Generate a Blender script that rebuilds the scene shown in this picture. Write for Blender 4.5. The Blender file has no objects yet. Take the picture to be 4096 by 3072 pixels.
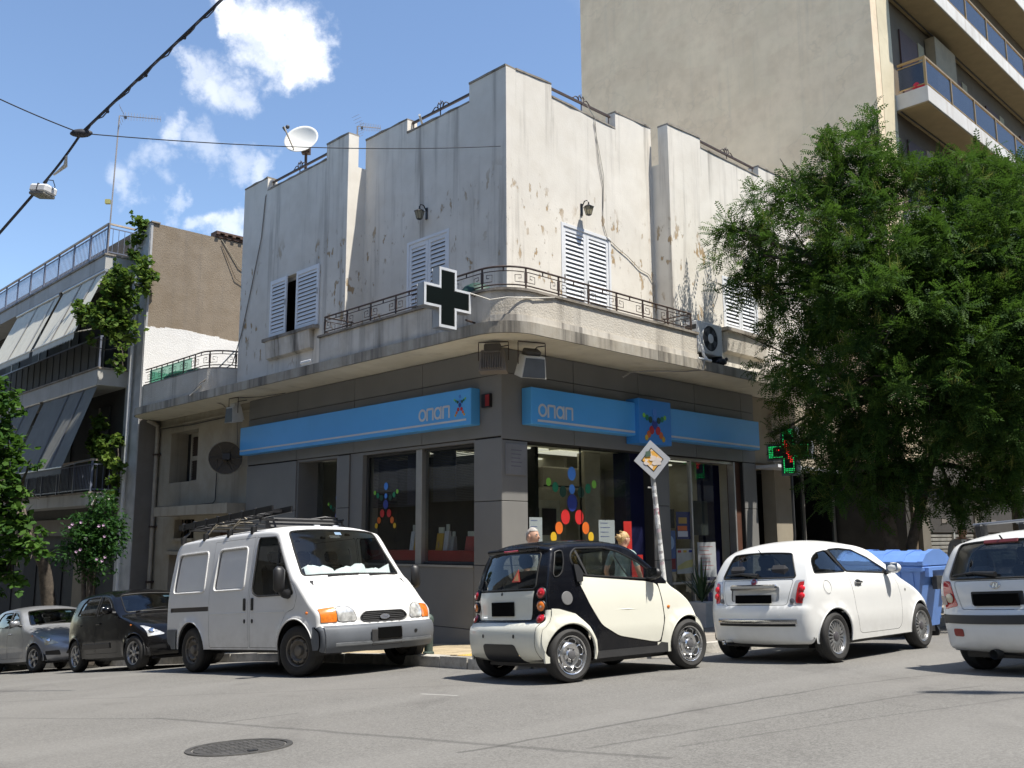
import bpy, math, random
import numpy as np
from mathutils import Matrix, Vector
from mathutils.geometry import delaunay_2d_cdt
random.seed(7); rng = np.random.default_rng(7)
SC = bpy.context.scene
COL = SC.collection
R = math.radians

# ---------------------------------------------------------------- camera
HC, PITCH, ROLL = 0.973, 0.16454, -0.00541
cp, sp = math.cos(PITCH), math.sin(PITCH)
c_, s_ = math.cos(ROLL), math.sin(ROLL)
r0 = Vector((1, 0, 0)); f0 = Vector((0, cp, sp)); u0 = Vector((0, -sp, cp))
r1 = c_*r0+s_*u0; u1 = c_*u0-s_*r0
cam_d = bpy.data.cameras.new('camera'); cam = bpy.data.objects.new('camera', cam_d); COL.objects.link(cam)
cam.matrix_world = Matrix(((r1.x, u1.x, -f0.x, 0), (r1.y, u1.y, -f0.y, 0), (r1.z, u1.z, -f0.z, HC), (0, 0, 0, 1)))
cam_d.sensor_width = 36; cam_d.lens = 3700/4096*36; cam_d.clip_start = .05; cam_d.clip_end = 3000
SC.camera = cam

# ---------------------------------------------------------------- light and sky
SUN_EL, SUN_AZ = R(66), R(120.5)           # azimuth clockwise from +Y
sun_dir = Vector((math.sin(SUN_AZ)*math.cos(SUN_EL), math.cos(SUN_AZ)*math.cos(SUN_EL), math.sin(SUN_EL)))
sd = bpy.data.lights.new('sun', 'SUN'); sd.energy = 4.2; sd.angle = R(.53); sd.color = (1, .95, .86)
sun = bpy.data.objects.new('sun', sd); COL.objects.link(sun)
sun.rotation_euler = (-sun_dir).to_track_quat('-Z', 'Y').to_euler()
SC.view_settings.view_transform = 'Standard'; SC.view_settings.look = 'None'
SC.view_settings.exposure = 0.93; SC.view_settings.gamma = 1; SC.view_settings.use_curve_mapping = False
W = bpy.data.worlds.new('World'); SC.world = W; W.use_nodes = True
nt = W.node_tree; nt.nodes.clear()
def N(t, **k):
    n = nt.nodes.new(t)
    for a, b in k.items(): setattr(n, a, b)
    return n
def lk(a, b): nt.links.new(a, b)
sky = N('ShaderNodeTexSky', sky_type='NISHITA'); sky.sun_disc = False
sky.sun_elevation = SUN_EL; sky.sun_rotation = SUN_AZ; sky.air_density = 1.0; sky.dust_density = .35; sky.ozone_density = 2.4; sky.altitude = 100
bg = N('ShaderNodeBackground'); bg.inputs[1].default_value = .112
out = N('ShaderNodeOutputWorld')
tc = N('ShaderNodeTexCoord')
def pxdir(x, y):     # direction of a sky feature, from its place in the photograph (2212 px wide)
    v = f0+(x*1.8517-2048)/3700*r1-(y*1.8517-1536)/3700*u1
    return v.normalized()
n1 = N('ShaderNodeTexNoise'); n1.inputs['Scale'].default_value = 17; n1.inputs['Detail'].default_value = 7; n1.inputs['Roughness'].default_value = .62
n2 = N('ShaderNodeTexNoise'); n2.inputs['Scale'].default_value = 9; n2.inputs['Detail'].default_value = 5
lk(tc.outputs['Generated'], n1.inputs['Vector']); lk(tc.outputs['Generated'], n2.inputs['Vector'])
dsub = N('ShaderNodeVectorMath', operation='SUBTRACT'); dsub.inputs[1].default_value = (.5, .5, .5); lk(n1.outputs['Color'], dsub.inputs[0])
dsc = N('ShaderNodeVectorMath', operation='SCALE'); dsc.inputs['Scale'].default_value = .11; lk(dsub.outputs[0], dsc.inputs[0])
dad = N('ShaderNodeVectorMath', operation='ADD'); lk(tc.outputs['Generated'], dad.inputs[0]); lk(dsc.outputs[0], dad.inputs[1])
prev = None
for (x, y, ra, w) in [(560, 62, .031, 1.1), (605, 90, .036, 1.15), (650, 120, .030, 1.1), (625, 140, .027, 1.0), (505, 42, .019, .95), (560, 100, .026, .8), (470, 170, .028, .62), (520, 190, .022, .6), (425, 150, .018, .5),
                      (400, 285, .020, .5), (450, 310, .022, .42), (515, 345, .022, .5), (560, 365, .022, .7), (340, 345, .02, .32), (265, 370, .025, .36), (280, 405, .02, .38), (385, 430, .014, .38), (455, 490, .016, .5), (505, 500, .022, .7), (380, 470, .014, .3),
                      (1500, -200, .12, .8), (-500, 100, .10, .8), (300, -500, .13, .7)]:
    d = N('ShaderNodeVectorMath', operation='DISTANCE'); lk(dad.outputs[0], d.inputs[0]); d.inputs[1].default_value = pxdir(x, y)
    m = N('ShaderNodeMapRange', interpolation_type='SMOOTHSTEP'); lk(d.outputs['Value'], m.inputs[0])
    m.inputs[1].default_value = ra*.25; m.inputs[2].default_value = ra*1.25; m.inputs[3].default_value = w; m.inputs[4].default_value = 0
    if prev is None: prev = m.outputs[0]
    else:
        q = N('ShaderNodeMath', operation='MAXIMUM'); lk(prev, q.inputs[0]); lk(m.outputs[0], q.inputs[1]); prev = q.outputs[0]
mr = N('ShaderNodeMapRange'); lk(n2.outputs['Fac'], mr.inputs[0]); mr.inputs[1].default_value = .3; mr.inputs[2].default_value = .62; mr.inputs[3].default_value = .55; mr.inputs[4].default_value = 1.05
mu = N('ShaderNodeMath', operation='MULTIPLY', use_clamp=True); lk(prev, mu.inputs[0]); lk(mr.outputs[0], mu.inputs[1])
mx = N('ShaderNodeMix', data_type='RGBA'); lk(mu.outputs[0], mx.inputs[0]); lk(sky.outputs[0], mx.inputs[6]); mx.inputs[7].default_value = (6.6, 6.7, 6.9, 1)
lk(mx.outputs[2], bg.inputs[0]); lk(bg.outputs[0], out.inputs[0])

# ---------------------------------------------------------------- helpers
AZ = R(45.53)
L = Vector((-math.cos(AZ), math.sin(AZ), 0)); RD = Vector((math.sin(AZ), math.cos(AZ), 0))
U = Vector((-.0832, 16.1688, 0))
# facade frames: (distance along the street front, distance out of the front, height)
FL = Matrix(((L.x, -RD.x, 0, U.x), (L.y, -RD.y, 0, U.y), (0, 0, 1, 0), (0, 0, 0, 1)))
FR = Matrix(((RD.x, -L.x, 0, U.x), (RD.y, -L.y, 0, U.y), (0, 0, 1, 0), (0, 0, 0, 1)))
def sr(s, r): return U.x+L.x*s+RD.x*r, U.y+L.y*s+RD.y*r
def gh(x, y):
    s = (x-U.x)*L.x+(y-U.y)*L.y
    t = 2*(s-3.5)
    e = (t if t > 30 else math.log1p(math.exp(t)))/2
    return .0406*x-.0577*y-.035*e-.12*math.exp(-((x-6.0)**2/4+(y-10.4)**2/5))

class MB:
    def __init__(s, M=None): s.v = []; s.f = []; s.m = []; s.M = M
    def add(s, vs, fs, m=0, M=None):
        M = M if M is not None else s.M
        b = len(s.v)
        if M is None:
            s.v += [tuple(v) for v in vs]; fl = False
        else:
            s.v += [tuple(M @ Vector(v)) for v in vs]; fl = M.determinant() < 0
        for f in fs:
            f = [i+b for i in f]
            s.f.append(f[::-1] if fl else f); s.m.append(m)
        return s
    def box(s, a, b, m=0, M=None):
        x0, y0, z0 = [min(p, q) for p, q in zip(a, b)]; x1, y1, z1 = [max(p, q) for p, q in zip(a, b)]
        return s.add([(x0,y0,z0),(x1,y0,z0),(x1,y1,z0),(x0,y1,z0),(x0,y0,z1),(x1,y0,z1),(x1,y1,z1),(x0,y1,z1)],
                     [(0,3,2,1),(4,5,6,7),(0,1,5,4),(1,2,6,5),(2,3,7,6),(3,0,4,7)], m, M)
    def cham(s, a, b, c, m=0, M=None):       # box with chamfered edges
        x0, y0, z0 = [min(p, q) for p, q in zip(a, b)]; x1, y1, z1 = [max(p, q) for p, q in zip(a, b)]
        P = []
        for z, k in ((z0, c), (z0+c, 0), (z1-c, 0), (z1, c)):
            P += [(x0+c+k*0,y0+k,z),(x1-c,y0+k,z),(x1-k,y0+c,z),(x1-k,y1-c,z),(x1-c,y1-k,z),(x0+c,y1-k,z),(x0+k,y1-c,z),(x0+k,y0+c,z)]
        F = [tuple(range(7, -1, -1)), tuple(range(24, 32))]
        for r in range(3):
            for i in range(8): F.append((r*8+i, r*8+(i+1) % 8, r*8+8+(i+1) % 8, r*8+8+i))
        return s.add(P, F, m, M)
    def quad(s, a, b, c, d, m=0, M=None): return s.add([a, b, c, d], [(0, 1, 2, 3)], m, M)
    def prism(s, poly, z0, z1, m=0, M=None, ax=2):   # polygon extruded along axis ax
        n = len(poly)
        def P(p, z): return (p[0], p[1], z) if ax == 2 else ((p[0], z, p[1]) if ax == 1 else (z, p[0], p[1]))
        vs = [P(p, z0) for p in poly]+[P(p, z1) for p in poly]
        A = sum(poly[i][0]*poly[(i+1) % n][1]-poly[(i+1) % n][0]*poly[i][1] for i in range(n))
        fs = [tuple(range(n))[::-1], tuple(range(n, 2*n))]+[(i, (i+1) % n, n+(i+1) % n, n+i) for i in range(n)]
        if (A < 0) != (ax == 1): fs = [f[::-1] for f in fs]
        if z1 < z0: fs = [f[::-1] for f in fs]
        return s.add(vs, fs, m, M)
    def tube(s, pts, r, n=6, m=0, M=None, closed=False, caps=True):
        pts = [Vector(p) for p in pts]; k = len(pts)
        rr = r if isinstance(r, (list, tuple)) else [r]*k
        vs = []; fs = []; up = None
        for i, p in enumerate(pts):
            if closed: t = pts[(i+1) % k]-pts[i-1]
            else: t = pts[min(i+1, k-1)]-pts[max(i-1, 0)]
            if t.length < 1e-9: t = Vector((0, 0, 1))
            t.normalize()
            if up is None: up = Vector((0, 0, 1)) if abs(t.z) < .9 else Vector((1, 0, 0))
            a = up-t*up.dot(t)
            if a.length < 1e-5: a = t.orthogonal()
            a.normalize(); up = a; b = t.cross(a)
            for j in range(n):
                th = 2*math.pi*j/n
                vs.append(p+rr[i]*(math.cos(th)*a+math.sin(th)*b))
        for i in range(k if closed else k-1):
            i2 = (i+1) % k
            for j in range(n):
                fs.append((i*n+j, i*n+(j+1) % n, i2*n+(j+1) % n, i2*n+j))
        if caps and not closed: fs += [tuple(range(n))[::-1], tuple(range((k-1)*n, k*n))]
        return s.add(vs, fs, m, M)
    def lathe(s, prof, n=20, m=0, M=None, a0=0, a1=2*math.pi):   # profile (radius, z) about z
        k = len(prof); full = abs(a1-a0-2*math.pi) < 1e-6; nn = n if full else n+1
        vs = [(r*math.cos(a0+(a1-a0)*j/n), r*math.sin(a0+(a1-a0)*j/n), z) for r, z in prof for j in range(nn)]
        fs = []
        for i in range(k-1):
            for j in range(n):
                j2 = (j+1) % nn
                fs.append((i*nn+j, i*nn+j2, (i+1)*nn+j2, (i+1)*nn+j))
        return s.add(vs, fs, m, M)
    def ball(s, c, r, n=12, m=0, M=None, k=8):
        rx, ry, rz = r if isinstance(r, (tuple, list)) else (r, r, r)
        vs = [(c[0]+rx*math.sin(math.pi*i/k)*math.cos(2*math.pi*j/n), c[1]+ry*math.sin(math.pi*i/k)*math.sin(2*math.pi*j/n), c[2]-rz*math.cos(math.pi*i/k)) for i in range(k+1) for j in range(n)]
        fs = [(i*n+j, i*n+(j+1) % n, (i+1)*n+(j+1) % n, (i+1)*n+j) for i in range(k) for j in range(n)]
        return s.add(vs, fs, m, M)
    def disc(s, c, r, n=20, m=0, M=None, ax=1, t=.004):   # thin disc facing +axis in frame
        rx, rz = r if isinstance(r, tuple) else (r, r)
        return s.prism([(c[0]+rx*math.cos(2*math.pi*i/n), c[2]+rz*math.sin(2*math.pi*i/n)) for i in range(n)], c[1], c[1]+t, m, M, ax=1)
    def mesh(s, name, mats, smooth=None):
        me = bpy.data.meshes.new(name); me.from_pydata(s.v, [], s.f)
        for mt in (mats if isinstance(mats, (list, tuple)) else [mats]): me.materials.append(mt)
        if any(s.m): me.polygons.foreach_set('material_index', s.m)
        if smooth is not None:
            me.polygons.foreach_set('use_smooth', [True]*len(s.f))
            if smooth < 179: me.set_sharp_from_angle(angle=R(smooth))
        me.update()
        return me
def link(me, name, parent=None, world=False, label=None):
    o = bpy.data.objects.new(name, me); COL.objects.link(o)
    if parent is not None:
        o.parent = parent
        if world: o.matrix_parent_inverse = parent.matrix_basis.inverted()
    if label: o['label'] = label
    return o
def part(mb, name, mats, parent, world=False, smooth=None, label=None):
    return link(mb.mesh(name, mats, smooth), name, parent, world, label)
def tag(o, label, cat, group=None):
    o['label'] = label; o['category'] = cat
    if group: o['group'] = group
    return o
def thing(name, label, cat, loc=(0, 0, 0), M=None, group=None):
    o = bpy.data.objects.new(name, None); COL.objects.link(o); o.empty_display_size = .3
    if M is not None: o.matrix_basis = M
    else: o.location = loc
    return tag(o, label, cat, group)
def wthing(name, label, cat, loc, group=None):     # root for parts given in world coordinates
    o = thing(name, label, cat, loc, None, group); o.matrix_basis = Matrix.Translation(loc); return o
def solo(mb, name, mats, label, cat, group=None, smooth=None):
    return tag(link(mb.mesh(name, mats, smooth), name), label, cat, group)
def struct(mb, name, mats, smooth=None, kind='structure'):
    o = link(mb.mesh(name, mats, smooth), name); o['kind'] = kind; return o
def rep(mb, name, mats, parent, spots, smooth=None, world=False):   # one mesh, many parts
    me = mb.mesh(name, mats, smooth); r = []
    for p in spots:
        o = link(me, name, parent, world)
        o.matrix_basis = p if isinstance(p, Matrix) else Matrix.Translation(p)
        r.append(o)
    return r
def wallrect(mb, s0, s1, z0, z1, off, holes=(), depth=.15, m=0, mr=None, M=None):
    """front face in a facade frame with rectangular openings and their reveals"""
    ss = sorted({s0, s1, *[h[0] for h in holes], *[h[1] for h in holes]}); zs = sorted({z0, z1, *[h[2] for h in holes], *[h[3] for h in holes]})
    for a, b in zip(ss, ss[1:]):
        for c, d in zip(zs, zs[1:]):
            x, z = (a+b)/2, (c+d)/2
            if any(h[0] < x < h[1] and h[2] < z < h[3] for h in holes): continue
            mb.add([(a, off, c), (b, off, c), (b, off, d), (a, off, d)], [(3, 2, 1, 0)], m, M)
    q = m if mr is None else mr
    for a, b, c, d in holes:
        i = off-depth
        mb.add([(a,off,c),(a,i,c),(a,i,d),(a,off,d)], [(3,2,1,0)], q, M); mb.add([(b,off,c),(b,i,c),(b,i,d),(b,off,d)], [(0,1,2,3)], q, M)
        mb.add([(a,off,d),(a,i,d),(b,i,d),(b,off,d)], [(3,2,1,0)], q, M); mb.add([(a,off,c),(a,i,c),(b,i,c),(b,off,c)], [(0,1,2,3)], q, M)

# ---------------------------------------------------------------- materials
MATS = {}
def newmat(name):
    m = bpy.data.materials.new(name); m.use_nodes = True
    return m, m.node_tree, m.node_tree.nodes['Principled BSDF']
class G:   # tiny node-graph helper
    def __init__(s, t): s.t = t
    def n(s, typ, ins=None, **k):
        n = s.t.nodes.new(typ)
        for a, b in k.items(): setattr(n, a, b)
        for a, b in (ins or {}).items():
            if hasattr(b, 'is_output') or isinstance(b, bpy.types.NodeSocket): s.t.links.new(b, n.inputs[a])
            else: n.inputs[a].default_value = b
        return n
    def noise(s, vec, sc, det=4, ro=.55): return s.n('ShaderNodeTexNoise', {'Vector': vec, 'Scale': sc, 'Detail': det, 'Roughness': ro}).outputs['Fac']
    def scale(s, vec, v): return s.n('ShaderNodeVectorMath', {0: vec, 1: v}, operation='MULTIPLY').outputs[0]
    def ramp(s, f, a, b, c=0., d=1., smooth=True):
        return s.n('ShaderNodeMapRange', {0: f, 1: a, 2: b, 3: c, 4: d}, interpolation_type='SMOOTHSTEP' if smooth else 'LINEAR').outputs[0]
    def math(s, op, a, b=0., clamp=False): return s.n('ShaderNodeMath', {0: a, 1: b}, operation=op, use_clamp=clamp).outputs[0]
    def mix(s, f, a, b, mode='MIX'): return s.n('ShaderNodeMix', {0: f, 6: a, 7: b}, data_type='RGBA', blend_type=mode).outputs[2]
    def link(s, a, b): s.t.links.new(a, b)
def c4(c): return (c[0], c[1], c[2], 1)
def mat(name, col, rough=.6, metal=0, var=.12, vs=3., bump=0, bs=60, spec=.5, coat=0, emit=0, world=True, dirt=0):
    if name in MATS: return MATS[name]
    m, t, b = newmat(name); g = G(t)
    b.inputs['Roughness'].default_value = rough; b.inputs['Metallic'].default_value = metal; b.inputs['Specular IOR Level'].default_value = spec
    b.inputs['Coat Weight'].default_value = coat; b.inputs['Coat Roughness'].default_value = .05
    vec = g.n('ShaderNodeNewGeometry').outputs['Position'] if world else g.n('ShaderNodeTexCoord').outputs['Object']
    f = g.noise(vec, vs)
    v = g.ramp(f, .25, .75, 1-var, 1+var)
    col_o = g.n('ShaderNodeVectorMath', {0: tuple(col), 'Scale': v}, operation='SCALE').outputs[0]
    if dirt:
        d = g.ramp(g.noise(vec, vs*2.3, 6, .65), .5, .75, 0, dirt)
        col_o = g.mix(d, col_o, c4([x*.35+.01 for x in col]))
    g.link(col_o, b.inputs['Base Color'])
    if bump:
        bn = g.n('ShaderNodeBump', {'Height': g.noise(vec, bs, 5), 'Strength': bump, 'Distance': .02}); g.link(bn.outputs[0], b.inputs['Normal'])
    if emit:
        b.inputs['Emission Color'].default_value = c4(col); b.inputs['Emission Strength'].default_value = emit
    MATS[name] = m; return m
def plaster(name, col, streak=.5, peel=0, bump=.25, dark=(.16, .14, .12), grime=.3, zr=(5.0, 7.6), tint=None, bscale=35, lum=None):
    if name in MATS: return MATS[name]
    m, t, b = newmat(name); g = G(t); b.inputs['Roughness'].default_value = .9; b.inputs['Specular IOR Level'].default_value = .15
    P = g.n('ShaderNodeNewGeometry').outputs['Position']
    big = g.noise(P, .45, 4, .6); mid = g.noise(P, 2.2, 6, .65); fine = g.noise(P, 30, 4, .6)
    base = g.mix(g.ramp(big, .3, .7), c4([x*.90 for x in col]), c4([min(1, x*1.05) for x in col]))
    base = g.mix(g.ramp(mid, .35, .7, 0, grime), base, c4([col[0]*.70, col[1]*.66, col[2]*.60]))
    st = g.noise(g.scale(P, (2.6, 2.6, .16)), 1.0, 5, .62)
    st2 = g.noise(g.scale(P, (9, 9, .35)), 1.0, 4, .6)
    sm = g.math('MULTIPLY', g.ramp(st, .50-.06*(streak > .85)-.06*(streak > .96), .72, 0, streak), g.ramp(st2, .3, .65, .35, 1))
    base = g.mix(sm, base, c4(dark))
    hgt = fine
    if 'tower' in name:
        cr = g.ramp(g.math('ABSOLUTE', g.math('SUBTRACT', g.noise(P, .28, 5, .55), .5)), 0, .010, .13, 0); base = g.mix(cr, base, c4([x*.45 for x in col]))
        base = g.mix(g.ramp(g.noise(g.scale(P, (.5, .5, 1.3)), .9, 3, .5), .52, .56, 0, .16), base, c4([min(.9, x*1.15) for x in col]))
    if peel:
        Z = g.n('ShaderNodeSeparateXYZ', {0: P}).outputs[2]
        band = g.math('MULTIPLY', g.ramp(Z, zr[0]-.3, zr[0]+.2), g.ramp(Z, zr[1]-.5, zr[1]+.5, 1, 0))
        cl = g.ramp(g.noise(P, .85, 2), .42, .58)
        fl = g.noise(g.scale(P, (6.2, 6.2, 3.0)), 1.0, 4, .55)
        fm = g.math('MULTIPLY', g.ramp(fl, .615, .63), g.math('MULTIPLY', band, cl))
        fm = g.math('MULTIPLY', fm, peel, True)
        edge = g.math('MULTIPLY', g.ramp(fl, .59, .615), g.math('MULTIPLY', band, cl))
        base = g.mix(g.math('MULTIPLY', edge, .35), base, c4((.12, .10, .08)))
        base = g.mix(fm, base, c4((.40, .29, .17)))
        mold = g.math('MULTIPLY', g.ramp(g.noise(g.scale(P, (14, 14, 9)), 1, 4, .7), .62, .72), g.math('MULTIPLY', g.ramp(g.noise(P, .9, 2), .52, .66), band))
        base = g.mix(g.math('MULTIPLY', mold, .75), base, c4((.05, .045, .04)))
        hgt = g.math('SUBTRACT', fine, g.math('MULTIPLY', fm, 2.5))
    g.link(base, b.inputs['Base Color'])
    bn = g.n('ShaderNodeBump', {'Height': hgt, 'Strength': bump, 'Distance': .012}); g.link(bn.outputs[0], b.inputs['Normal'])
    MATS[name] = m; return m
def glass(name, tint=(.7, .75, .75), refl=.5, rough=.0, haze=None):
    """thin pane: transparent with a mirror coat"""
    if name in MATS: return MATS[name]
    m, t, b = newmat(name); g = G(t); t.nodes.remove(b)
    fc = g.n('ShaderNodeLayerWeight', {'Blend': .5}).outputs['Facing']; fr = g.math('ADD', g.math('MULTIPLY', g.math('POWER', fc, 5.), .95), .045)
    geo = g.n('ShaderNodeNewGeometry')
    nz = g.noise(geo.outputs['Position'], .8, 2)
    bn = g.n('ShaderNodeBump', {'Height': nz, 'Strength': .05, 'Distance': .05})
    tr = g.n('ShaderNodeBsdfTransparent', {'Color': c4(tint)}); gl = g.n('ShaderNodeBsdfGlossy', {'Roughness': rough, 'Color': (1, 1, 1, 1), 'Normal': bn.outputs[0]})
    f = g.math('MULTIPLY', fr, refl*2, True)
    mx = g.n('ShaderNodeMixShader', {0: f, 1: tr.outputs[0], 2: gl.outputs[0]})
    o = t.nodes['Material Output']; sh = mx.outputs[0]
    if haze:
        df = g.n('ShaderNodeBsdfDiffuse', {'Color': c4(haze[:3])}); m2 = g.n('ShaderNodeMixShader', {0: haze[3], 1: sh, 2: df.outputs[0]}); sh = m2.outputs[0]
    g.link(sh, o.inputs[0]); MATS[name] = m; return m
def paint(name, col, rough=.25, coat=.6, dirt=.12, metal=0, spec=.5):
    if name in MATS: return MATS[name]
    m, t, b = newmat(name); g = G(t)
    b.inputs['Metallic'].default_value = metal; b.inputs['Coat Weight'].default_value = coat; b.inputs['Coat Roughness'].default_value = .04; b.inputs['Specular IOR Level'].default_value = spec
    O = g.n('ShaderNodeTexCoord').outputs['Object']
    z = g.n('ShaderNodeSeparateXYZ', {0: O}).outputs[2]
    nz = g.noise(O, 5, 6, .65)
    low = g.ramp(z, .2, .75, 1, .15)
    d = g.math('MULTIPLY', g.ramp(nz, .3, .75, 0, dirt*1.6), low)
    cc = g.mix(g.ramp(g.noise(O, 1.3, 3), .3, .7), c4([x*.96 for x in col]), c4(col))
    g.link(g.mix(d, cc, c4((.23, .20, .165))), b.inputs['Base Color'])
    g.link(g.ramp(nz, .3, .8, rough, rough+.2), b.inputs['Roughness'])
    MATS[name] = m; return m
# ================================================================ materials in use
PW = plaster('old_white_plaster', (.73, .69, .615), .7, 1, grime=.24)
PW2 = plaster('old_white_plaster_plain', (.66, .62, .55), .95, 0, grime=.6, dark=(.10, .09, .08))
PROUGH = plaster('rough_cast', (.58, .54, .47), .7, 0, bump=1.0, bscale=20, grime=.4)
PSLAB = plaster('slab_edge', (.44, .41, .35), .98, 0, dark=(.06, .055, .05), grime=.75)
PSOF = plaster('soffit_cream', (.66, .61, .49), .25, 0, grime=.25, bump=.1)
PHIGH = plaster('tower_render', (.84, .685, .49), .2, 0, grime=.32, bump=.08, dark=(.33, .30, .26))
PSTRIP = plaster('tower_cream', (.66, .58, .41), .15, 0, grime=.2, bump=.08)
PBROWN = plaster('brown_render', (.255, .21, .16), .6, 0, grime=.55, bump=1.1)
PLIME = plaster('white_limewash', (.78, .77, .75), .1, 0, grime=.12, bump=1.2)
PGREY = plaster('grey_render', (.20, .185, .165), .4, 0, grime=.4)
PANNEX = plaster('annex_render', (.37, .335, .27), .5, 0, grime=.45, bump=.15)
PBALC = plaster('balcony_white', (.46, .455, .43), .45, 0, grime=.3, bump=.1)
CLAD = mat('grey_cladding', (.195, .192, .184), .55, var=.05, vs=1.5, spec=.3)
JOINT = mat('dark_joint', (.02, .02, .02), .9)
WMET = mat('white_lacquer', (.72, .73, .74), .45, var=.04)
IRON = mat('rusty_iron', (.055, .035, .028), .6, var=.3, vs=20)
ALU = mat('aluminium', (.45, .44, .42), .4, .7, var=.08)
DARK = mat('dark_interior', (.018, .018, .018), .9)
DARKG = mat('dark_grey_plastic', (.035, .035, .036), .55)
BLACKP = mat('black_plastic', (.012, .012, .013), .45)
WHITE = mat('matt_white', (.75, .75, .73), .6, var=.04)
CREAM = mat('cream_plastic', (.55, .50, .38), .5, var=.05)
GLS = glass('shop_glass', (.86, .88, .87), .45)
GLD = glass('dark_glass', (.25, .27, .28), .55)
NAVY = mat('navy_panel', (.009, .011, .042), .6, spec=.15)
SBLUE = mat('sign_blue', (.085, .37, .78), .4, var=.05, vs=1)
SBLUE2 = mat('sign_blue_deep', (.035, .22, .60), .4, var=.05, vs=1)
SGREY = mat('sign_lettering', (.55, .57, .60), .4, var=.03)
DOT = dict(blue=mat('dot_blue', (.07, .25, .72), .5), navy=mat('dot_navy', (.02, .04, .26), .5), green=mat('dot_green', (.01, .19, .09), .5), dgreen=mat('dot_dark_green', (.008, .05, .03), .5),
           lime=mat('dot_lime', (.22, .55, .06), .5), red=mat('dot_red', (.48, .018, .018), .5), orange=mat('dot_orange', (.62, .13, .015), .5), yellow=mat('dot_yellow', (.60, .38, .02), .5))
WOOD = mat('brown_wood', (.10, .045, .03), .6, var=.2)
REDP = mat('red_panel', (.42, .02, .015), .5)

# ================================================================ road
m, t, b = newmat('asphalt'); g = G(t); b.inputs['Roughness'].default_value = .85; b.inputs['Specular IOR Level'].default_value = .25
P = g.n('ShaderNodeNewGeometry').outputs['Position']
vor = g.n('ShaderNodeTexVoronoi', {'Vector': P, 'Scale': 85.}); agg = g.n('ShaderNodeSeparateColor', {0: vor.outputs['Color']}).outputs[0]
agg2 = g.n('ShaderNodeSeparateColor', {0: g.n('ShaderNodeTexVoronoi', {'Vector': P, 'Scale': 210.}).outputs['Color']}).outputs[1]
a_mix = g.math('ADD', g.math('MULTIPLY', agg, .6), g.math('MULTIPLY', agg2, .4))
base = g.mix(g.ramp(a_mix, .15, .9), c4((.112, .108, .10)), c4((.205, .198, .184)))
big = g.noise(P, .35, 5, .6)
base = g.mix(g.ramp(big, .35, .7, 0, .5), base, c4((.185, .177, .164)))
pat = g.noise(g.scale(P, (1.2, .5, 1)), .8, 6, .7)
base = g.mix(g.ramp(pat, .52, .72, 0, .45), base, c4((.085, .08, .075)))
stn = g.math('MULTIPLY', g.ramp(g.noise(P, .8, 6, .72), .57, .72, 0, .38), g.ramp(g.noise(P, .25, 2), .4, .6)); base = g.mix(stn, base, c4((.07, .066, .06)))
uu = g.n('ShaderNodeVectorMath', {0: P, 1: (-.7006, .7136, 0)}, operation='DOT_PRODUCT').outputs['Value']
base = g.mix(g.math('MULTIPLY', g.ramp(g.noise(g.n('ShaderNodeCombineXYZ', {0: uu}).outputs[0], .75, 2), .45, .62), .22), base, c4((.235, .228, .212)))
# sealed joints: thin dark lines
def lineat(p, q, w):
    d = (q[0]-p[0], q[1]-p[1]); l = math.hypot(*d); nx, ny = -d[1]/l, d[0]/l
    wob = g.math('MULTIPLY', g.math('SUBTRACT', g.noise(P, 1.7, 4, .6), .5), .12)
    dp = g.n('ShaderNodeVectorMath', {0: P, 1: (nx, ny, 0)}, operation='DOT_PRODUCT').outputs['Value']
    e = g.math('ABSOLUTE', g.math('ADD', g.math('SUBTRACT', dp, nx*p[0]+ny*p[1]), wob))
    ln = g.ramp(e, w*.4, w, 1, 0)
    u = g.n('ShaderNodeVectorMath', {0: P, 1: (d[0]/l, d[1]/l, 0)}, operation='DOT_PRODUCT').outputs['Value']
    u0_ = (p[0]*d[0]+p[1]*d[1])/l
    return g.math('MULTIPLY', ln, g.math('MULTIPLY', g.math('GREATER_THAN', u, u0_), g.math('LESS_THAN', u, u0_+l)))
for p, q, w, k in [((-.35, 6.15), (2.6, 8.6), .035, .75), ((2.6, 8.6), (6.5, 11.6), .03, .5), ((.45, 6.1), (4.2, 8.6), .03, .55), ((-3.3, 8.9), (.9, 5.6), .05, .6), ((-6, 9.9), (-3.2, 8.8), .03, .6),
                   ((-2.5, 8.3), (-1.95, 8.75), .025, .8), ((-9, 11.7), (-1, 10.7), .035, .45), ((1.0, 6.0), (5.6, 8.4), .03, .4), ((-1, 10.7), (.4, 10.45), .03, .45)]:
    base = g.mix(g.math('MULTIPLY', lineat(p, q, w), k*.62), base, c4((.035, .033, .032)))
ln = lineat((-.95, 9.95), (-.55, 9.6), .035)
base = g.mix(g.math('MULTIPLY', ln, .5), base, c4((.42, .41, .39)))
g.link(base, b.inputs['Base Color'])
bn = g.n('ShaderNodeBump', {'Height': g.math('ADD', a_mix, g.math('MULTIPLY', g.noise(P, 5, 4), .8)), 'Strength': .35, 'Distance': .012}); g.link(bn.outputs[0], b.inputs['Normal'])
ASPH = m
xs = sorted(set([-300, -150, -80, -50]+list(range(-30, 31, 1))+[50, 80, 150, 300])); ys = sorted(set([-300, -150, -80, -40, -20, -10]+list(range(-4, 46, 1))+[60, 90, 150, 300]))
mb = MB(); mb.v = [(x, y, gh(x, y)) for y in ys for x in xs]; nx = len(xs)
mb.f = [(j*nx+i, j*nx+i+1, (j+1)*nx+i+1, (j+1)*nx+i) for j in range(len(ys)-1) for i in range(nx-1)]; mb.m = [0]*len(mb.f)
struct(mb, 'road', ASPH, 180)

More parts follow.
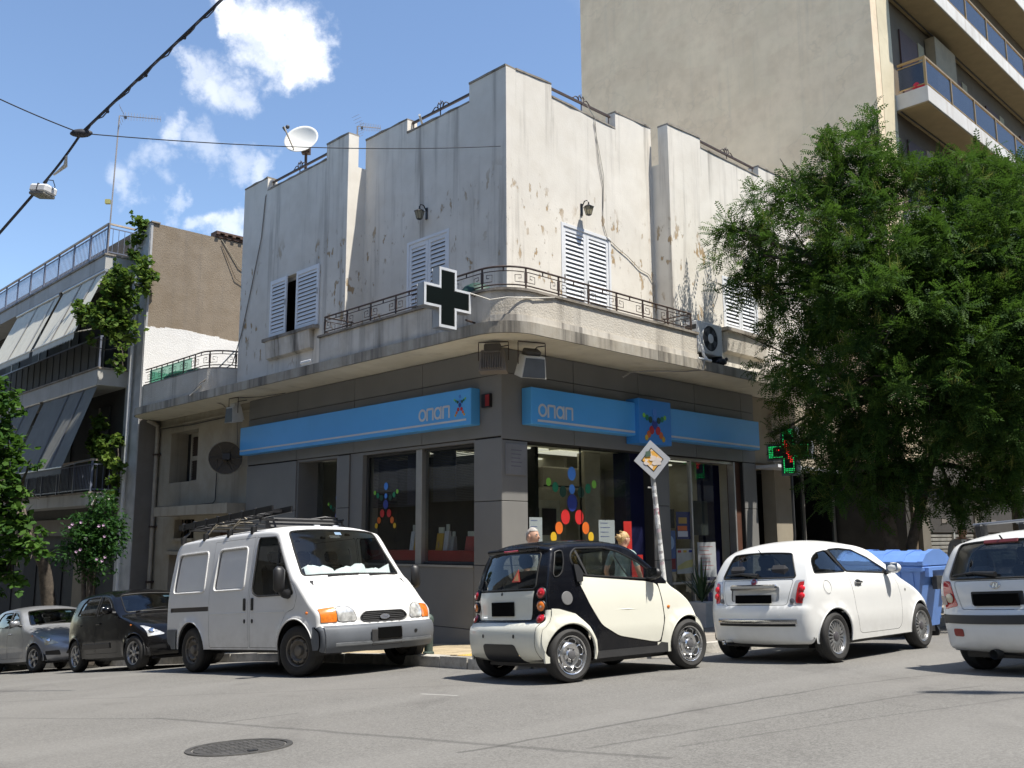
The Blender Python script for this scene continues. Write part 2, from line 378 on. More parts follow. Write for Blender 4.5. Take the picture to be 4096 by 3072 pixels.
# ================================================================ pavement with kerb stones and paving
PAVE = mat('paving', (.36, .29, .185), .85, var=.22, vs=1.6, bump=.3, bs=90, dirt=.5)
PAVE2 = mat('pavement_concrete', (.26, .235, .20), .9, var=.2, vs=1.5, bump=.3, bs=60, dirt=.4)
KERB = mat('kerb_stone', (.40, .38, .34), .85, var=.25, vs=4, bump=.6, bs=25, dirt=.6)
TACT = mat('yellow_tactile', (.50, .33, .08), .8, var=.2, vs=5, dirt=.4)
kp = [(26, -2.4), (18, -2.4), (12, -2.4), (8, -2.4), (4, -2.4), (2, -2.4), (.5, -2.4), (-.5, -2.44), (-1.3, -2.55), (-2.0, -2.66), (-2.5, -2.66), (-2.85, -2.35), (-3.05, -1.9), (-3.25, -1.2), (-3.5, -.3), (-3.85, .7), (-4.15, 1.8), (-4.35, 3), (-4.5, 5), (-4.5, 9), (-4.5, 14), (-4.5, 20), (-4.5, 40)]
def resample(pts, step):
    o = [Vector((*pts[0], 0)).xy]; acc = 0
    for a, b_ in zip(pts, pts[1:]):
        a, b_ = Vector(a), Vector(b_); n = max(1, round((b_-a).length/step))
        o += [a.lerp(b_, (i+1)/n) for i in range(n)]
    return o
ks = resample(kp, .95)
mb = MB(); n = len(ks)
def inner(k):
    s, r_ = k
    if s > .5: return (s, 1.)
    if r_ > .5: return (1., r_)
    return (.8, .8)
def P3(s, r_, up): x, y = sr(s, r_); return (x, y, gh(x, y)+up)
for i in range(n):
    a = ks[i]; b_ = inner(a)
    for j in range(7):
        q = Vector(a).lerp(Vector(b_), j/6); mb.v.append(P3(q[0], q[1], .125))
for i in range(n-1):
    for j in range(6):
        mb.f.append((i*7+j, i*7+j+1, (i+1)*7+j+1, (i+1)*7+j)); mb.m.append(0)
for i in range(n-1):   # a skirt under the kerb edge
    k0 = len(mb.v); mb.v += [P3(*ks[i], .125), P3(*ks[i+1], .125), P3(*ks[i+1], -.1), P3(*ks[i], -.1)]; mb.f.append((k0, k0+1, k0+2, k0+3)); mb.m.append(0)
pav = struct(mb, 'pavement', PAVE2)
for i in range(n-1):
    a, b_ = Vector(ks[i]), Vector(ks[i+1]); d = (b_-a); l = d.length; d.normalize(); nn = Vector((d.y, -d.x))
    mid = (a+b_)/2
    if (Vector(inner(mid))-mid).dot(nn) < 0: nn = -nn
    jit = [rng.uniform(-.012, .012) for _ in range(4)]; gap = .008
    o = []
    for w, e in ((-.05+jit[0]*.6, .145+jit[1]), (.13, .15+jit[2]), (.13, -.1), (-.06, -.1)):
        for tt in (gap, l-gap):
            q = a+d*tt+nn*w; o.append(P3(q.x, q.y, e))
    kb = MB().add(o, [(0,1,3,2),(2,3,5,4),(4,5,7,6),(6,7,1,0),(0,2,4,6),(1,7,5,3)])
    part(kb, 'kerb_stone', KERB, pav)
TN = Vector((.0406-.035*0, -.0577, 1)); 
tl = MB().cham((-.196, -.196, -.02), (.196, .196, .012), .006); tme = tl.mesh('paving_tile', PAVE)
tt_ = MB().cham((-.196, -.196, -.02), (.196, .196, .008), .006)
for i in range(7):
    for j in range(7): tt_.lathe([(.02, .008), (.012, .014), (0, .0145)], 6, 0, Matrix.Translation((-.165+.055*i, -.165+.055*j, 0)))
yme = tt_.mesh('tactile_tile', TACT)
ax_ = Vector((L.x, L.y, L.x*.0406-L.y*.0577)).normalized(); nz_ = Vector((-.0406, .0577, 1)).normalized(); ay_ = nz_.cross(ax_)
def inside(s, r_):   # on the pavement, clear of the kerb stones
    lim = None
    if r_ > .3: return False
    if s > -.3: return r_ > -2.2 and r_ < -.28
    for a, b_ in zip(kp, kp[1:]):
        if r_ > -2.4 and min(a[1], b_[1]) <= r_ <= max(a[1], b_[1]) and a[0] < -2.4:
            lim = a[0]+(b_[0]-a[0])*(r_-a[1])/(b_[1]-a[1]+1e-9)
    if lim is not None: return s > lim+.36 and not (s > -.28 and r_ > -.28)
    return False
for i in range(-9, 9):
    for j in range(-6, 2):
        s, r_ = i*.4+.2, j*.4
        if inside(s, r_) and not (s > -.3 and r_ > -.3):
            x, y = sr(s, r_); yel = s < -1.0 and r_ < -1.0 and s < -1.4-.2*(r_+2)
            o = link(yme if yel else tme, 'tactile_tile' if yel else 'paving_tile', pav)
            o.matrix_basis = Matrix(((ax_.x, ay_.x, nz_.x, x), (ax_.y, ay_.y, nz_.y, y), (ax_.z, ay_.z, nz_.z, gh(x, y)+.128+rng.uniform(-.003, .003)), (0, 0, 0, 1)))

# ================================================================ corner building
B = wthing('corner_building', 'two storey white corner building with peeling plaster and grey shop cladding', 'building', (U.x, U.y, -1))
def bp(mb, name, mats, **k): return part(mb, name, mats, k.pop('parent', B), world='parent' not in k or True, **k)
def pt(mb, name, mats, smooth=None): return part(mb, name, mats, B, True, smooth)
def sub(mb, name, mats, par, smooth=None): return part(mb, name, mats, par, False, smooth)
ST = 4.46; BO = .45
wl = MB(FL)
wallrect(wl, 0, ST, 4.3, 9.0, 0, [(1.6, 2.92, 4.72, 6.94)], .12)
wallrect(wl, ST, 9.03, 4.3, 9.0, BO, [(5.52, 7.47, 5.58, 6.97)], .22)
wl.add([(ST, 0, 4.3), (ST, BO, 4.3), (ST, BO, 9.0), (ST, 0, 9.0)], [(0, 1, 2, 3)])
wl.add([(9.03, BO, 4.3), (9.03, -8, 4.3), (9.03, -8, 9.35), (9.03, BO, 9.35)], [(0, 1, 2, 3)])
wl.add([(9.03, -8, 4.3), (0, -12, 4.3), (0, -12, 9.0), (9.03, -8, 9.0)], [(0, 1, 2, 3)])
pt(wl, 'upper_wall', PW)
wr = MB(FR)
wallrect(wr, 0, ST, 4.3, 9.0, 0, [(1.47, 2.96, 4.72, 7.02)], .12)
wallrect(wr, ST, 10.2, 4.3, 9.0, BO, [(6.36, 7.84, 5.6, 6.82)], .15)
wr.add([(ST, 0, 4.3), (ST, BO, 4.3), (ST, BO, 9.0), (ST, 0, 9.0)], [(0, 1, 2, 3)])
wr.add([(10.2, BO, 4.3), (10.2, -8, 4.3), (10.2, -8, 9.4), (10.2, BO, 9.4)], [(0, 1, 2, 3)])
pt(wr, 'upper_wall', PW)
rf = MB(); x = [FL @ Vector(p) for p in ((0.2, -.2, 8.98), (8.9, -.2, 8.98), (8.9, -11, 8.98))]+[FR @ Vector((10, -.2, 8.98))]
rf.add([x[0], x[1], x[2]+(x[3]-x[0])*.2, x[3]], [(0, 1, 2, 3)]); pt(rf, 'roof', PW2)
# parapet blocks, each a little uneven, with a thin coping
def par(F, s0, s1, top, off, skew=0, name='parapet'):
    p = MB(F); t_ = .26
    p.add([(s0,off,9.0),(s1,off,9.0),(s1,off-t_,9.0),(s0,off-t_,9.0),(s0,off,top),(s1,off,top+skew),(s1,off-t_,top+skew+.01),(s0,off-t_,top+.01)], [(3,2,1,0),(4,5,6,7)][1:]+[(0,1,5,4),(1,2,6,5),(2,3,7,6),(3,0,4,7)])
    k = MB(F); n_ = max(2, int((s1-s0)/.25)); rr = [rng.uniform(-.008, .01) for _ in range(n_+1)]
    for i in range(n_):
        a, b_ = s0+(s1-s0)*i/n_, s0+(s1-s0)*(i+1)/n_; z0, z1 = top+skew*i/n_+.003, top+skew*(i+1)/n_+.003
        o1, o2 = .012+rr[i], .012+rr[i+1]
        k.add([(a,off+o1,z0),(b_,off+o2,z1),(b_,off-t_-.01,z1),(a,off-t_-.01,z0),(a,off+o1,z0+.035+rr[i]),(b_,off+o2,z1+.035+rr[i+1]),(b_,off-t_-.01,z1+.04),(a,off-t_-.01,z0+.04)], [(3,2,1,0),(4,5,6,7),(0,1,5,4),(1,2,6,5),(2,3,7,6),(3,0,4,7)])
    o = pt(p, name, PW); sub(k, 'coping', COPE, o)
COPE = plaster('weathered_coping', (.33, .30, .26), .9, 0, dark=(.05, .045, .04), grime=.9)
par(FL, 0, 1.03, 9.72, 0, .0); par(FL, 1.033, 2.977, 9.35, 0); par(FL, 2.98, ST-.002, 9.66, 0)
par(FL, ST, 5.32, 9.70, BO); par(FL, 5.323, 7.9, 9.35, BO); par(FL, 7.903, 9.03, 9.68, BO)
par(FR, .262, 1.25, 9.73, 0, .06); par(FR, 1.253, 3.22, 9.52, 0, -.04); par(FR, 3.223, ST-.002, 9.86, 0, .03)
par(FR, ST, 5.7, 9.84, BO, .06); par(FR, 5.703, 8.2, 9.68, BO); par(FR, 8.203, 10.2, 9.95, BO, .03)
# roof railings with scroll ornaments
def orn(mb, s, z, off, k=1.):
    mb.tube([(s, off, z-.30), (s, off, z+.02)], .012)
    for d in (-1, 1):
        pts = [(s+d*(.07+.20*t), off, z+.03+.075*math.sin(math.pi*min(1, t*1.1))*(1-.3*t)) for t in [i/8 for i in range(9)]]
        pts += [(s+d*(.27+.035*math.cos(a)), off, z+.02+.03*math.sin(a)) for a in (5.5, 4.5, 3.2, 2)]
        mb.tube(pts, .011, 5)
        mb.tube([(s+d*.07, off, z+.03), (s+d*.09, off, z+.11), (s+d*.05, off, z+.16), (s+d*.02, off, z+.1)], .012, 5)
    mb.tube([(s, off, z), (s, off, z+.2)], [.014, .004], 5)
def roofrail(F, s0, s1, z, off, base):
    mb = MB(F); mb.box((s0, off-.02, z-.025), (s1, off+.02, z+.02)); mb.box((s0, off-.02, base+.045), (s1, off+.02, base+.075))
    o = pt(mb, 'roof_railing', IRON); k = MB(F); orn(k, (s0+s1)/2+.05, z, off); sub(k, 'scroll_ornament', IRON, o)
    for s in (s0+.04, s1-.04): sub(MB(F).tube([(s, off, base), (s, off, z)], .014, 5), 'baluster', IRON, o)
roofrail(FL, 1.04, 2.97, 9.62, -.13, 9.36); roofrail(FL, 5.33, 7.88, 9.60, BO-.13, 9.36); roofrail(FR, 1.27, 3.2, 9.80, -.13, 9.53); roofrail(FR, 5.72, 8.18, 9.94, BO-.13, 9.69)

# slab round the corner: outline in (L, R) distances from the upper corner
def arc(c, r_, a0, a1, k=10): return [(c[0]+r_*math.cos(R(a0+(a1-a0)*i/k)), c[1]+r_*math.sin(R(a0+(a1-a0)*i/k))) for i in range(k+1)]
def W2(s, r_): return U.x+L.x*s+RD.x*r_, U.y+L.y*s+RD.y*r_
def outline(o, rad, sl=14.1, rl=10.3, end=.9):
    pts = [(sl, .3)]+[(sl-end+end*math.sin(a), -o+end*(1-math.cos(math.pi/2-a))*0+end-end*math.cos(math.pi/2-(math.pi/2-a))) for a in [math.pi/2*(1-i/8) for i in range(9)]][0:9]
    pts += arc((-o+rad, -o+rad), rad, 270, 180, 12)
    pts += [(-o, rl), (.3, rl)]
    return pts
so = outline(1.15, .72)
SL = [W2(*p) for p in so]
def ringprism(mb, pts, z0, z1):
    c = len(pts); vs = [(x, y, z0) for x, y in pts]+[(x, y, z1) for x, y in pts]
    mb.add(vs, [(i, (i+1) % c, c+(i+1) % c, c+i) for i in range(c)])
def capfill(mb, pts, z, up):
    vs, _, fs, *_ = delaunay_2d_cdt([Vector(p) for p in pts], [], [list(range(len(pts)))], 1, 1e-5)
    mb.add([(v.x, v.y, z) for v in vs], [tuple(f) if up else tuple(f)[::-1] for f in fs])
pin = [(14.0, .3), (14.0, .32), (.3, .32), (.32, 10.2)]
full = so+[(1.5, 10.3), (1.5, 1.5), (14.1, 1.5)]
FULL = [W2(*p) for p in full]
sb = MB(); ringprism(sb, FULL, 4.3, 4.5); capfill(sb, FULL, 4.5, True)
slab = pt(sb, 'balcony_slab', PSLAB)
sf = MB(); capfill(sf, [W2(*p) for p in outline(1.13, .70, 14.08, 10.28)+[(1.5, 10.28), (1.5, 1.5), (14.08, 1.5)]], 4.297, False); sub(sf, 'soffit', PSOF, slab)
# balcony parapet (smooth on the left, rough cast round the corner and on the right)
def pathwall(pts, th, z0, z1, mb, cx):
    """low wall following pts (world xy), thickness th towards the building"""
    n_ = len(pts)
    nr = []
    for i in range(n_):
        a = Vector(pts[max(0, i-1)]); b_ = Vector(pts[min(n_-1, i+1)]); d = (b_-a).normalized(); q = Vector((-d.y, d.x))
        if (Vector(cx)-Vector(pts[i])).dot(q) < 0: q = -q
        nr.append(q)
    o = [Vector(p) for p in pts]; inn = [p+q*th for p, q in zip(o, nr)]
    vs = [(p.x, p.y, z) for z in (z0, z1) for p in o]+[(p.x, p.y, z) for z in (z0, z1) for p in inn]
    fs = []
    for i in range(n_-1):
        fs += [(i, i+1, n_+i+1, n_+i), (2*n_+i+1, 2*n_+i, 3*n_+i, 3*n_+i+1), (n_+i, n_+i+1, 3*n_+i+1, 3*n_+i)]
    fs += [(0, n_, 3*n_, 2*n_), (n_-1, 3*n_-1, 4*n_-1, 2*n_-1)]
    mb.add(vs, fs)
def ppath(o, rad, s1, r1_): return [W2(s1, -o)]+[W2(s1*(1-i/10)+(-o+rad)*i/10, -o) for i in range(1, 10)]+[W2(*p) for p in arc((-o+rad, -o+rad), rad, 270, 180, 12)]+[W2(-o, (-o+rad)*(1-i/10)+r1_*i/10) for i in range(1, 11)]
CX = W2(3, 3)
pp = ppath(1.09, .66, 4.4, 4.32)
pa = MB(); pathwall(pp[:14], .12, 4.5, 5.03, pa, CX); pt(pa, 'balcony_parapet', PW2)
pr = MB(); pathwall(pp[13:], .13, 4.62, 5.03, pr, CX); pt(pr, 'balcony_parapet', PROUGH)
pb = MB(); pathwall(ppath(1.115, .685, 4.4, 4.33)[13:], .16, 4.5, 4.62, pb, CX); pt(pb, 'balcony_parapet_base', PW2)
pc = MB(); pathwall(ppath(1.125, .695, 4.44, 4.36), .2, 5.03, 5.075, pc, CX); pt(pc, 'balcony_coping', COPE)
for F, s in ((FL, 4.34), (FR, 4.26)):
    e = MB(F); e.box((s-.06, .3, 4.5), (s+.06, .975, 5.03)); pt(e, 'balcony_parapet', PW2)
# railing with key scrolls
def railing(path, post_at, name, lab, zb, zt, ends=()):
    """path: world xy polyline; posts at arc distances"""
    ds = [0]
    for a, b_ in zip(path, path[1:]): ds.append(ds[-1]+math.dist(a, b_))
    def at(d):
        d = max(0, min(ds[-1], d))
        for i in range(len(ds)-1):
            if d <= ds[i+1]+1e-9:
                f = (d-ds[i])/(ds[i+1]-ds[i]+1e-9); return tuple(path[i][k]*(1-f)+path[i+1][k]*f for k in (0, 1))
    n_ = int(ds[-1]/.08)+1
    fine_ = [at(ds[-1]*i/n_) for i in range(n_+1)]
    root = pt(MB().tube([(*p, zt) for p in fine_], .019, 6), name, IRON, 60)
    for z, r_ in ((zt-.075, .009), (zb+.05, .013)): sub(MB().tube([(*p, z) for p in fine_], r_, 5), 'rail', IRON, root, 60)
    for d in post_at:
        x, y = at(d); x2, y2 = at(d+.02); tn = Vector((x2-x, y2-y, 0)).normalized() if d < ds[-1]-.03 else Vector((x-at(d-.03)[0], y-at(d-.03)[1], 0)).normalized()
        ang = math.atan2(tn.y, tn.x); M_ = Matrix.Translation((x, y, 0)) @ Matrix.Rotation(ang, 4, 'Z')
        sub(MB(M_).box((-.014, -.01, zb-.04), (.014, .01, zt)), 'post', IRON, root)
        sub(MB(M_).box((-.022, -.014, zb+.1), (.022, .014, zt-.09)), 'post', IRON, root)
        h = zt-zb
        for sg in (-1, 1):
            q = [(.02, .30), (.20, .30), (.20, .62), (.09, .64), (.09, .48), (.14, .47)]
            pts = []
            for a, b_ in q:
                x3, y3 = at(d+sg*a)
                if 0 <= d+sg*a <= ds[-1]: pts.append((x3, y3, zb+h*b_))
            if len(pts) > 3: sub(MB().tube(pts, .0075, 4), 'scroll', IRON, root)
    for a, b_ in zip(post_at, post_at[1:]):
        x, y = at((a+b_)/2); sub(MB().tube([(x, y, zt-.075), (x, y, zt)], .012, 4), 'stub', IRON, root)
    return root
rp = ppath(1.05, .62, 4.28, 4.2)
tot = sum(math.dist(a, b_) for a, b_ in zip(rp, rp[1:]))
nL = 13; posts = [.01+(tot-.02)*i/nL for i in range(nL+1)]
railing(rp, posts, 'balcony_railing', '', 5.09, 5.45)
for F, s in ((FL, 4.28), (FR, 4.2)):
    mb = MB(F)
    for z, r_ in ((5.45, .016), (5.37, .009), (5.14, .012)): mb.tube([(s, 1.05, z), (s, .35, z)], r_, 5)
    mb.tube([(s, .4, 5.05), (s, .4, 5.45)], .015, 4)
    for o in (.5, .8): mb.tube([(s, o, 5.2), (s, o, 5.34), (s, o+.12, 5.34), (s, o+.12, 5.26), (s, o+.06, 5.26)], .0075, 4)
    pt(mb, 'balcony_railing', IRON)
# shutters with slats
def shutter(F, s0, s1, z0, z1, off, th=.035, stile=.075):
    fr = MB(F); fr.box((s0, off, z0), (s0+stile, off+th, z1)); fr.box((s1-stile, off, z0), (s1, off+th, z1))
    fr.box((s0+stile, off+.001, z0), (s1-stile, off+th-.001, z0+.1)); fr.box((s0+stile, off+.001, z1-.09), (s1-stile, off+th-.001, z1))
    fr.box((s0+stile, off+.0, z0+.1), (s1-stile, off+.004, z1-.09), 1)
    o = pt(fr, 'shutter', [WMET, DARKG]); n_ = max(6, round((z1-z0-.19)/.088)); p = (z1-z0-.19)/n_
    sl = MB(F).add([(s0+stile, off+.006, z0+.1+p*.9), (s1-stile, off+.006, z0+.1+p*.9), (s1-stile, off+.03, z0+.1+.012), (s0+stile, off+.03, z0+.1+.012),
                    (s0+stile, off+.006, z0+.1+p*.9+.012), (s1-stile, off+.006, z0+.1+p*.9+.012), (s1-stile, off+.034, z0+.1+.024), (s0+stile, off+.034, z0+.1+.024)],
                   [(3,2,1,0),(4,5,6,7),(0,1,5,4),(1,2,6,5),(2,3,7,6),(3,0,4,7)])
    rep(sl, 'slat', WMET, o, [(0, 0, p*i) for i in range(n_)])
    h = MB(F); h.box((s0+.02, off+th, (z0+z1)/2), (s0+.04, off+th+.02, (z0+z1)/2+.14)); sub(h, 'handle', ALU, o)
def wframe(F, s0, s1, z0, z1, off, w=.05, d=.06, mt=None, name='window_frame'):
    fr = MB(F); fr.box((s0, off-d, z0), (s0+w, off, z1)); fr.box((s1-w, off-d, z0), (s1, off, z1)); fr.box((s0+w, off-d+.001, z0), (s1-w, off-.001, z0+w)); fr.box((s0+w, off-d+.001, z1-w), (s1-w, off-.001, z1))
    return pt(fr, name, mt or WMET)
for F, a, b_, c, d, off in ((FL, 1.6, 2.92, 4.72, 6.94, 0), (FR, 1.47, 2.96, 4.72, 7.02, 0), (FR, 6.36, 7.84, 5.6, 6.82, BO)):
    wframe(F, a, b_, c, d, off+.012, .06, .13); mid = (a+b_)/2
    shutter(F, a+.06, mid-.004, c+.01, d-.06, off-.04); shutter(F, mid+.004, b_-.06, c+.01, d-.06, off-.04)
    if F is FR and c < 5: pass
# half open window on the left bay: leaves moved apart, dark room behind
wframe(FL, 5.52, 7.47, 5.58, 6.97, BO-.15, .05, .06)
shutter(FL, 5.44, 6.36, 5.60, 6.97, BO+.012); shutter(FL, 6.78, 7.50, 5.60, 6.97, BO+.012)
rm = MB(FL); rm.box((5.3, -2.2, 5.4), (7.7, BO-.24, 7.2)); rm.f = [f[::-1] for f in rm.f[:4]+rm.f[5:]]; rm.f = [f for f in rm.f]; rm.m = rm.m[:len(rm.f)]
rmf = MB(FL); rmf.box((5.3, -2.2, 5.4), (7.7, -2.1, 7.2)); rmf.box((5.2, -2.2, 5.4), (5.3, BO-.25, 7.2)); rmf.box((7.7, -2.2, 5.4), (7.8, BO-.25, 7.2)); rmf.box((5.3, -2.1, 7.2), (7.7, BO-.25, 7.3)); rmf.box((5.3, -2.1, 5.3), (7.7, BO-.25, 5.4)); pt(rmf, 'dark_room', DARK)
sl_ = MB(FL); sl_.box((5.42, BO, 5.50), (7.62, BO+.16, 5.575)); pt(sl_, 'window_sill', COPE)
sl_ = MB(FL); sl_.prism([(BO, 5.06), (BO+.10, 5.10), (BO+.14, 5.5), (BO, 5.5)], 5.62, 7.5, ax=0); pt(sl_, 'flower_box', PW2)
sl_ = MB(FR); sl_.box((6.2, BO, 5.5), (8.0, BO+.2, 5.58)); pt(sl_, 'window_sill', COPE)
sl_ = MB(FR); sl_.prism([(BO, 5.0), (BO+.1, 5.06), (BO+.15, 5.5), (BO, 5.5)], 6.3, 7.95, ax=0); pt(sl_, 'flower_box', PROUGH)

# ---------------- ground floor: grey cladding panels with recessed joints
GLo, GRo = .19, .05
ZB = -1.75
back = MB()
def panels(F, off, cells, th=.03, par_=None):
    for a, b_, c, d in cells:
        mb = MB(F); mb.cham((a+.006, off-th, c+.006), (b_-.006, off, d-.006), .004); pt(mb, 'cladding_panel', CLAD)
bk = MB(FL)
for a, b_, c, d in ((-.0, .67, ZB, 4.296), (.67, 4.54, ZB, .49), (.67, 8.83, 2.71, 4.295), (4.54, 5.0, ZB, 2.71), (6.6, 8.83, ZB, 2.71)): bk.box((a, GLo-.45, c), (b_, GLo-.032, d))
bk.M = FR
for a, b_, c, d in ((.0, .45, ZB, 4.296), (.45, 8.1, 2.66, 4.295), (7.55, 8.1, ZB, 2.66), (4.1, 4.66, ZB, 2.66)): bk.box((a, GRo-.4, c), (b_, GRo-.032, d))
pt(bk, 'joint_backing', JOINT)
hz = [ZB, -.6, .5, 1.6, 2.70]
lv = [GRo*0-.05, 2.15, 4.4, 6.62, 8.83]
cl = []
for a, b_ in zip(lv, lv[1:]): cl += [(a, b_, 2.72, 3.82), (a, b_, 3.82, 4.29)]
for c, d in zip(hz, hz[1:]): cl += [(-.05, .67, c, d), (6.6, 8.83, c, d)]
for c, d in zip(hz, hz[1:]): cl += [(4.54, 5.0, c, d)]
for a, b_ in ((.67, 2.3), (2.3, 4.54)): cl += [(a, b_, ZB, -.6), (a, b_, -.6, .47)]
panels(FL, GLo, cl)
cr = []
rv = [-.19, 1.70, 3.69, 5.68, 7.55, 8.1]
for a, b_ in zip(rv, rv[1:]): cr += [(a, b_, 2.67, 3.85), (a, b_, 3.85, 4.29)]
for c, d in zip(hz, hz[1:]): cr += [(-.19, .45, c, min(d, 2.66)), (7.55, 8.1, c, min(d, 2.66)), (4.1, 4.66, c, min(d, 2.66))]
panels(FR, GRo, cr)
# reveals
rv_ = MB(FL); rv_.box((4.11, -.25, .49), (4.54, GLo-.035, 2.71)); pt(rv_, 'window_reveal', CLAD)
rv_ = MB(FL); rv_.box((.67, GLo-.30, 2.66), (6.6, GLo-.034, 2.712)); rv_.box((6.55, -.5, ZB), (6.61, GLo-.03, 2.71)); rv_.box((4.99, -.5, ZB), (5.02, GLo-.03, 2.71)); rv_.box((.60, -.3, .42), (.67, GLo-.033, 2.71)); pt(rv_, 'window_reveal', CLAD)
sl_ = MB(FL); sl_.box((.67, -.1, .455), (4.54, GLo+.02, .49)); pt(sl_, 'window_sill', ALU)
# left windows
def pane(F, s0, s1, z0, z1, off, mt=GLS): 
    mb = MB(F); mb.box((s0, off-.004, z0), (s1, off+.004, z1)); return pt(mb, 'window_pane', mt)
def postm(F, s0, s1, z0, z1, o0, o1, mt=ALU, name='window_mullion'):
    mb = MB(F); mb.cham((s0, o0, z0), (s1, o1, z1), .008); return pt(mb, name, mt)
pane(FL, .69, 2.24, .49, 2.66, .02); pane(FL, 2.40, 4.11, .49, 2.66, .02); pane(FL, 5.03, 6.55, ZB+.8, 2.66, -.35)
postm(FL, 2.23, 2.41, .49, 2.66, -.06, .12); postm(FL, 4.06, 4.11, .49, 2.66, -.03, .06, DARKG)
for z in (.49, 2.61):
    postm(FL, .67, 2.23, z, z+.05, -.02, .06, DARKG); postm(FL, 2.41, 4.06, z, z+.05, -.02, .06, DARKG)
# right window, pillar and doors
pane(FR, .46, 3.5, -1.2, 2.64, -.08); postm(FR, .45, .5, -1.2, 2.66, -.14, -.03, DARKG); postm(FR, 1.98, 2.02, -1.2, 2.66, -.1, -.06, GLD, 'glass_joint')
mb = MB(FR); mb.box((3.5, -.5, ZB), (4.1, -.2, 2.66)); pt(mb, 'navy_pillar', NAVY)
pane(FR, 4.7, 5.65, -1.0, 2.6, -.15); pane(FR, 5.7, 6.58, -1.0, 2.6, -.15)
mb = MB(FR); mb.box((6.6, -.6, ZB), (7.25, -.42, 2.6)); pt(mb, 'navy_pillar', NAVY)
postm(FR, 5.65, 5.7, ZB, 2.6, -.2, -.1, ALU); postm(FR, 4.66, 4.7, ZB, 2.6, -.2, -.06, ALU); postm(FR, 7.25, 7.3, ZB, 2.66, -.2, -.02, ALU); postm(FR, 7.3, 7.55, ZB, 2.66, -.25, -.05, WOOD, 'side_post')
postm(FR, 4.7, 7.25, 2.6, 2.66, -.25, -.06, ALU); postm(FR, 4.66, 6.6, -.02, .03, -.17, -.13, ALU)
mb = MB(FR); mb.box((4.66, -.3, ZB), (7.55, .3, -.82)); pt(mb, 'door_step', PAVE2)
# shop room behind the glass
ROOM = mat('shop_wall', (.55, .52, .42), .8, var=.08); RFLO = mat('shop_floor', (.34, .32, .29), .5); RCEI = mat('ceiling_tiles', (.80, .78, .64), .8, var=.05)
rm = MB(); q = [W2(*p) for p in ((8.2, .5), (.1, .1), (.1, 7.6), (8.2, 7.6))]
capfill(rm, q, 2.70, False); pt(rm, 'shop_ceiling', RCEI)
rm = MB(); capfill(rm, q, -1.0, True); pt(rm, 'shop_floor', RFLO)
rm = MB(); x = [(*W2(4.2, 7.58), -1.0), (*W2(.3, 7.58), -1.0)]
rm.M = FR; rm.box((7.56, -6, -1), (7.62, -.3, 2.7)); rm.M = FL; rm.box((7.0, -7.5, -1), (7.1, -.6, 2.7)); pt(rm, 'shop_wall', ROOM)
rm = MB(FR); rm.box((3.6, -4.2, -1), (7.5, -4.1, 2.7)); rm.box((3.55, -4.1, -1), (3.63, -1.9, 2.7)); pt(rm, 'shop_partition', mat('partition', (.55, .52, .42), .8))
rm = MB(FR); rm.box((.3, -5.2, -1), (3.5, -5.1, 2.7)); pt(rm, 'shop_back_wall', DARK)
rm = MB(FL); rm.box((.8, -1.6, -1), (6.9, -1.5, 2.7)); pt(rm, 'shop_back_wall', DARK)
rm = MB(FR)
for i in range(14): rm.box((4.75+i*.13, -.9, 2.66), (4.83+i*.13, -.55, 2.695))
pt(rm, 'ceiling_lamp_grille', mat('lamp_panel', (.9, .88, .75), .5, emit=.4))
for a, d in ((.8, -1.2), (2.3, -1.2), (.8, -2.8), (2.3, -2.8), (6, -2)): pt(MB(FR).box((a, d-.3, 2.665), (a+1.2, d+.3, 2.695)), 'added_ceiling_glow', MATS['lamp_panel'])  # unseen glowing panels, added to brighten the shop room
rm = MB(FL); rm.box((.7, -.62, .55), (4.1, -.06, .74)); pt(rm, 'window_shelf', REDP)
# blinds in the left windows: slats pulled a third down
bl = MB(FL); bl.box((.75, -.10, 0), (2.2, -.085, .016))
bo = pt(MB(FL).box((.75, -.12, 2.60), (2.2, -.07, 2.65)), 'blind', DARKG)
rep(bl, 'slat', mat('blind_grey', (.05, .05, .055), .5), bo, [(0, 0, 2.58-.03*i) for i in range(32)])
bl = MB(FL); bl.box((2.45, -.10, 0), (4.05, -.085, .016))
bo = pt(MB(FL).box((2.45, -.12, 2.60), (4.05, -.07, 2.65)), 'blind', DARKG)
rep(bl, 'slat', mat('blind_navy', (.04, .042, .075), .5), bo, [(0, 0, 2.58-.03*i) for i in range(34)])
mb = MB(FL); mb.box((1.55, -.16, 1.65), (2.2, -.14, 2.6)); mb.box((2.45, -.16, 1.62), (3.0, -.14, 2.6)); pt(mb, 'window_banner', mat('banner_blue', (.05, .055, .13), .6))
# ================================================================ low annex on the left of the corner building
AX = wthing('annex_building', 'low cream annex with roof terrace railing and deep set window', 'building', (*sr(11, .5), -1.4))
def at_(root):
    return (lambda mb, name, mats, smooth=None: part(mb, name, mats, root, True, smooth))
ap = at_(AX); AO = .1
mb = MB(FL); wallrect(mb, 8.84, 14.1, -3, 4.06, AO, [(11.66, 13.3, 2.5, 3.88), (11.66, 12.82, 1.0, 1.5), (12.2, 13.05, -2.6, .57), (9.4, 10.9, -2.6, 1.2)], .5)
ap(mb, 'wall', PANNEX)
mb = MB(FL); mb.box((8.84, AO-.02, 4.06), (14.1, AO+.06, 4.10)); mb.box((8.84, -.4, 4.10), (14.1, AO-.02, 4.29)); ap(mb, 'cornice', PANNEX)
mb = MB(FL); mb.box((11.6, -.45, 2.4), (13.4, -.41, 4.0)); mb.box((9.3, -.45, -2.7), (13.1, -.41, 2.0)); ap(mb, 'dark_room', DARK)
WD = mat('painted_window_wood', (.38, .35, .29), .6); WDD = mat('brown_shutter', (.045, .03, .022), .7)
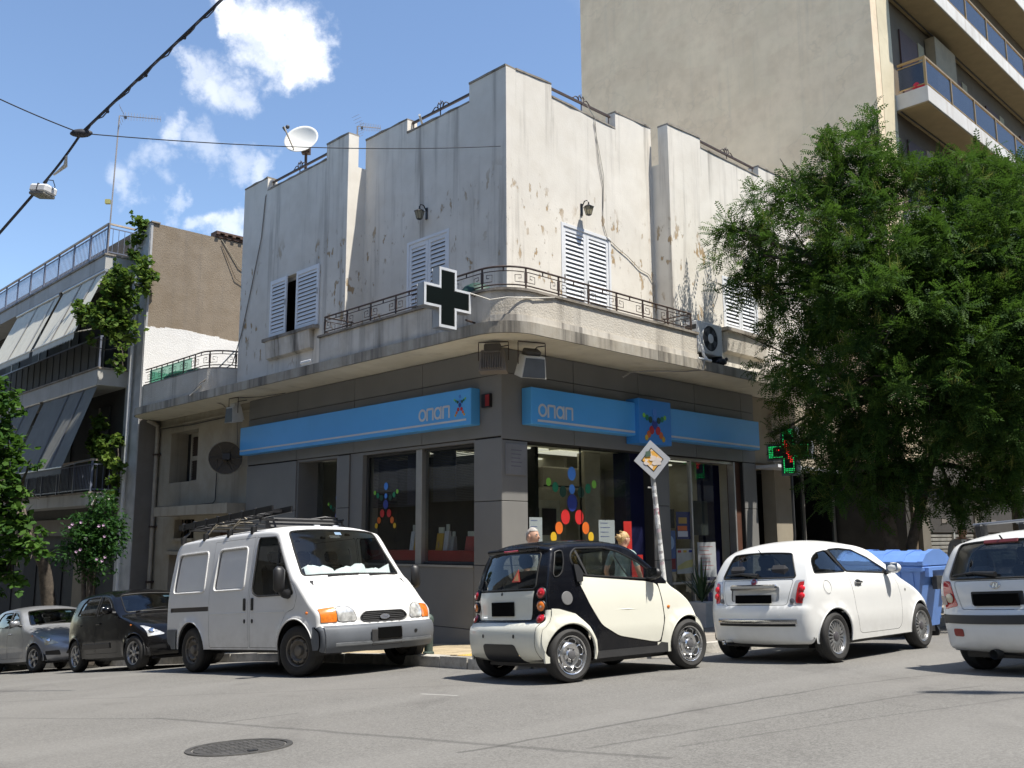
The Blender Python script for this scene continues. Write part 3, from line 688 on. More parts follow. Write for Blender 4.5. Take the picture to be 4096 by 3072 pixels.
f = MB(FL); f.box((11.66, AO-.5, 2.5), (11.74, AO-.44, 3.88)); f.box((12.92, AO-.5, 2.5), (13.0, AO-.44, 3.88)); f.box((11.74, AO-.5, 3.78), (12.92, AO-.441, 3.88)); f.box((11.74, AO-.5, 2.5), (12.92, AO-.441, 2.58)); f.box((12.27, AO-.5, 2.58), (12.37, AO-.442, 3.78)); f.box((11.74, AO-.5, 3.12), (12.27, AO-.443, 3.24)); f.box((12.37, AO-.5, 3.12), (12.92, AO-.443, 3.24))
ap(f, 'window_frame', WD)
for a, b_, c, d in ((11.74, 12.27, 2.58, 3.12), (12.37, 12.92, 2.58, 3.12), (11.74, 12.27, 3.24, 3.78), (12.37, 12.92, 3.24, 3.78)):
    p_ = ap(MB(FL).box((a, AO-.49, c), (b_, AO-.48, d)), 'window_pane', WDD)
    rep(MB(FL).box((a, AO-.478, c+.02), (b_, AO-.462, c+.05)), 'slat', WDD, p_, [(0, 0, .066*i) for i in range(8)])
f = MB(FL); f.box((11.66, AO-.3, 1.0), (12.82, AO-.29, 1.5)); w_ = ap(f, 'window_pane', GLD)
rep(MB(FL).box((11.9, AO-.2, 1.0), (11.925, AO-.18, 1.5)), 'bar', IRON, w_, [tuple(L*.28*i) for i in range(4)])
f = MB(FL); f.box((11.6, AO, .93), (12.9, AO+.08, 1.0)); ap(f, 'window_sill', PANNEX)
f = MB(FL); f.box((12.2, AO-.3, -2.6), (13.05, AO-.26, .57)); f.box((12.3, AO-.26, -1.5), (12.95, AO-.245, .45)); ap(f, 'door', WOOD)
f = MB(FL); f.box((12.1, AO, .57), (13.15, AO+.1, .66)); ap(f, 'door_lintel', PANNEX)
f = MB(FL); f.box((8.86, AO, 1.58), (12.9, AO+.55, 1.82)); f.box((9.0, AO, 1.35), (9.3, AO+.12, 1.58)); ap(f, 'entrance_canopy', PANNEX)
f = MB(FL); f.box((9.4, AO-.4, -2.6), (10.9, AO-.36, 1.2)); ap(f, 'door', WOOD)
# terrace wall and railing above the slab
tp = [W2(s, -1.06) for s in [13.1-.3*i for i in range(12)]]+[W2(*p) for p in arc((9.75, -.36), .70, 270, 180, 8)]
tp[-1] = W2(9.05, -.40)
mb = MB(); pathwall(tp, .12, 4.5, 5.08, mb, W2(12, 1)); ap(mb, 'terrace_parapet', PROUGH)
mb = MB(); pathwall([(p[0], p[1]) for p in tp], .15, 5.08, 5.115, mb, W2(12, 1)); ap(mb, 'terrace_coping', COPE)
mb = MB(FL); mb.box((13.05, .1, 4.5), (13.17, 1.06, 5.08)); ap(mb, 'terrace_parapet', PROUGH)
B_, B = B, AX
tl_ = sum(math.dist(a, b_) for a, b_ in zip(tp, tp[1:]))
railing([tuple(Vector(p)+(Vector(W2(12, 1))-Vector(p)).normalized()*.05) for p in tp], [.35+(tl_-.5)*i/6 for i in range(7)], 'terrace_railing', '', 5.13, 5.53)
B = B_
NET = glass('green_net', (.45, .75, .62), .15, .3, (.05, .25, .17, .35))
mb = MB(FL); mb.quad((12.8, 1.02, 5.13), (10.3, 1.02, 5.13), (10.3, 1.02, 5.48), (12.8, 1.02, 5.48)); mb.quad((12.8, 1.0, 5.12), (12.8, .3, 5.12), (12.8, .3, 5.45), (12.8, 1.0, 5.45)); ap(mb, 'shade_net', NET)
mb = MB(FL); mb.ball((11.6, .8, 5.18), (.7, .2, .14), 10); mb.ball((10.4, .9, 5.12), (.45, .15, .1), 10); ap(mb, 'folded_tarpaulin', mat('tarp_green', (.03, .09, .06), .7), 180)
PIPE = mat('old_pipe', (.33, .30, .25), .6, var=.2); PIPEW = mat('white_pipe', (.68, .68, .66), .5)
mb = MB(FL); mb.tube([(14.0, .5, 4.28), (13.98, .22, 4.15), (13.98, .2, 3.9), (13.98, .2, -2.8)], .06, 8)
ap(mb, 'drain_pipe', PIPE, 60)
for z in (3.3, 1.3, -.2): ap(MB(FL).box((13.89, .1, z), (14.07, .27, z+.05)), 'pipe_clamp', IRON)
mb = MB(FL); mb.tube([(13.9, .13, 1.86), (12, .13, 1.84), (10.6, .13, 1.88), (10.5, .13, 1.95), (10.47, .13, 3.0)], .012, 5); ap(mb, 'wall_cable', DARKG)
mb = MB(FL); mb.tube([(13.9, .16, 4.05), (12, .16, 4.0), (9.3, .16, 4.03)], .015, 5); ap(mb, 'wall_cable', DARKG)

# ================================================================ left apartment building
LB = wthing('apartment_building', 'left apartment block with lit awnings, brown side wall and climbing vine', 'building', (*sr(18, 1), -2.2))
lp = at_(LB); LO = .68; LS = 14.12
# side wall: brown render above white limewash
mb = MB()
def sidebox(mb, s0, s1, o0, o1, z0, z1): mb.box((s0, o0, z0), (s1, o1, z1), 0, FL)
sidebox(mb, LS, 40, -12, LO, 6.86, 10.08); lp(mb, 'side_wall', PBROWN)
mb = MB(); sidebox(mb, LS-.02, LS+.3, -12, LO-.003, 4.4, 6.86); lp(mb, 'side_wall', PLIME)
mb = MB(); n_ = 90
for i in range(n_):   # ragged edge of the limewash
    a, b_ = LO-.003-(12.0+LO)*i/n_, LO-.003-(12.0+LO)*(i+1)/n_; h = .12+.06*math.sin(i*.21)+rng.uniform(-.025, .025)
    sidebox(mb, LS-.018, LS-.002, b_, a, 6.86, 6.86+h)
lp(mb, 'limewash_edge', PLIME)
mb = MB(); sidebox(mb, LS-.012, LS+.2, LO-.06, LO+.004, 4.45, 10.06); lp(mb, 'corner_strip', mat('cement_grey', (.36, .36, .36), .85))
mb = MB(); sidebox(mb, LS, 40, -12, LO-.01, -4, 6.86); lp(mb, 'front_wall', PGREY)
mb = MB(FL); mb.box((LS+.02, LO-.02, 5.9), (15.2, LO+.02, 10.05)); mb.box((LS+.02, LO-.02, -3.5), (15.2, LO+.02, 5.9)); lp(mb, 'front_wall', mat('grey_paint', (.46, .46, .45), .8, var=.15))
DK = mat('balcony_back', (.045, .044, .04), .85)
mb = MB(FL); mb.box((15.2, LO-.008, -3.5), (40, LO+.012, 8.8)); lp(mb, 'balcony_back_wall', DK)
mb = MB(FL); mb.box((LS-.05, LO-.25, 10.08), (LS+.3, LO+.01, 10.12)); lp(mb, 'coping', COPE)
mb = MB(); sidebox(mb, LS-.03, LS+.3, -12, -1.3, 10.1, 10.17)
for i in range(40): sidebox(mb, LS-.10, LS+.3, -1.3-i*.26-.11, -1.3-i*.26, 10.17, 10.23)
sidebox(mb, LS-.08, LS+.3, -12, -1.3, 10.23, 10.28); lp(mb, 'tiled_ridge', mat('roof_tile_brown', (.10, .06, .045), .8))
def lslab(z0, z1, o=1.55, s0=15.1):
    mb = MB(FL); mb.box((s0, LO, z0), (40, o, z1)); lp(mb, 'balcony_slab', PBALC)
    mb = MB(FL); mb.box((s0-.03, LO, z1+.002), (40, o+.04, z1+.05)); lp(mb, 'slab_coping', COPE)
lslab(8.72, 9.13); lslab(5.32, 5.78); lslab(1.93, 2.25)
RBL = mat('grey_blue_railing', (.16, .18, .24), .5, .2); RWD = mat('beige_handrail', (.45, .37, .29), .6)
def lrail(z0, z1, o, s0, s1, solidm=None, step=.115, back=True):
    rt = lp(MB(FL).box((s0, o-.03, z1-.05), (s1, o+.03, z1)), 'handrail', RWD)
    sub(MB(FL).box((s0, o-.015, z1-.16), (s1, o+.015, z1-.13)), 'rail', RBL, rt); sub(MB(FL).box((s0, o-.015, z0+.06), (s1, o+.015, z0+.09)), 'rail', RBL, rt)
    ob = MB(FL).box((s0, o-.008, z0+.09), (s0+.016, o+.008, z1-.16))
    rep(ob, 'baluster', RBL, rt, [tuple(L*(.1+step*i)) for i in range(int((s1-s0)/step)-1)])
    po = MB(FL).box((s0, o-.025, z0-.1), (s0+.045, o+.025, z1-.05)); rep(po, 'post', RBL, rt, [tuple(L*1.35*i) for i in range(int((s1-s0)/1.35)+1)])
    if back:
        r2 = lp(MB(FL).box((s0-.02, LO+.03, z1-.05), (s0+.03, o-.03, z1)), 'handrail', RWD)
        sub(MB(FL).box((s0, LO+.03, z1-.16), (s0+.02, o, z1-.13)), 'rail', RBL, r2); sub(MB(FL).box((s0, LO+.03, z0+.06), (s0+.02, o, z0+.09)), 'rail', RBL, r2)
        rep(MB(FL).box((s0, o, z0+.09), (s0+.014, o+.014, z1-.16)), 'baluster', RBL, r2, [tuple(RD*(.14+.17*i)) for i in range(5)])
lrail(9.18, 10.12, 1.5, 15.14, 30)
lrail(2.30, 3.22, 1.5, 15.14, 30)
mb = MB(FL); mb.box((15.16, 1.46, 5.82), (32, 1.5, 6.72)); lp(mb, 'balcony_panel', mat('dark_balcony_panel', (.05, .05, .045), .8))
BARS = mat('cloth_dark_stripe', (.03, .032, .028), .9)
rep(MB(FL).box((15.4, 1.505, 5.85), (15.45, 1.515, 6.7)), 'panel_joint', BARS, lp(MB(FL).box((15.14, 1.44, 6.72), (32, 1.52, 6.76)), 'handrail', RBL), [tuple(L*.6*i) for i in range(24)])
mb = MB(FL); mb.box((15.12, 1.48, 5.80), (15.16, 1.53, 6.75)); lp(mb, 'post', RBL)
# drain pipe, white boards
mb = MB(FL); mb.tube([(14.65, LO+.12, 8.9), (14.65, LO+.12, 4.9)], .05, 8); mb.tube([(14.65, LO+.12, 4.9), (14.65, LO+.12, -3.3)], .05, 8); lp(mb, 'drain_pipe', PIPEW, 60)
# windows and doors in the shade of the balconies
for z0, z1 in ((6.0, 8.4), (2.5, 4.9)):
    for i in range(4):
        a = 16.2+i*3.0
        mb = MB(FL); mb.box((a, LO+.013, z0-.1), (a+1.5, LO+.05, z1)); o = lp(mb, 'window', mat('shutter_green', (.03, .035, .03), .7))
        sub(MB(FL).box((a+.7, LO+.05, z0-.1), (a+.8, LO+.07, z1)), 'frame', WD, o)
mb = MB(FL); mb.box((16.5, LO+.013, -3), (18.2, LO+.06, 1.0)); lp(mb, 'door', mat('wood_panel', (.13, .09, .05), .6))
mb = MB(FL); mb.box((15.3, LO+.013, 1.1), (34, LO+.14, 1.6)); lp(mb, 'string_course', PGREY)
for i, a in enumerate((19.2, 21.6, 24)):
    mb = MB(FL); mb.box((a, LO+.013, -1.8), (a+1.2, LO+.05, .7)); o = lp(mb, 'window', DARK); sub(MB(FL).box((a-.08, LO+.013, -1.9), (a+1.28, LO+.1, -1.8)), 'sill', PGREY, o)
# awnings: each its own cloth, arms and roller
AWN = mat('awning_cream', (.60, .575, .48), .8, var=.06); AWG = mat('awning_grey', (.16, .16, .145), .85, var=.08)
def awning(s0, s1, zt, zb, ot, ob, m_, name, lab, stripe, group):
    r_ = wthing(name, lab, 'awning', tuple(FL @ Vector((s0, ot, zb))), group)
    q = at_(r_); k = 12; mb = MB(FL)
    for i in range(k+1):
        f_ = i/k; sag = -.06*math.sin(math.pi*f_)
        o = ot+(ob-ot)*f_; z = zt+(zb-zt)*f_+sag*.5
        mb.v += [tuple(FL @ Vector((s0+(s1-s0)*j/8, o+.012*math.sin(j*2.4+i*.3), z))) for j in range(9)]
    for i in range(k):
        for j in range(8): mb.f.append((i*9+j, i*9+j+1, (i+1)*9+j+1, (i+1)*9+j)); mb.m.append(0)
    q(mb, 'cloth', m_, 180)
    mb = MB(FL); nn_ = int((s1-s0)/.12)
    for i in range(nn_):
        a = s0+(s1-s0)*i/nn_; b_ = s0+(s1-s0)*(i+1)/nn_
        mb.add([(a, ob, zb), (b_, ob, zb), (b_, ob+.01, zb-.16), ((a+b_)/2, ob+.015, zb-.22), (a, ob+.01, zb-.16)], [(0, 1, 2, 3, 4)])
    q(mb, 'valance', m_)
    for st_ in stripe: 
        mb = MB(FL); a = s0+(s1-s0)*st_
        mb.add([(a, ot+.012, zt+.012), (a+.10, ot+.012, zt+.012), (a+.10, ob+.012, zb+.014), (a, ob+.012, zb+.014)], [(0, 1, 2, 3)]); q(mb, 'seam_band', mat('awning_band', (.40, .37, .33), .8) if m_ is AWN else mat('awning_band_dark', (.12, .12, .13), .8))
    q(MB(FL).tube([(s0, ot, zt+.05), (s1, ot, zt+.05)], .05, 8), 'roller', ALU, 60)
    q(MB(FL).tube([(s0, ob, zb), (s1, ob, zb)], .025, 6), 'front_bar', ALU, 60)
    for a in (s0+.1, s1-.1): q(MB(FL).tube([(a, ot-.1, zb+.3), (a, ob, zb)], .018, 5), 'arm', ALU)
AG = 'awnings on the left apartment block'
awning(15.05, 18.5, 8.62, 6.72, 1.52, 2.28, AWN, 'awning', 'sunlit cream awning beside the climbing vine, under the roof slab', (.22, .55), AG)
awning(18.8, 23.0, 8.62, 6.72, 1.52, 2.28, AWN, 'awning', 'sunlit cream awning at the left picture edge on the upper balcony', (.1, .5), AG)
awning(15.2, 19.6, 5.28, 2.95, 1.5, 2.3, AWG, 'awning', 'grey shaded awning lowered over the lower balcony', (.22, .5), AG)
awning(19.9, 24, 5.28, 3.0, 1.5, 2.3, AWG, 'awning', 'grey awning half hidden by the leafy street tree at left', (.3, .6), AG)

# ================================================================ shop row and tower block on the right
SHP = wthing('shop_building', 'dark ground floor shop between the grey shop and the tower', 'building', (*sr(.5, 11), -.9))
sp_ = at_(SHP)
TAN = plaster('tan_column', (.36, .32, .25), .3, 0, grime=.3, bump=.1)
mb = MB(FR); mb.box((8.92, -.3, -2), (9.68, .05, 3.9)); sp_(mb, 'column', TAN)
mb = MB(FR); mb.box((8.1, -.4, 2.7), (13.0, -.05, 4.29)); sp_(mb, 'shop_fascia', plaster('tan_fascia', (.34, .30, .23), .3, 0))
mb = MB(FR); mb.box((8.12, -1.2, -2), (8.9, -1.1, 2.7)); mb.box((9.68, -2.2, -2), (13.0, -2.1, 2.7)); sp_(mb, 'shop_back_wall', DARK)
mb = MB(FR); mb.box((9.7, -.5, -.8), (12.9, -.49, 2.65)); sp_(mb, 'window_pane', GLD)
for a in (9.7, 11.2, 12.86): sp_(MB(FR).box((a, -.55, -.9), (a+.05, -.44, 2.7)), 'window_mullion', ALU)
mb = MB(FR); mb.box((9.68, -.5, -2), (13, .02, -.6)); sp_(mb, 'stall_riser', TAN)
mb = MB(FR); mb.box((8.15, -.06, 2.55), (11.4, .6, 2.62)); sp_(mb, 'shop_awning_shelf', mat('white_shelf', (.6, .62, .66), .5))
mb = MB(FR); mb.box((10.2, -8, 4.3), (13.0, -.3, 9.2)); mb.box((8.1, -1, 4.3), (13, -.3, 4.5)); sp_(mb, 'upper_wall', PW2)

T = wthing('tower_block', 'tall beige apartment tower with blank side wall and glazed corner balconies', 'building', (*sr(-1, 15), -.9))
tp_ = at_(T); TS = 13.0; TO = 1.5
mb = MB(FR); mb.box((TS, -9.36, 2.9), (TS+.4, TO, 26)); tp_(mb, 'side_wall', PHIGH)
mb = MB(FR); mb.box((TS+.1, -9.36, -3), (TS+.4, TO-.1, 2.897)); tp_(mb, 'ground_floor_wall', mat('dark_shop_tone', (.05, .047, .042), .7, var=.2))  # gloom of the shop interior put into the wall colour
mb = MB(FR); mb.box((TS+.4, TO-.3, 2.9), (14.28, TO+.012, 26)); tp_(mb, 'corner_pier', PSTRIP)
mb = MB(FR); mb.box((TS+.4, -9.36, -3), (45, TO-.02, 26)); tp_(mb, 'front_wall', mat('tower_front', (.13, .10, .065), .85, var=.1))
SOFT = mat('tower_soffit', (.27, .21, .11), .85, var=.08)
for zf in (9.55, 13.05, 16.6, 20.1):
    mb = MB(FR); mb.box((14.28, TO, zf+.04), (45, TO+.92, zf+.5)); o = tp_(mb, 'balcony_slab', plaster('travertine_slab', (.66, .64, .60), .5, 0, dark=(.3, .22, .15), grime=.3, bump=.1))
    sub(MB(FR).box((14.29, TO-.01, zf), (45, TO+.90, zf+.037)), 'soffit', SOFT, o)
BGL = glass('balcony_glass', (.30, .34, .42), .45, .15, (.08, .11, .17, .5)); GOLD = mat('bronze_rail', (.36, .24, .10), .45, .4)
for zf in (9.55, 13.05, 16.6):
    z0 = zf+.5
    rt = tp_(MB(FR).box((14.3, TO+.84, z0+.86), (45, TO+.90, z0+.92)), 'handrail', GOLD)
    sub(MB(FR).box((14.3, TO+.1, z0+.86), (14.36, TO+.835, z0+.92)), 'handrail', GOLD, rt); sub(MB(FR).box((14.3, TO+.1, z0+.75), (14.33, TO+.835, z0+.775)), 'rail', GOLD, rt); sub(MB(FR).box((14.3, TO+.1, z0+.08), (14.33, TO+.835, z0+.105)), 'rail', GOLD, rt); sub(MB(FR).box((14.4, TO+.855, z0+.10), (45, TO+.88, z0+.12)), 'rail', GOLD, rt)
    rep(MB(FR).box((14.3, TO+.84, z0), (14.36, TO+.90, z0+.86)), 'post', GOLD, rt, [tuple(RD*(1.9*i)) for i in range(12)])
    rep(MB(FR).box((14.40, TO+.862, z0+.125), (16.18, TO+.874, z0+.82)), 'glass_panel', BGL, rt, [tuple(RD*(1.9*i)) for i in range(12)])
    sub(MB(FR).box((14.312, TO+.12, z0+.11), (14.324, TO+.82, z0+.745)), 'glass_panel', BGL, rt)
BRN = mat('brown_shutter_door', (.07, .03, .02), .6)
for zf in (6.1, 9.55, 13.05, 16.6):
    for i in range(4):
        a = 14.9+3.6*i
        o = tp_(MB(FR).box((a, TO-.018, zf+.5), (a+1.3, TO+.03, zf+2.85)), 'balcony_door', BRN); sub(MB(FR).box((a+1.3, TO-.018, zf+.5), (a+1.75, TO+.05, zf+2.9)), 'door_frame', mat('door_jamb', (.34, .29, .18), .8), o)
for zf in (13.05, 16.6):
    tp_(MB(FR).tube([(14.3, TO+.12, zf-.03), (45, TO+.12, zf-.03)], .02, 5), 'soffit_pipe', DARKG)
    tp_(MB(FR).box((16.9, TO+.0, zf+.5), (18.6, TO+.3, zf+3.3)), 'balcony_pier', mat('pier_tan', (.30, .24, .15), .8))
tag(link(MB(FR).ball((14.5, TO+.6, 13.68), (.22, .18, .16), 12).mesh('red_cloth', mat('cloth_red', (.55, .03, .06), .9), 180), 'red_cloth'), 'bright red bundle on the corner of the tower balcony', 'cloth')
# ground floor with the roller shutter
mb = MB(FR); mb.box((TS+.4, TO-.02, 2.3), (40, TO+.2, 2.895)); tp_(mb, 'shop_canopy', mat('canopy_grey', (.10, .09, .08), .8))
for a in (13.6, 17.4, 21.2, 25):
    tp_(MB(FR).box((a, TO-.02, -2), (a+.5, TO+.1, 2.3)), 'shop_pier', plaster('dark_pier', (.17, .155, .13), .3, 0))
SHM = mat('shutter_steel', (.27, .255, .225), .5, .3, var=.25, vs=3, dirt=.4)
for k_, a in enumerate((14.1, 17.9, 21.7)):
    rt = tp_(MB(FR).box((a, TO-.015, 1.05), (a+3.3, TO+.06, 2.3)), 'shutter_box', mat('shutter_box_brown', (.045, .04, .035), .8))
    rep(MB(FR).prism([(TO-.01, -.9), (TO+.035, -.885), (TO+.035, -.82), (TO-.01, -.80)], a+.05, a+3.25, ax=0), 'shutter_slat', SHM, rt, [(0, 0, -.6+.105*i) for i in range(24)])
    sub(MB(FR).box((a+1.62, TO+.04, -1.6), (a+1.72, TO+.09, 1.05)), 'shutter_guide', ALU, rt)
    sub(MB(FR).box((a+.9, TO+.065, 1.3), (a+1.3, TO+.075, 1.42)), 'notice_plate', mat('notice', (.16, .14, .12), .7), rt)

# ================================================================ buildings across the two streets, behind the camera
def opposite(F, s0, s1, o0, o1, h, lab):
    o = wthing('apartment_building', lab, 'building', tuple(F @ Vector(((s0+s1)/2, o0, -1))))
    q = at_(o); q(MB(F).box((s0, o0, -4), (s1, o1, h)), 'wall', plaster('opposite_wall', (.40, .36, .29), .3, 0))
    for z in range(3, int(h)-2, 3):
        q(MB(F).box((s0+.5, o0-1.0 if o1 > o0 else o0, z), (s1-.5, o0 if o1 > o0 else o0+1.0, z+.9)), 'balcony', PBALC)
        q(MB(F).box((s0+1, o0-.02, z+1), (s1-1, o0+.02, z+2.4)), 'window_band', DARKG)
opposite(FL, -7, 45, 14.5, 24, 11, 'apartment block across the left street, outside the picture')
opposite(FR, -42, -9, 25, 50, 22, 'apartment block diagonally across the crossing, outside the picture')
opposite(FR, -6, 45, 19.5, 29, 16, 'apartment block across the right street, outside the picture')
# ================================================================ signs
def at3(root): return (lambda mb, name, mats, smooth=None, label=None: part(mb, name, mats, root, True, smooth, label))
FIG = [(0, .93, .085, 'blue'), (0, .70, .06, 'blue'), (0, .50, .105, 'navy'), (-.17, .66, .07, 'dgreen'), (.17, .66, .07, 'dgreen'), (-.31, .72, .062, 'green'), (.31, .72, .062, 'green'), (-.43, .79, .05, 'lime'), (.43, .79, .05, 'lime'),
       (-.13, .29, .09, 'red'), (.13, .29, .09, 'red'), (-.25, .13, .075, 'orange'), (.25, .13, .075, 'orange'), (-.35, .0, .06, 'yellow'), (.35, .0, .06, 'yellow')]
def figure(q, F, s, z, off, w, h, t=.004, head=1.0, flip=1):
    for dx, dz, r_, c in FIG:
        q(MB(F).disc((s+dx*w*flip, off, z+dz*h), (r_*w*head, r_*w*1.15*head), 18, 0, None, 1, t), 'dot', DOT[c])
def letters(q, F, s, z, off, w, h, dirn=1):
    """the four letters o, p, a, p as flat raised strips; dirn flips reading direction of the frame axis"""
    lw = w/4.25; th = h*.17
    def X(u): return s+dirn*u
    def arcpts(cx, cz, rx, rz, a0, a1, k=20): return [(cx+rx*math.cos(R(a0+(a1-a0)*i/k)), cz+rz*math.sin(R(a0+(a1-a0)*i/k))) for i in range(k+1)]
    def band(path, name, closed=False):
        mb = MB(F); n_ = len(path); vs = []
        for i, p in enumerate(path):
            a = Vector(path[i-1] if closed or i else path[0]); b_ = Vector(path[(i+1) % n_] if closed or i < n_-1 else path[-1]); d = (b_-a).normalized(); nn_ = Vector((-d.y, d.x))*th/2
            for sg in (-1, 1):
                for o in (off, off+.006): vs.append((X(p[0]+sg*nn_.x), o, z+p[1]+sg*nn_.y))
        fs = []
        for i in range(n_ if closed else n_-1):
            a = i*4; b_ = ((i+1) % n_)*4
            fs += [(a+1, b_+1, b_+3, a+3), (a, b_, b_+1, a+1), (a+2, a+3, b_+3, b_+2)]
        mb.add(vs, fs); return mb
    rr = lw*.42
    q(band(arcpts(lw*.5, h*.5, rr, h*.5-th/2, 0, 360)[:-1], 'o', True), 'letter', SGREY)
    for k in (1.06, 3.18):
        x0 = lw*k; q(band([(x0+th/2, 0), (x0+th/2, h-th*.9)]+arcpts(x0+th/2+h*.08, h-th/2-h*.08, h*.08, h*.08, 180, 90, 4)+[(x0+lw*.86-h*.0, h-th/2), (x0+lw*.86, h-th/2-.001), (x0+lw*.86, 0)], 'p'), 'letter', SGREY)
    x0 = lw*2.1
    q(band(arcpts(x0+lw*.46, h*.5, lw*.40, h*.5-th/2, 20, 340), 'a'), 'letter', SGREY)
    q(band([(x0+lw*.88, 0), (x0+lw*.88, h)], 'a'), 'letter', SGREY)
S1 = wthing('shop_sign', 'long light blue shop sign on the left front, lettering at its right end', 'sign', tuple(FL @ Vector((4.5, .2, 3.2)))); q = at3(S1)
q(MB(FL).cham((.5, GLo+.002, 2.95), (8.8, .42, 3.61), .012), 'sign_box', SBLUE)
q(MB(FL).box((.62, .421, 3.03), (8.78, .427, 3.066)), 'stripe', SGREY)
letters(q, FL, 1.96, 3.12, .421, .92, .235, -1)
figure(q, FL, .79, 3.145, .421, .34, .36, .006)
S2 = wthing('shop_sign', 'light blue shop sign over the entrance with a square figure panel', 'sign', tuple(FR @ Vector((4, .1, 3.2)))); q = at3(S2)
q(MB(FR).cham((.30, GRo+.002, 2.95), (7.9, .30, 3.61), .012), 'sign_box', SBLUE)
q(MB(FR).box((.45, .301, 3.0), (3.22, .307, 3.04)), 'stripe', SGREY); q(MB(FR).box((4.3, .301, 3.0), (7.88, .307, 3.04)), 'stripe', SGREY)
letters(q, FR, .47, 3.09, .301, .95, .24, 1)
q(MB(FR).cham((3.24, GRo+.01, 2.80), (4.31, .40, 3.70), .012), 'square_panel', SBLUE2)
figure(q, FR, 3.74, 2.92, .401, .80, .56, .008, 1.05)
for F, s, z, off, w, h, lab in ((FL, 5.72, 1.0, -.33, .78, .92, 'dot figure decal on the narrow recessed window at left'), (FL, 3.47, 1.22, .03, .86, .84, 'dot figure decal on the wide left window beside the mullion'), (FR, 1.74, .98, -.065, 1.48, 1.26, 'large dot figure decal on the big entrance side window')):
    d = wthing('window_decal', lab, 'decal', tuple(F @ Vector((s, off, z))), 'dot figures on the windows'); q = at3(d); figure(q, F, s, z, off, w, h, .003, .9)
# projecting pharmacy cross without light
def cross_pts(c, z, w, a): return [(c-a, z-w), (c+a, z-w), (c+a, z-a), (c+w, z-a), (c+w, z+a), (c+a, z+a), (c+a, z+w), (c-a, z+w), (c-a, z+a), (c-w, z+a), (c-w, z-a), (c-a, z-a)]
PC = wthing('pharmacy_cross', 'large unlit dark pharmacy cross with silver frame at the balcony corner', 'cross sign', tuple(FL @ Vector((-.35, 1.2, 4.8)))); q = at3(PC)
q(MB(FL).prism(cross_pts(1.77, 4.82, .50, .185), -.44, -.28, ax=0), 'case', ALU)
q(MB(FL).prism(cross_pts(1.77, 4.82, .445, .135), -.445, -.27, ax=0), 'dark_face', mat('dark_led_face', (.002, .005, .005), .8, spec=.08))
o_, i_ = cross_pts(1.77, 4.82, .50, .185), cross_pts(1.77, 4.82, .455, .145)
mb = MB(FL)
for i in range(12):
    j = (i+1) % 12
    for s in (-.45, -.265): mb.add([(s, *o_[i]), (s, *o_[j]), (s, *i_[j]), (s, *i_[i])], [(0, 1, 2, 3)])
q(mb, 'frame', mat('bright_frame', (.72, .74, .76), .35, .3))
for z in (5.02, 4.55): q(MB(FL).tube([(-.35, 1.3, z), (-.35, 1.0, z-.03)], .018, 6), 'bracket', IRON)
# lit LED cross above the next shop
LC = wthing('led_cross', 'lit green and red LED pharmacy cross behind the tree leaves', 'cross sign', tuple(FR @ Vector((7.9, .3, 2.9)))); q = at3(LC)
q(MB(FR).prism(cross_pts(1.05, 2.87, .55, .2), 7.85, 8.0, ax=0), 'case', mat('cross_case', (.16, .17, .18), .5))
q(MB(FR).prism(cross_pts(1.05, 2.87, .50, .16), 7.84, 7.86, ax=0), 'dark_face', BLACKP)
LEDG = mat('led_green', (.02, .75, .18), .5, emit=.5); LEDR = mat('led_red', (.9, .02, .02), .5, emit=.8)
mg, mr_ = MB(FR), MB(FR)
for i in range(-12, 13):
    for j in range(-12, 13):
        if abs(i) > 3 and abs(j) > 3: continue
        edge = max(abs(i), abs(j)); arm = min(abs(i), abs(j))
        p_ = (7.838, 1.05+i*.04, 2.87+j*.04)
        if edge >= 10 or (arm == 3 and edge > 3): mg.box((p_[0], p_[1]-.011, p_[2]-.011), (p_[0]+.004, p_[1]+.011, p_[2]+.011))
        elif (abs(i+.3*j) < 1.5 and abs(j) < 7) or (abs(j-1) < 1 and 5 < abs(i) < 8): mr_.box((p_[0], p_[1]-.012, p_[2]-.012), (p_[0]+.004, p_[1]+.012, p_[2]+.012))
for mm_, mt_, nm in ((mg, LEDG, 'green_leds'), (mr_, LEDR, 'red_leds')): o = q(mm_, nm, mt_); o['kind'] = 'stuff'
q(MB(FR).tube([(7.92, 1.05, 2.35), (7.92, 1.05, 1.0), (7.92, .9, -.8)], .03, 6), 'pole', DARKG)

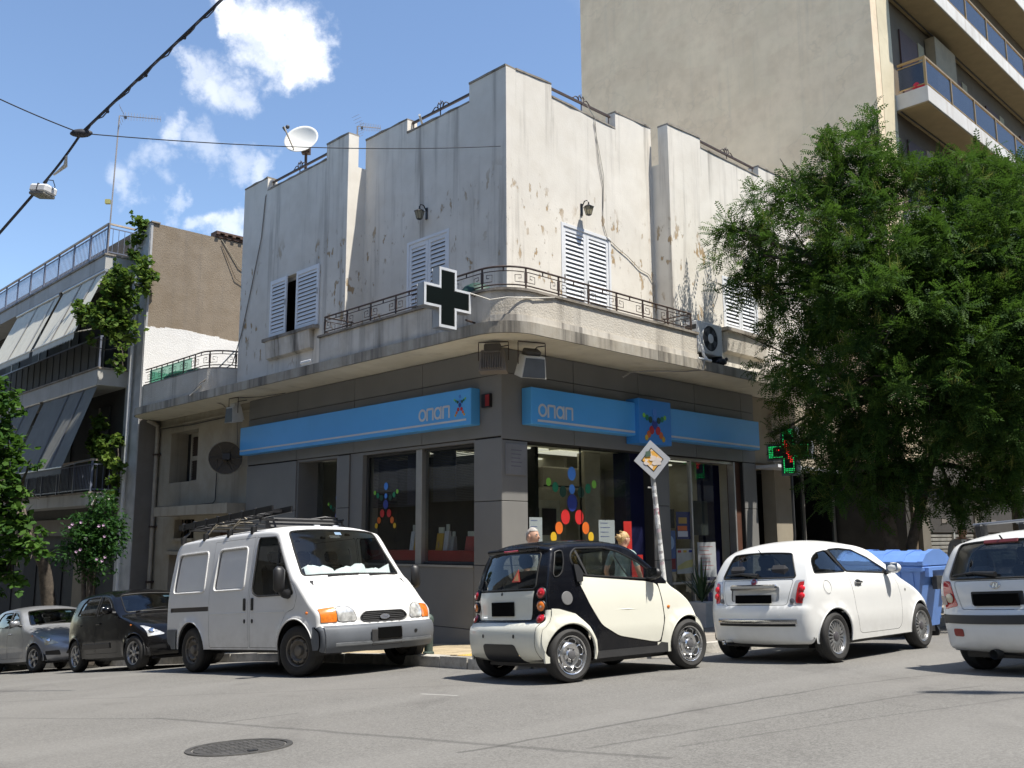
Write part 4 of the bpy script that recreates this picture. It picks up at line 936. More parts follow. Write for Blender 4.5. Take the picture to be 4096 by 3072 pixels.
# ================================================================ lamps on the walls and under the slab
def lantern(F, s, z, off, lab):
    F = F @ Matrix.Translation((s, off, z)) @ Matrix.Scale(.74, 4); s = off = z = 0
    d = wthing('wall_lantern', lab, 'lantern', tuple(F @ Vector((s, off, z))), 'black carriage lanterns'); q = at3(d)
    q(MB(F).cham((s-.045, off, z-.18), (s+.045, off+.03, z+.16), .012), 'wall_plate', BLACKP)
    q(MB(F).tube([(s, off+.02, z+.06), (s, off+.12, z+.20), (s, off+.22, z+.20), (s, off+.26, z+.12)], .016, 6), 'arm', BLACKP)
    M_ = F @ Matrix.Translation((s, off+.26, z-.22))
    q(MB(M_).lathe([(.0, .345), (.02, .33), (.025, .29), (.145, .225), (.15, .21), (.0, .215)], 6), 'lamp_roof', BLACKP)
    q(MB(M_).lathe([(.075, .0), (.13, .21)], 6), 'lamp_glass', glass('lamp_glass', (.7, .66, .52), .4, .2, (.5, .47, .36, .45)))
    for k in range(6):
        a = k*math.pi/3
        q(MB(M_).tube([(.075*math.cos(a), .075*math.sin(a), 0), (.133*math.cos(a), .133*math.sin(a), .215)], .008, 4), 'glazing_bar', BLACKP)
    q(MB(M_).lathe([(.0, -.03), (.05, -.015), (.08, .0), (0, .01)], 6), 'lamp_base', BLACKP); q(MB(M_).ball((0, 0, .35), .02, 6), 'finial', BLACKP)
lantern(FL, 2.30, 7.42, 0, 'black wall lantern on the shaded left front'); lantern(FR, 2.08, 7.42, 0, 'black wall lantern on the sunlit right front')
def flood(c, yaw, pitch, lab, col, kind=0):
    M_ = Matrix.Translation(c) @ Matrix.Rotation(yaw, 4, 'Z') @ Matrix.Rotation(pitch, 4, 'X')
    d = wthing('floodlight', lab, 'floodlight', c, 'floodlights under the slab'); q = at3(d)
    m_ = mat('flood_'+col, {'brown': (.20, .17, .14), 'white': (.62, .60, .54), 'pale': (.5, .5, .47)}[col], .5, var=.1)
    w = .24 if not kind else .17
    mb = MB(M_); mb.add([(-w*.8,-.16,.16),(w*.8,-.16,.16),(w*.8,.05,.2),(-w*.8,.05,.2),(-w,-.1,-.2),(w,-.1,-.2),(w,.18,-.15),(-w,.18,-.15)], [(0,1,2,3),(7,6,5,4),(4,5,1,0),(5,6,2,1),(6,7,3,2),(7,4,0,3)]); q(mb, 'housing', m_)
    q(MB(M_).add([(-w*.9,.185,-.14),(w*.9,.185,-.14),(w*.74,.075,.17),(-w*.74,.075,.17)], [(3,2,1,0)]), 'lamp_glass', mat('flood_glass', (.12, .13, .14), .15))
    rep(MB(M_).box((-.006, -.175, -.17), (.006, -.1, .14)), 'cooling_fin', m_, q(MB(M_).cham((-w*.6, -.2, .1), (w*.6, -.02, .27), .02), 'ballast_box', m_ if kind else mat('flood_dark', (.09, .08, .07), .6)), [tuple((M_.to_3x3() @ Vector((-w*.75+w*1.5*i/9, 0, 0)))) for i in range(10)])
    C = Vector(c)
    for sg in (-1, 1):
        e = M_ @ Vector((sg*(w+.02), 0, .03)); q(MB().tube([tuple(e), (e.x, e.y, 4.27)], .008, 4), 'bracket', IRON)
    e1, e2 = M_ @ Vector((-(w+.02), 0, .03)), M_ @ Vector(((w+.02), 0, .03)); q(MB().tube([(e1.x, e1.y, 4.28), (e2.x, e2.y, 4.28)], .009, 4), 'bracket', IRON)
    q(MB().tube([tuple(M_ @ Vector((0, -.1, .2))), (C.x+.1, C.y, 4.2), (C.x+.25, C.y+.2, 4.26)], .01, 5), 'cable', BLACKP)
c1 = FL @ Vector((-.30, .62, 3.93)); c2 = FR @ Vector((-.12, .72, 3.86))
flood(tuple(c1), R(-8), R(-14), 'dusty brown floodlight, left of the pair at the slab corner', 'brown'); flood(tuple(c2), R(205), R(-30), 'white floodlight tilted down, right of the pair at the slab corner', 'white')
c3 = FL @ Vector((8.55, .75, 3.88)); flood(tuple(c3), R(140), R(-18), 'small pale floodlight near the left end of the blue sign', 'pale', 1)
mb = MB(FR); mb.box((.35, .06, 4.02), (.62, .16, 4.26)); tag(link(mb.mesh('junction_box', mat('junction_beige', (.33, .28, .19), .7)), 'junction_box'), 'small beige junction box under the slab, right of floodlights', 'junction box')
AL = wthing('alarm_box', 'black alarm box with red lens beside the left sign', 'alarm', tuple(FL @ Vector((.3, .2, 3.38)))); q = at3(AL)
q(MB(FL).box((.19, GLo, 3.25), (.41, GLo+.06, 3.49)), 'case', BLACKP); q(MB(FL).box((.2, GLo+.061, 3.27), (.30, GLo+.068, 3.47)), 'lens', mat('alarm_red', (.25, .01, .01), .3))
mb = MB(FR); mb.cham((-.12, GRo+.003, 2.05), (.40, GRo+.02, 2.60), .005)
pl = tag(link(mb.mesh('notice_board', mat('grey_plaque', (.20, .20, .205), .5)), 'notice_board'), 'grey plaque with faint lines on the corner column', 'plaque')
for i in range(5): sub(MB(FR).box((.02, GRo+.021, 2.48-.07*i), (.28-.02*(i % 3), GRo+.0215, 2.495-.07*i)), 'text_line', mat('plaque_ink', (.12, .12, .15), .6), pl)
# pipes, AC unit and bird on the slab
AC = wthing('air_conditioner', 'white outdoor air conditioner at the right end of balcony', 'air conditioner', tuple(FR @ Vector((5, .8, 4.7)))); q = at3(AC)
ACM = mat('ac_white', (.66, .66, .64), .5, var=.06)
q(MB(FR).cham((4.55, .62, 4.72), (5.45, .97, 5.40), .015), 'housing', ACM)
M_ = FR @ Matrix.Translation((4.98, .972, 5.06)) @ Matrix.Rotation(R(-90), 4, 'X')
q(MB(M_).lathe([(.30, .0), (.30, .012), (.27, .012)], 28), 'fan_ring', ACM); q(MB(M_).lathe([(.27, .004), (0, .004)], 28), 'fan_opening', mat('fan_dark', (.03, .03, .03), .7)); q(MB(M_).lathe([(.1, .02), (.09, .03), (0, .034)], 18), 'fan_hub', ACM)
for r_ in (.14, .18, .22, .26): q(MB(M_).tube([(r_*math.cos(a), r_*math.sin(a), .016) for a in [2*math.pi*i/24 for i in range(24)]], .003, 4, closed=True), 'guard_wire', DARKG)
for k in range(5):
    a = k*2*math.pi/5; q(MB(M_).add([(.09*math.cos(a), .09*math.sin(a), .008), (.25*math.cos(a+.2), .25*math.sin(a+.2), .006), (.25*math.cos(a+.9), .25*math.sin(a+.9), .014), (.09*math.cos(a+.7), .09*math.sin(a+.7), .014)], [(0, 1, 2, 3)]), 'fan_blade', mat('fan_grey', (.10, .10, .10), .5))
for s in (4.65, 5.3): q(MB(FR).box((s, .55, 4.5), (s+.06, 1.02, 4.72)), 'foot', DARKG)
for i in range(3): q(MB(FR).box((4.545, .66, 4.9+.16*i), (4.549, .93, 5.0+.16*i)), 'side_grille', DARKG)
DP = mb = MB(FR); mb.tube([(4.46, 1.08, 4.85), (4.5, 1.12, 4.62), (4.58, 1.16, 4.52)], .03, 7); mb.tube([(4.3, 1.12, 4.53), (4.68, 1.17, 4.52)], .032, 8)
solo(mb, 'drain_elbow', PIPEW, 'white drain pipe elbow poking out below the air conditioner', 'pipe', smooth=60)
mb = MB(FR); mb.tube([(4.45, 1.17, 4.5), (4.4, 1.15, 4.30), (4.1, .95, 4.26), (3.3, .6, 4.22), (2.95, .45, 4.17), (2.75, .4, 4.05)], .016, 6); solo(mb, 'drain_hose', mat('grey_hose', (.30, .29, .27), .6), 'grey hose running under the soffit below the air conditioner', 'hose', smooth=60)
BD = wthing('pigeon', 'dark pigeon perched on the slab beside the air conditioner', 'bird', tuple(FR @ Vector((5.35, 1.05, 4.5)))); q = at3(BD)
mb = MB(FR); mb.ball((5.3, 1.05, 4.60), (.14, .065, .07), 10); mb.ball((5.45, 1.05, 4.67), (.045, .035, .04), 8); mb.tube([(5.2, 1.05, 4.60), (5.05, 1.05, 4.56)], [.05, .02], 6); q(mb, 'body', mat('pigeon_dark', (.02, .02, .025), .7), 180)
q(MB(FR).tube([(5.49, 1.05, 4.665), (5.53, 1.05, 4.655)], [.01, .003], 5), 'beak', mat('beak', (.2, .2, .18), .5))
# green folded umbrella on the balcony
mb = MB(); c = Vector((*W2(-.1, -.82), 5.06)); mb.ball(c, (.32, .32, .26), 14, M=None); solo(mb, 'garden_umbrella', mat('green_cloth', (.012, .05, .035), .6), 'dark green cloth dome behind the balcony railing near the cross', 'umbrella', smooth=180)
# hanging and wall cables
def cable(pts, r_, lab, m_, name='cable', cat='cable', sag=0, n_=24):
    if sag:
        a, b_ = Vector(pts[0]), Vector(pts[1]); pts = [tuple(a.lerp(b_, i/n_)-Vector((0, 0, 4*sag*(i/n_)*(1-i/n_)))) for i in range(n_+1)]
    return solo(MB().tube(pts, r_, 5), name, m_, lab, cat, smooth=60)
def px(x, y, Y):    # point at depth Y seen at full size pixel (x, y)
    d = f0+(x-2048)/3700*r1-(y-1536)/3700*u1; k = Y/d.y
    return Vector((d.x*k, Y, HC+d.z*k))
CBL = mat('cable_black', (.045, .045, .05), .6); CBW = mat('cable_white', (.6, .57, .5), .7)
J = px(325, 533, 12)
e = FL @ Vector((.12, .03, 8.15))
cable([tuple(J), tuple(e)], .008, 'thin wire from the crossing to the white corner wall', CBL, sag=.12)
cable([tuple(J), tuple(px(-400, 190, 11))], .009, 'thin wire from the crossing to the left picture edge', CBL, sag=.06)
hi = px(1431, -520, 10.2); lo = px(-500, 1480, 12.6)
cable([tuple(J), tuple(hi)], .02, 'thick twisted cable rising to the top of the picture', CBL, sag=-.0, n_=40)
LBX = px(172, 765, 12.25)
cable([tuple(J), tuple(LBX+Vector((0, 0, .12)))], .017, 'cable from the crossing down to the street light', CBL, sag=.03)
cable([tuple(LBX+Vector((-.1, 0, 0))), tuple(lo)], .02, 'cable from the street light down to the left edge', CBL, sag=.03)
w_ = [J.lerp(hi, i/60)+Vector((.02*math.sin(i*1.3), .02*math.cos(i*1.3), -.03+.012*math.sin(i*2.1))) for i in range(60)]
cable([tuple(p) for p in w_], .009, 'loose wire wound along the thick cable', mat('cable_grey', (.10, .10, .11), .6))
for i in (6, 15, 24, 33, 42, 51): sub(MB().ball(w_[i], .026, 6, k=4), 'cable_tie', CBL, bpy.data.objects['cable.005'])
solo(MB().ball(J, (.16, .06, .06), 8), 'cable_clamp', CBL, 'dark clamp where the overhead wires cross', 'clamp', smooth=180)
d = J-LBX
solo(MB().tube([tuple(LBX+d*.28), tuple(LBX+d*.5+Vector((.05, 0, -.05))), tuple(LBX+d*.62)], [.012, .03, .012], 6), 'wire_wrap', CBW, 'white wrapping on the cable above the street light', 'wrap', smooth=60)
SLT = wthing('street_light', 'white box street light hanging from the overhead cable', 'street light', tuple(LBX)); q = at3(SLT)
M_ = Matrix.Translation(LBX) @ Matrix.Rotation(R(10), 4, 'Y') @ Matrix.Rotation(R(-20), 4, 'Z') @ Matrix.Scale(.68, 4)
q(MB(M_).cham((-.23, -.16, -.06), (.23, .16, .11), .035), 'housing', mat('lamp_white', (.72, .72, .72), .45)); q(MB(M_).cham((-.215, -.15, -.12), (.215, .15, -.055), .02), 'lamp_glass', mat('lamp_lens', (.22, .21, .18), .3)); q(MB(M_).box((-.012, -.165, -.05), (.012, .165, .116)), 'strap', CBL)
q(MB(M_).tube([(0, 0, .1), (.03, 0, .22), (.05, 0, .3)], .02, 5), 'hanger', CBL); q(MB(M_).tube([(.03, 0, .25), (.2, 0, .24), (.3, 0, .1), (.22, 0, .02), (.1, 0, .1)], .01, 5), 'wire_loop', CBL)
H2 = Vector((9.7, 4.6, 14.7)); S2 = wthing('street_light', 'white box street light hanging high over the road, above the picture', 'street light', tuple(H2)); q = at3(S2)
q(MB(Matrix.Translation(H2) @ Matrix.Rotation(R(-25), 4, 'Z')).cham((-.5, -.1, -.06), (.5, .1, .06), .03), 'housing', MATS['lamp_white']); q(MB(Matrix.Translation(H2) @ Matrix.Rotation(R(-25), 4, 'Z')).cham((-.2, -.18, .05), (.1, .14, .12), .02), 'gear_box', MATS['lamp_white'])
# wires on the white walls
P_ = lambda F, pts: [tuple(F @ Vector(p)) for p in pts]
cable(P_(FR, [(2.4, -.08, 9.78), (2.52, .03, 9.5), (2.62, .02, 8.6), (2.75, .02, 8.1), (2.72, .02, 7.3), (2.85, .02, 7.0), (3.2, .02, 6.85), (3.5, .02, 6.75), (3.9, .02, 6.55), (4.2, .02, 6.5), (4.4, .02, 6.3), (4.42, .02, 5.2)]), .008, 'thin pale wire looping down the sunlit wall past the shutter', mat('wire_pale', (.36, .33, .28), .7))
cable(P_(FR, [(2.5, .02, 9.4), (2.68, .02, 8.7), (2.78, .02, 8.3), (2.74, .02, 7.6)]), .006, 'second thin wire beside the long wire on sunlit wall', mat('wire_pale', (.36, .33, .28), .7))
cable(P_(FL, [(7.95, BO-.1, 9.55), (7.95, BO+.02, 9.2), (8.05, BO+.03, 8.2), (8.45, BO+.03, 7.0), (8.85, BO+.03, 5.9), (9.1, BO+.1, 5.2), (9.6, 1.1, 4.75), (9.95, 1.17, 4.5), (9.6, .5, 4.26), (9.4, .2, 3.9), (9.42, .14, 3.2)]), .014, 'bundle of wires running down the left bay edge', mat('wire_bundle', (.22, .20, .17), .7))
cable(P_(FL, [(9.05, BO+.1, 5.5), (9.4, .9, 4.95), (9.95, 1.2, 4.45)]), .018, 'pale cable hanging across the terrace railing', CBW)
cable(P_(FL, [(14.1, -1.5, 10.05), (14.08, -2.1, 9.3), (14.08, -2.9, 8.9), (14.08, -4, 8.95)]), .014, 'pale cable sagging across the brown wall', mat('cable_tan', (.45, .40, .30), .7))
cable(P_(FL, [(14.09, -1.5, 9.9), (14.07, -2.0, 8.9), (14.07, -2.8, 8.55), (14.07, -4, 8.7)]), .011, 'dark cable sagging lower across the brown wall', mat('cable_brown', (.16, .12, .08), .7))
cable([tuple(FL @ Vector((-.42, 1.3, 5.0))), tuple(FL @ Vector((-.75, 1.12, 4.85))), (*W2(-1.0, -.98), 4.87), (*W2(-1.12, -.45), 4.93), (*W2(-1.12, .05), 5.03)], .012, 'pale wire from the cross draped on the rough balcony corner', CBW)
cable(P_(FL, [(8.4, .75, 4.27), (7.8, .5, 4.25), (7.0, .3, 4.27)]), .008, 'thin wire from the small floodlight under the soffit', CBL)
# dishes and antennas
def dish(c, r_, nrm, lab, m_, feed=True):
    M_ = Matrix.Translation(c) @ Vector(nrm).to_track_quat('Z', 'Y').to_matrix().to_4x4()
    d = wthing('satellite_dish', lab, 'satellite dish', c); q = at3(d)
    q(MB(M_).lathe([(r_*t, .28*r_*t*t) for t in [i/8 for i in range(9)]]+[(r_*1.015, .28*r_-.01), (r_*.98, .26*r_)]+[(r_*t*.99, .28*r_*t*t-.012) for t in [i/6 for i in range(5, -1, -1)]], 32), 'reflector', m_, 180)
    return M_, q
dc = px(1210, 568, 21.3); DM = mat('dish_white', (.70, .69, .64), .4, var=.03)
M_, q = dish(tuple(dc), .42, Vector((-.12, -.92, .35)), 'white round satellite dish on the left roof railing', DM)
q(MB().tube([tuple(M_ @ Vector((-.12, -.36, .07))), tuple(M_ @ Vector((-.28, -.02, .40))), tuple(M_ @ Vector((-.32, .08, .46)))], .02, 6), 'feed_arm', mat('arm_beige', (.36, .31, .24), .6))
q(MB().ball(M_ @ Vector((-.25, .1, .42)), .05, 8), 'receiver', DARKG); q(MB().tube([tuple(M_ @ Vector((-.36, .1, .42))), tuple(M_ @ Vector((-.30, .02, .38)))], .03, 6), 'receiver', DARKG)
q(MB().tube([(dc.x+.08, dc.y+.06, dc.z-.25), (dc.x+.08, dc.y+.1, 9.3)], .035, 8), 'mast', IRON); q(MB().box((dc.x-.02, dc.y, dc.z-.28), (dc.x+.18, dc.y+.14, dc.z-.08)), 'mount', IRON)
MESH = mat('mesh_dark', (.06, .055, .05), .6)
mc = FL @ Vector((9.25, .55, 2.9))
M_, q = dish(tuple(mc), .40, (FL.to_3x3() @ Vector((-1.15, .45, .05))), 'grey mesh satellite dish on the annex wall by the blue sign', glass('mesh_net', (.5, .47, .42), .05, .3, (.16, .14, .12, .45)))
q(MB().tube([tuple(M_ @ Vector((.405*math.cos(a), .405*math.sin(a), .112))) for a in [2*math.pi*i/32 for i in range(32)]], .013, 5, closed=True), 'rim', mat('rim_tan', (.30, .26, .19), .6))
q(MB().box(tuple(M_ @ Vector((-.04, -.04, .05))), tuple(M_ @ Vector((.08, .1, .22)))), 'receiver', DARKG); q(MB().tube([tuple(mc), tuple(FL @ Vector((9.4, .1, 2.75)))], .025, 6), 'mount', MESH)
for k in range(6): q(MB().tube([tuple(M_ @ Vector((0, 0, .01))), tuple(M_ @ Vector((.395*math.cos(k*1.05), .395*math.sin(k*1.05), .108)))], .006, 4), 'rib', MESH)
def yagi(base, top, d, ln, lab, guy=None):
    r_ = wthing('tv_antenna', lab, 'antenna', tuple(base)); q = at3(r_); am = mat('antenna_metal', (.30, .27, .25), .5, .4)
    q(MB().tube([tuple(base), tuple(top)], .022, 6), 'mast', am, 60)
    d = Vector(d).normalized(); sd_ = Vector((-d.y, d.x, 0)).normalized(); up = d.cross(sd_)
    q(MB().tube([tuple(top), tuple(Vector(top)+d*ln)], .012, 5), 'boom', am)
    for i in range(13):
        p = Vector(top)+d*(ln*(.14+.86*i/12)); h = .13-.003*i; q(MB().tube([tuple(p-up*h), tuple(p+up*h)], .0055, 4), 'element', am)
    for sg in (-1, 1):
        p = Vector(top)+d*.12
        for k in range(4): q(MB().tube([tuple(p+up*sg*(.05+.08*k)-d*.04*k-sd_*.16), tuple(p+up*sg*(.05+.08*k)-d*.04*k+sd_*.16)], .005, 4), 'reflector_rod', am)
    q(MB().box(tuple(Vector(top)+d*.17-Vector((.03, .03, .07))), tuple(Vector(top)+d*.17+Vector((.03, .03, -.0)))), 'dipole_box', DARKG)
    return q
b_ = FL @ Vector((15.12, 1.5, 9.15)); tpp = px(478, 463, b_.y-.1)
q = yagi(b_, tpp, (.95, .25, .02), 1.15, 'tall TV antenna on the left block roof railing')
q(MB().box((b_.x-.16, b_.y-.05, b_.z+1.55), (b_.x-.02, b_.y+.05, b_.z+1.68)), 'amplifier', mat('amp_yellow', (.5, .45, .15), .5))
tpp = px(1430, 505, 24.5); yagi(tpp-Vector((0, 0, 1.6)), tpp, (.5, .6, .22), .9, 'small TV antenna behind the left bay of the roof')
mb = MB(FL); mb.tube([(2.6, -.1, 9.45), (2.3, .22, 9.46)], .025, 7); solo(mb, 'roof_spout', PIPEW, 'white water spout sticking out under the left roof railing', 'spout', smooth=60)
mb = MB(FL); mb.cham((4.55, 1.14, 4.54), (4.95, 1.19, 4.60), .01); solo(mb, 'white_pipe_end', WHITE, 'short white pipe lying on the slab edge, left of balcony', 'pipe')

# ================================================================ things in the shop windows
def card(F, s0, s1, z0, z1, off, m_, name, lab, cat, group=None, lines=0, lm=None, lean=.0):
    mb = MB(F); mb.add([(s0, off, z0), (s1, off, z0), (s1, off-lean, z1), (s0, off-lean, z1), (s0, off-.004, z0), (s1, off-.004, z0), (s1, off-lean-.004, z1), (s0, off-lean-.004, z1)], [(3,2,1,0),(4,5,6,7),(0,1,5,4),(1,2,6,5),(2,3,7,6),(3,0,4,7)])
    o = tag(link(mb.mesh(name, m_), name), lab, cat, group)
    for i in range(lines):
        z = z1-(z1-z0)*(.12+.76*i/max(1, lines)); w = (s1-s0)*rng.uniform(.45, .8)
        sub(MB(F).box((s0+(s1-s0)*.1, off+.001, z-.012), (s0+(s1-s0)*.1+w, off+.0015, z)), 'printed_line', lm or mat('ink_blue', (.10, .12, .35), .6), o)
    return o
PAPER = mat('white_paper', (.62, .64, .68), .7, var=.03); PAPY = mat('poster_yellow', (.55, .50, .20), .6); PNAV = mat('poster_navy', (.02, .03, .12), .5)
card(FR, .62, .95, .90, 1.33, -.09, PAPER, 'paper_notice', 'white handwritten notice in the window by the old man', 'notice', lines=3)
card(FR, 2.52, 3.0, .85, 1.30, -.09, PAPER, 'paper_notice', 'white handwritten notice in the window beside the woman', 'notice', lines=4)
card(FR, 3.25, 3.5, .72, 1.28, -.065, REDP, 'red_poster', 'red poster on the window edge beside the navy pillar', 'poster')
card(FR, 3.42, 3.78, .1, .62, -.02, REDP, 'red_box', 'red box on the ground by the navy pillar', 'box')
card(FR, 4.72, 5.07, .25, 1.10, -.14, mat('poster_blue', (.06, .12, .30), .5), 'film_poster', 'blue poster with dark red foot in the door window', 'poster')
o = bpy.data.objects['film_poster']; sub(MB(FR).box((4.74, -.139, .3), (5.05, -.138, .52)), 'red_band', mat('poster_red', (.20, .02, .02), .6), o); sub(MB(FR).prism([(4.9+.12*math.cos(a), .85+.14*math.sin(a)) for a in [i*math.pi/8 for i in range(16)]], -.139, -.138, ax=1), 'glow_circle', mat('poster_pale', (.30, .45, .65), .5), o)
card(FR, 5.12, 5.62, .92, 1.50, -.14, PNAV, 'dark_poster', 'dark navy poster with orange and white strips in the door', 'poster')
o = bpy.data.objects['dark_poster']; sub(MB(FR).box((5.16, -.139, 1.1), (5.5, -.138, 1.2)), 'orange_strip', DOT['orange'], o); sub(MB(FR).box((5.16, -.139, .97), (5.52, -.138, 1.09)), 'white_strip', PAPER, o); sub(MB(FR).box((5.2, -.139, 1.25), (5.5, -.138, 1.38)), 'gold_strip', mat('poster_gold', (.4, .25, .05), .5), o)
card(FR, 5.08, 5.7, .2, .72, -.13, mat('poster_white', (.50, .50, .46), .6), 'long_poster', 'pale wide poster with a yellow curve in the door', 'poster')
o = bpy.data.objects['long_poster']; sub(MB(FR).add([(5.1, -.129, .28), (5.68, -.129, .34), (5.68, -.129, .5), (5.4, -.129, .46), (5.1, -.129, .36)], [(4, 3, 2, 1, 0)]), 'yellow_curve', PAPY, o)
for i, c in enumerate(('red', 'yellow', 'navy')): sub(MB(FR).box((5.12+.2*i, -.129, .64), (5.24+.2*i, -.128, .69)), 'coloured_tab', DOT[c], o)
card(FR, 5.85, 6.55, .1, .85, -.13, mat('poster_grey', (.36, .38, .40), .6), 'notice_sheet', 'large grey notice sheet with red lines in the door', 'notice', lines=7, lm=mat('ink_red', (.35, .12, .12), .6))
card(FR, 5.75, 6.35, 1.0, 1.75, -.17, mat('poster_dark', (.04, .045, .045), .6), 'framed_sheet', 'dark framed sheet high in the door window', 'poster')
card(FR, 4.72, 5.08, 1.15, 1.55, -.16, mat('letterbox', (.03, .03, .028), .5), 'picture_frame', 'black frame above the blue poster in the door', 'frame')
for k, (s, lab) in enumerate(((1.78, 'dark film poster left on the cream board inside'), (2.28, 'dark film poster right on the cream board inside'))):
    card(FR, s, s+.42, 1.02, 1.55, -1.36, mat('poster_purple', (.03, .02, .03), .6), 'film_poster', lab, 'poster', 'posters on the inside board')
mb = MB(FR); mb.cham((1.6, -1.45, -.9), (2.85, -1.38, 1.72), .01); solo(mb, 'display_board', mat('board_cream', (.42, .42, .36), .7), 'cream display board standing inside the big window', 'board')
IA = wthing('indoor_air_conditioner', 'cream wall air conditioner inside above the window', 'air conditioner', tuple(FR @ Vector((2.6, -1, 2.1)))); q = at3(IA)
q(MB(FR).cham((1.85, -1.3, 1.92), (3.3, -.95, 2.36), .03), 'housing', CREAM); q(MB(FR).box((1.9, -.949, 1.96), (3.25, -.945, 1.99)), 'louvre', DARKG)
mb = MB(FR); mb.cham((2.95, -1.0, -1), (3.45, -.8, 2.69), .01); solo(mb, 'inner_column', mat('inner_cream', (.42, .39, .30), .7), 'cream column inside, right of the display board', 'column')
YB, WB_ = mat('box_yellow', (.50, .30, .03), .6), mat('box_white', (.60, .60, .62), .6)
def leaf_box(s, w, h, m_, lab, name='brochure_box', fig=True):
    r_ = wthing(name, lab, 'brochure box', tuple(FL @ Vector((s, -.2, .74))), 'brochure boxes on the window shelf'); q = at3(r_)
    q(MB(FL).prism([(-.14, .742), (-.26, .742), (-.24, .742+h), (-.19, .742+h)], s, s+w, ax=0), 'box', m_)
    q(MB(FL).box((s+.02, -.235, .742+h*.8), (s+w-.02, -.205, .742+h*1.35)), 'leaflet', mat('leaflet', (.5, .52, .45), .7))
    if fig:
        for dx, dz, r2, c in FIG[::2]: q(MB(FL).disc((s+w/2+dx*w*.4, -.15, .742+h*.15+dz*h*.35), r2*w*.5, 8, 0, None, 1, .004), 'dot', DOT['navy'])
leaf_box(2.62, .17, .30, YB, 'yellow brochure box just left of the window mullion'); leaf_box(2.80, .11, .36, WB_, 'white brochure box left of the yellow one by the mullion')
leaf_box(1.93, .19, .32, YB, 'yellow brochure box just right of the window mullion'); leaf_box(1.78, .12, .36, WB_, 'white brochure box right of the yellow one by the mullion')
leaf_box(1.62, .10, .26, mat('box_grey', (.3, .3, .3), .6), 'grey brochure box behind the white one on red shelf', fig=False)
leaf_box(1.05, .24, .26, mat('box_red', (.40, .05, .04), .6), 'red brochure box near the corner column', fig=False); leaf_box(.78, .17, .2, mat('box_pale', (.5, .52, .45), .6), 'pale leaflet stand at the right end of red shelf', fig=False)

# ================================================================ street furniture
def gbase(x, y, up=0): return (x, y, gh(x, y)+up)
# priority road sign on a leaning sticker covered pole
pb_, pt_ = Vector(gbase(2.16, 13.05, .12)), Vector((1.985, 13.3, 2.15))
RS = wthing('road_sign', 'torn yellow diamond road sign on a leaning stickered pole', 'road sign', tuple(pb_)); q = at3(RS)
m, t, b = newmat('sticker_pole'); g = G(t); P = g.n('ShaderNodeNewGeometry').outputs['Position']
ck = g.n('ShaderNodeTexVoronoi', {'Vector': g.scale(P, (7, 7, 9)), 'Scale': 1.0}, distance='CHEBYCHEV'); cc = g.n('ShaderNodeSeparateColor', {0: ck.outputs['Color']})
base = g.mix(g.ramp(cc.outputs[0], .35, .36), c4((.30, .30, .29)), c4((.62, .62, .60))); base = g.mix(g.ramp(cc.outputs[1], .95, .96), base, c4((.35, .05, .08))); base = g.mix(g.ramp(g.noise(P, 40, 4), .5, .65, 0, .6), base, c4((.25, .24, .22)))
g.link(base, b.inputs['Base Color']); b.inputs['Roughness'].default_value = .6
q(MB().tube([tuple(pb_.lerp(pt_, i/8)) for i in range(9)], .035, 10), 'pole', m, 60)
axis = (pt_-pb_).normalized(); nrm = Vector((.10, -.97, -.05)); sx = axis.cross(nrm).normalized(); sx = -sx if sx.x < 0 else sx; nn_ = sx.cross(axis); 
if nn_.y > 0: nn_ = -nn_
cs = Vector((2.0, 13.24, 2.06)); M_ = Matrix(((sx.x, axis.x, nn_.x, cs.x), (sx.y, axis.y, nn_.y, cs.y), (sx.z, axis.z, nn_.z, cs.z), (0, 0, 0, 1)))
def dia(r_, z0, z1): return MB(M_).prism([(r_, 0), (0, r_*1.07), (-r_, 0), (0, -r_*1.07)], z0, z1)
q(dia(.268, 0, .012), 'sign_plate', mat('sign_plate_grey', (.33, .34, .36), .5, var=.05)); q(dia(.165, .0125, .0145), 'black_border', BLACKP)
m, t, b = newmat('torn_yellow'); g = G(t); P = g.n('ShaderNodeNewGeometry').outputs['Position']
nn2 = g.noise(P, 14, 6, .7); base = g.mix(g.ramp(nn2, .50, .54), c4((.62, .32, .05)), c4((.62, .54, .46))); base = g.mix(g.ramp(g.noise(P, 25, 3), .60, .66), base, c4((.30, .16, .05))); g.link(base, b.inputs['Base Color'])
q(dia(.148, .015, .017), 'yellow_field', m)
TP = mat('torn_paper', (.60, .52, .46), .8, var=.15)
for k in range(9):
    a, r_ = rng.uniform(0, 6.28), rng.uniform(.02, .11); c = (r_*math.cos(a), r_*math.sin(a)*.7-.02); w = rng.uniform(.03, .06)
    q(MB(M_).prism([(c[0]+w*rng.uniform(.5, 1.2)*math.cos(t_), c[1]+w*.6*rng.uniform(.5, 1.2)*math.sin(t_)) for t_ in [i*math.pi/4 for i in range(8)]], .0175+.0006*k, .0185+.0006*k), 'paper_scrap', TP)
q(MB(M_).prism([(-.10, .04), (-.02, .05), (-.015, .13), (-.09, .12)], .024, .0255), 'green_sticker', mat('sticker_green', (.05, .09, .06), .6))
for z in (.05, -.1): q(MB(M_).box((-.06, z, -.05), (.06, z+.03, .0)), 'bracket', ALU)
q(MB().tube([tuple(pb_.lerp(pt_, .82)+Vector((-.09, -.03, 0))), tuple(pb_.lerp(pt_, .82))], .012, 5), 'bracket', ALU)
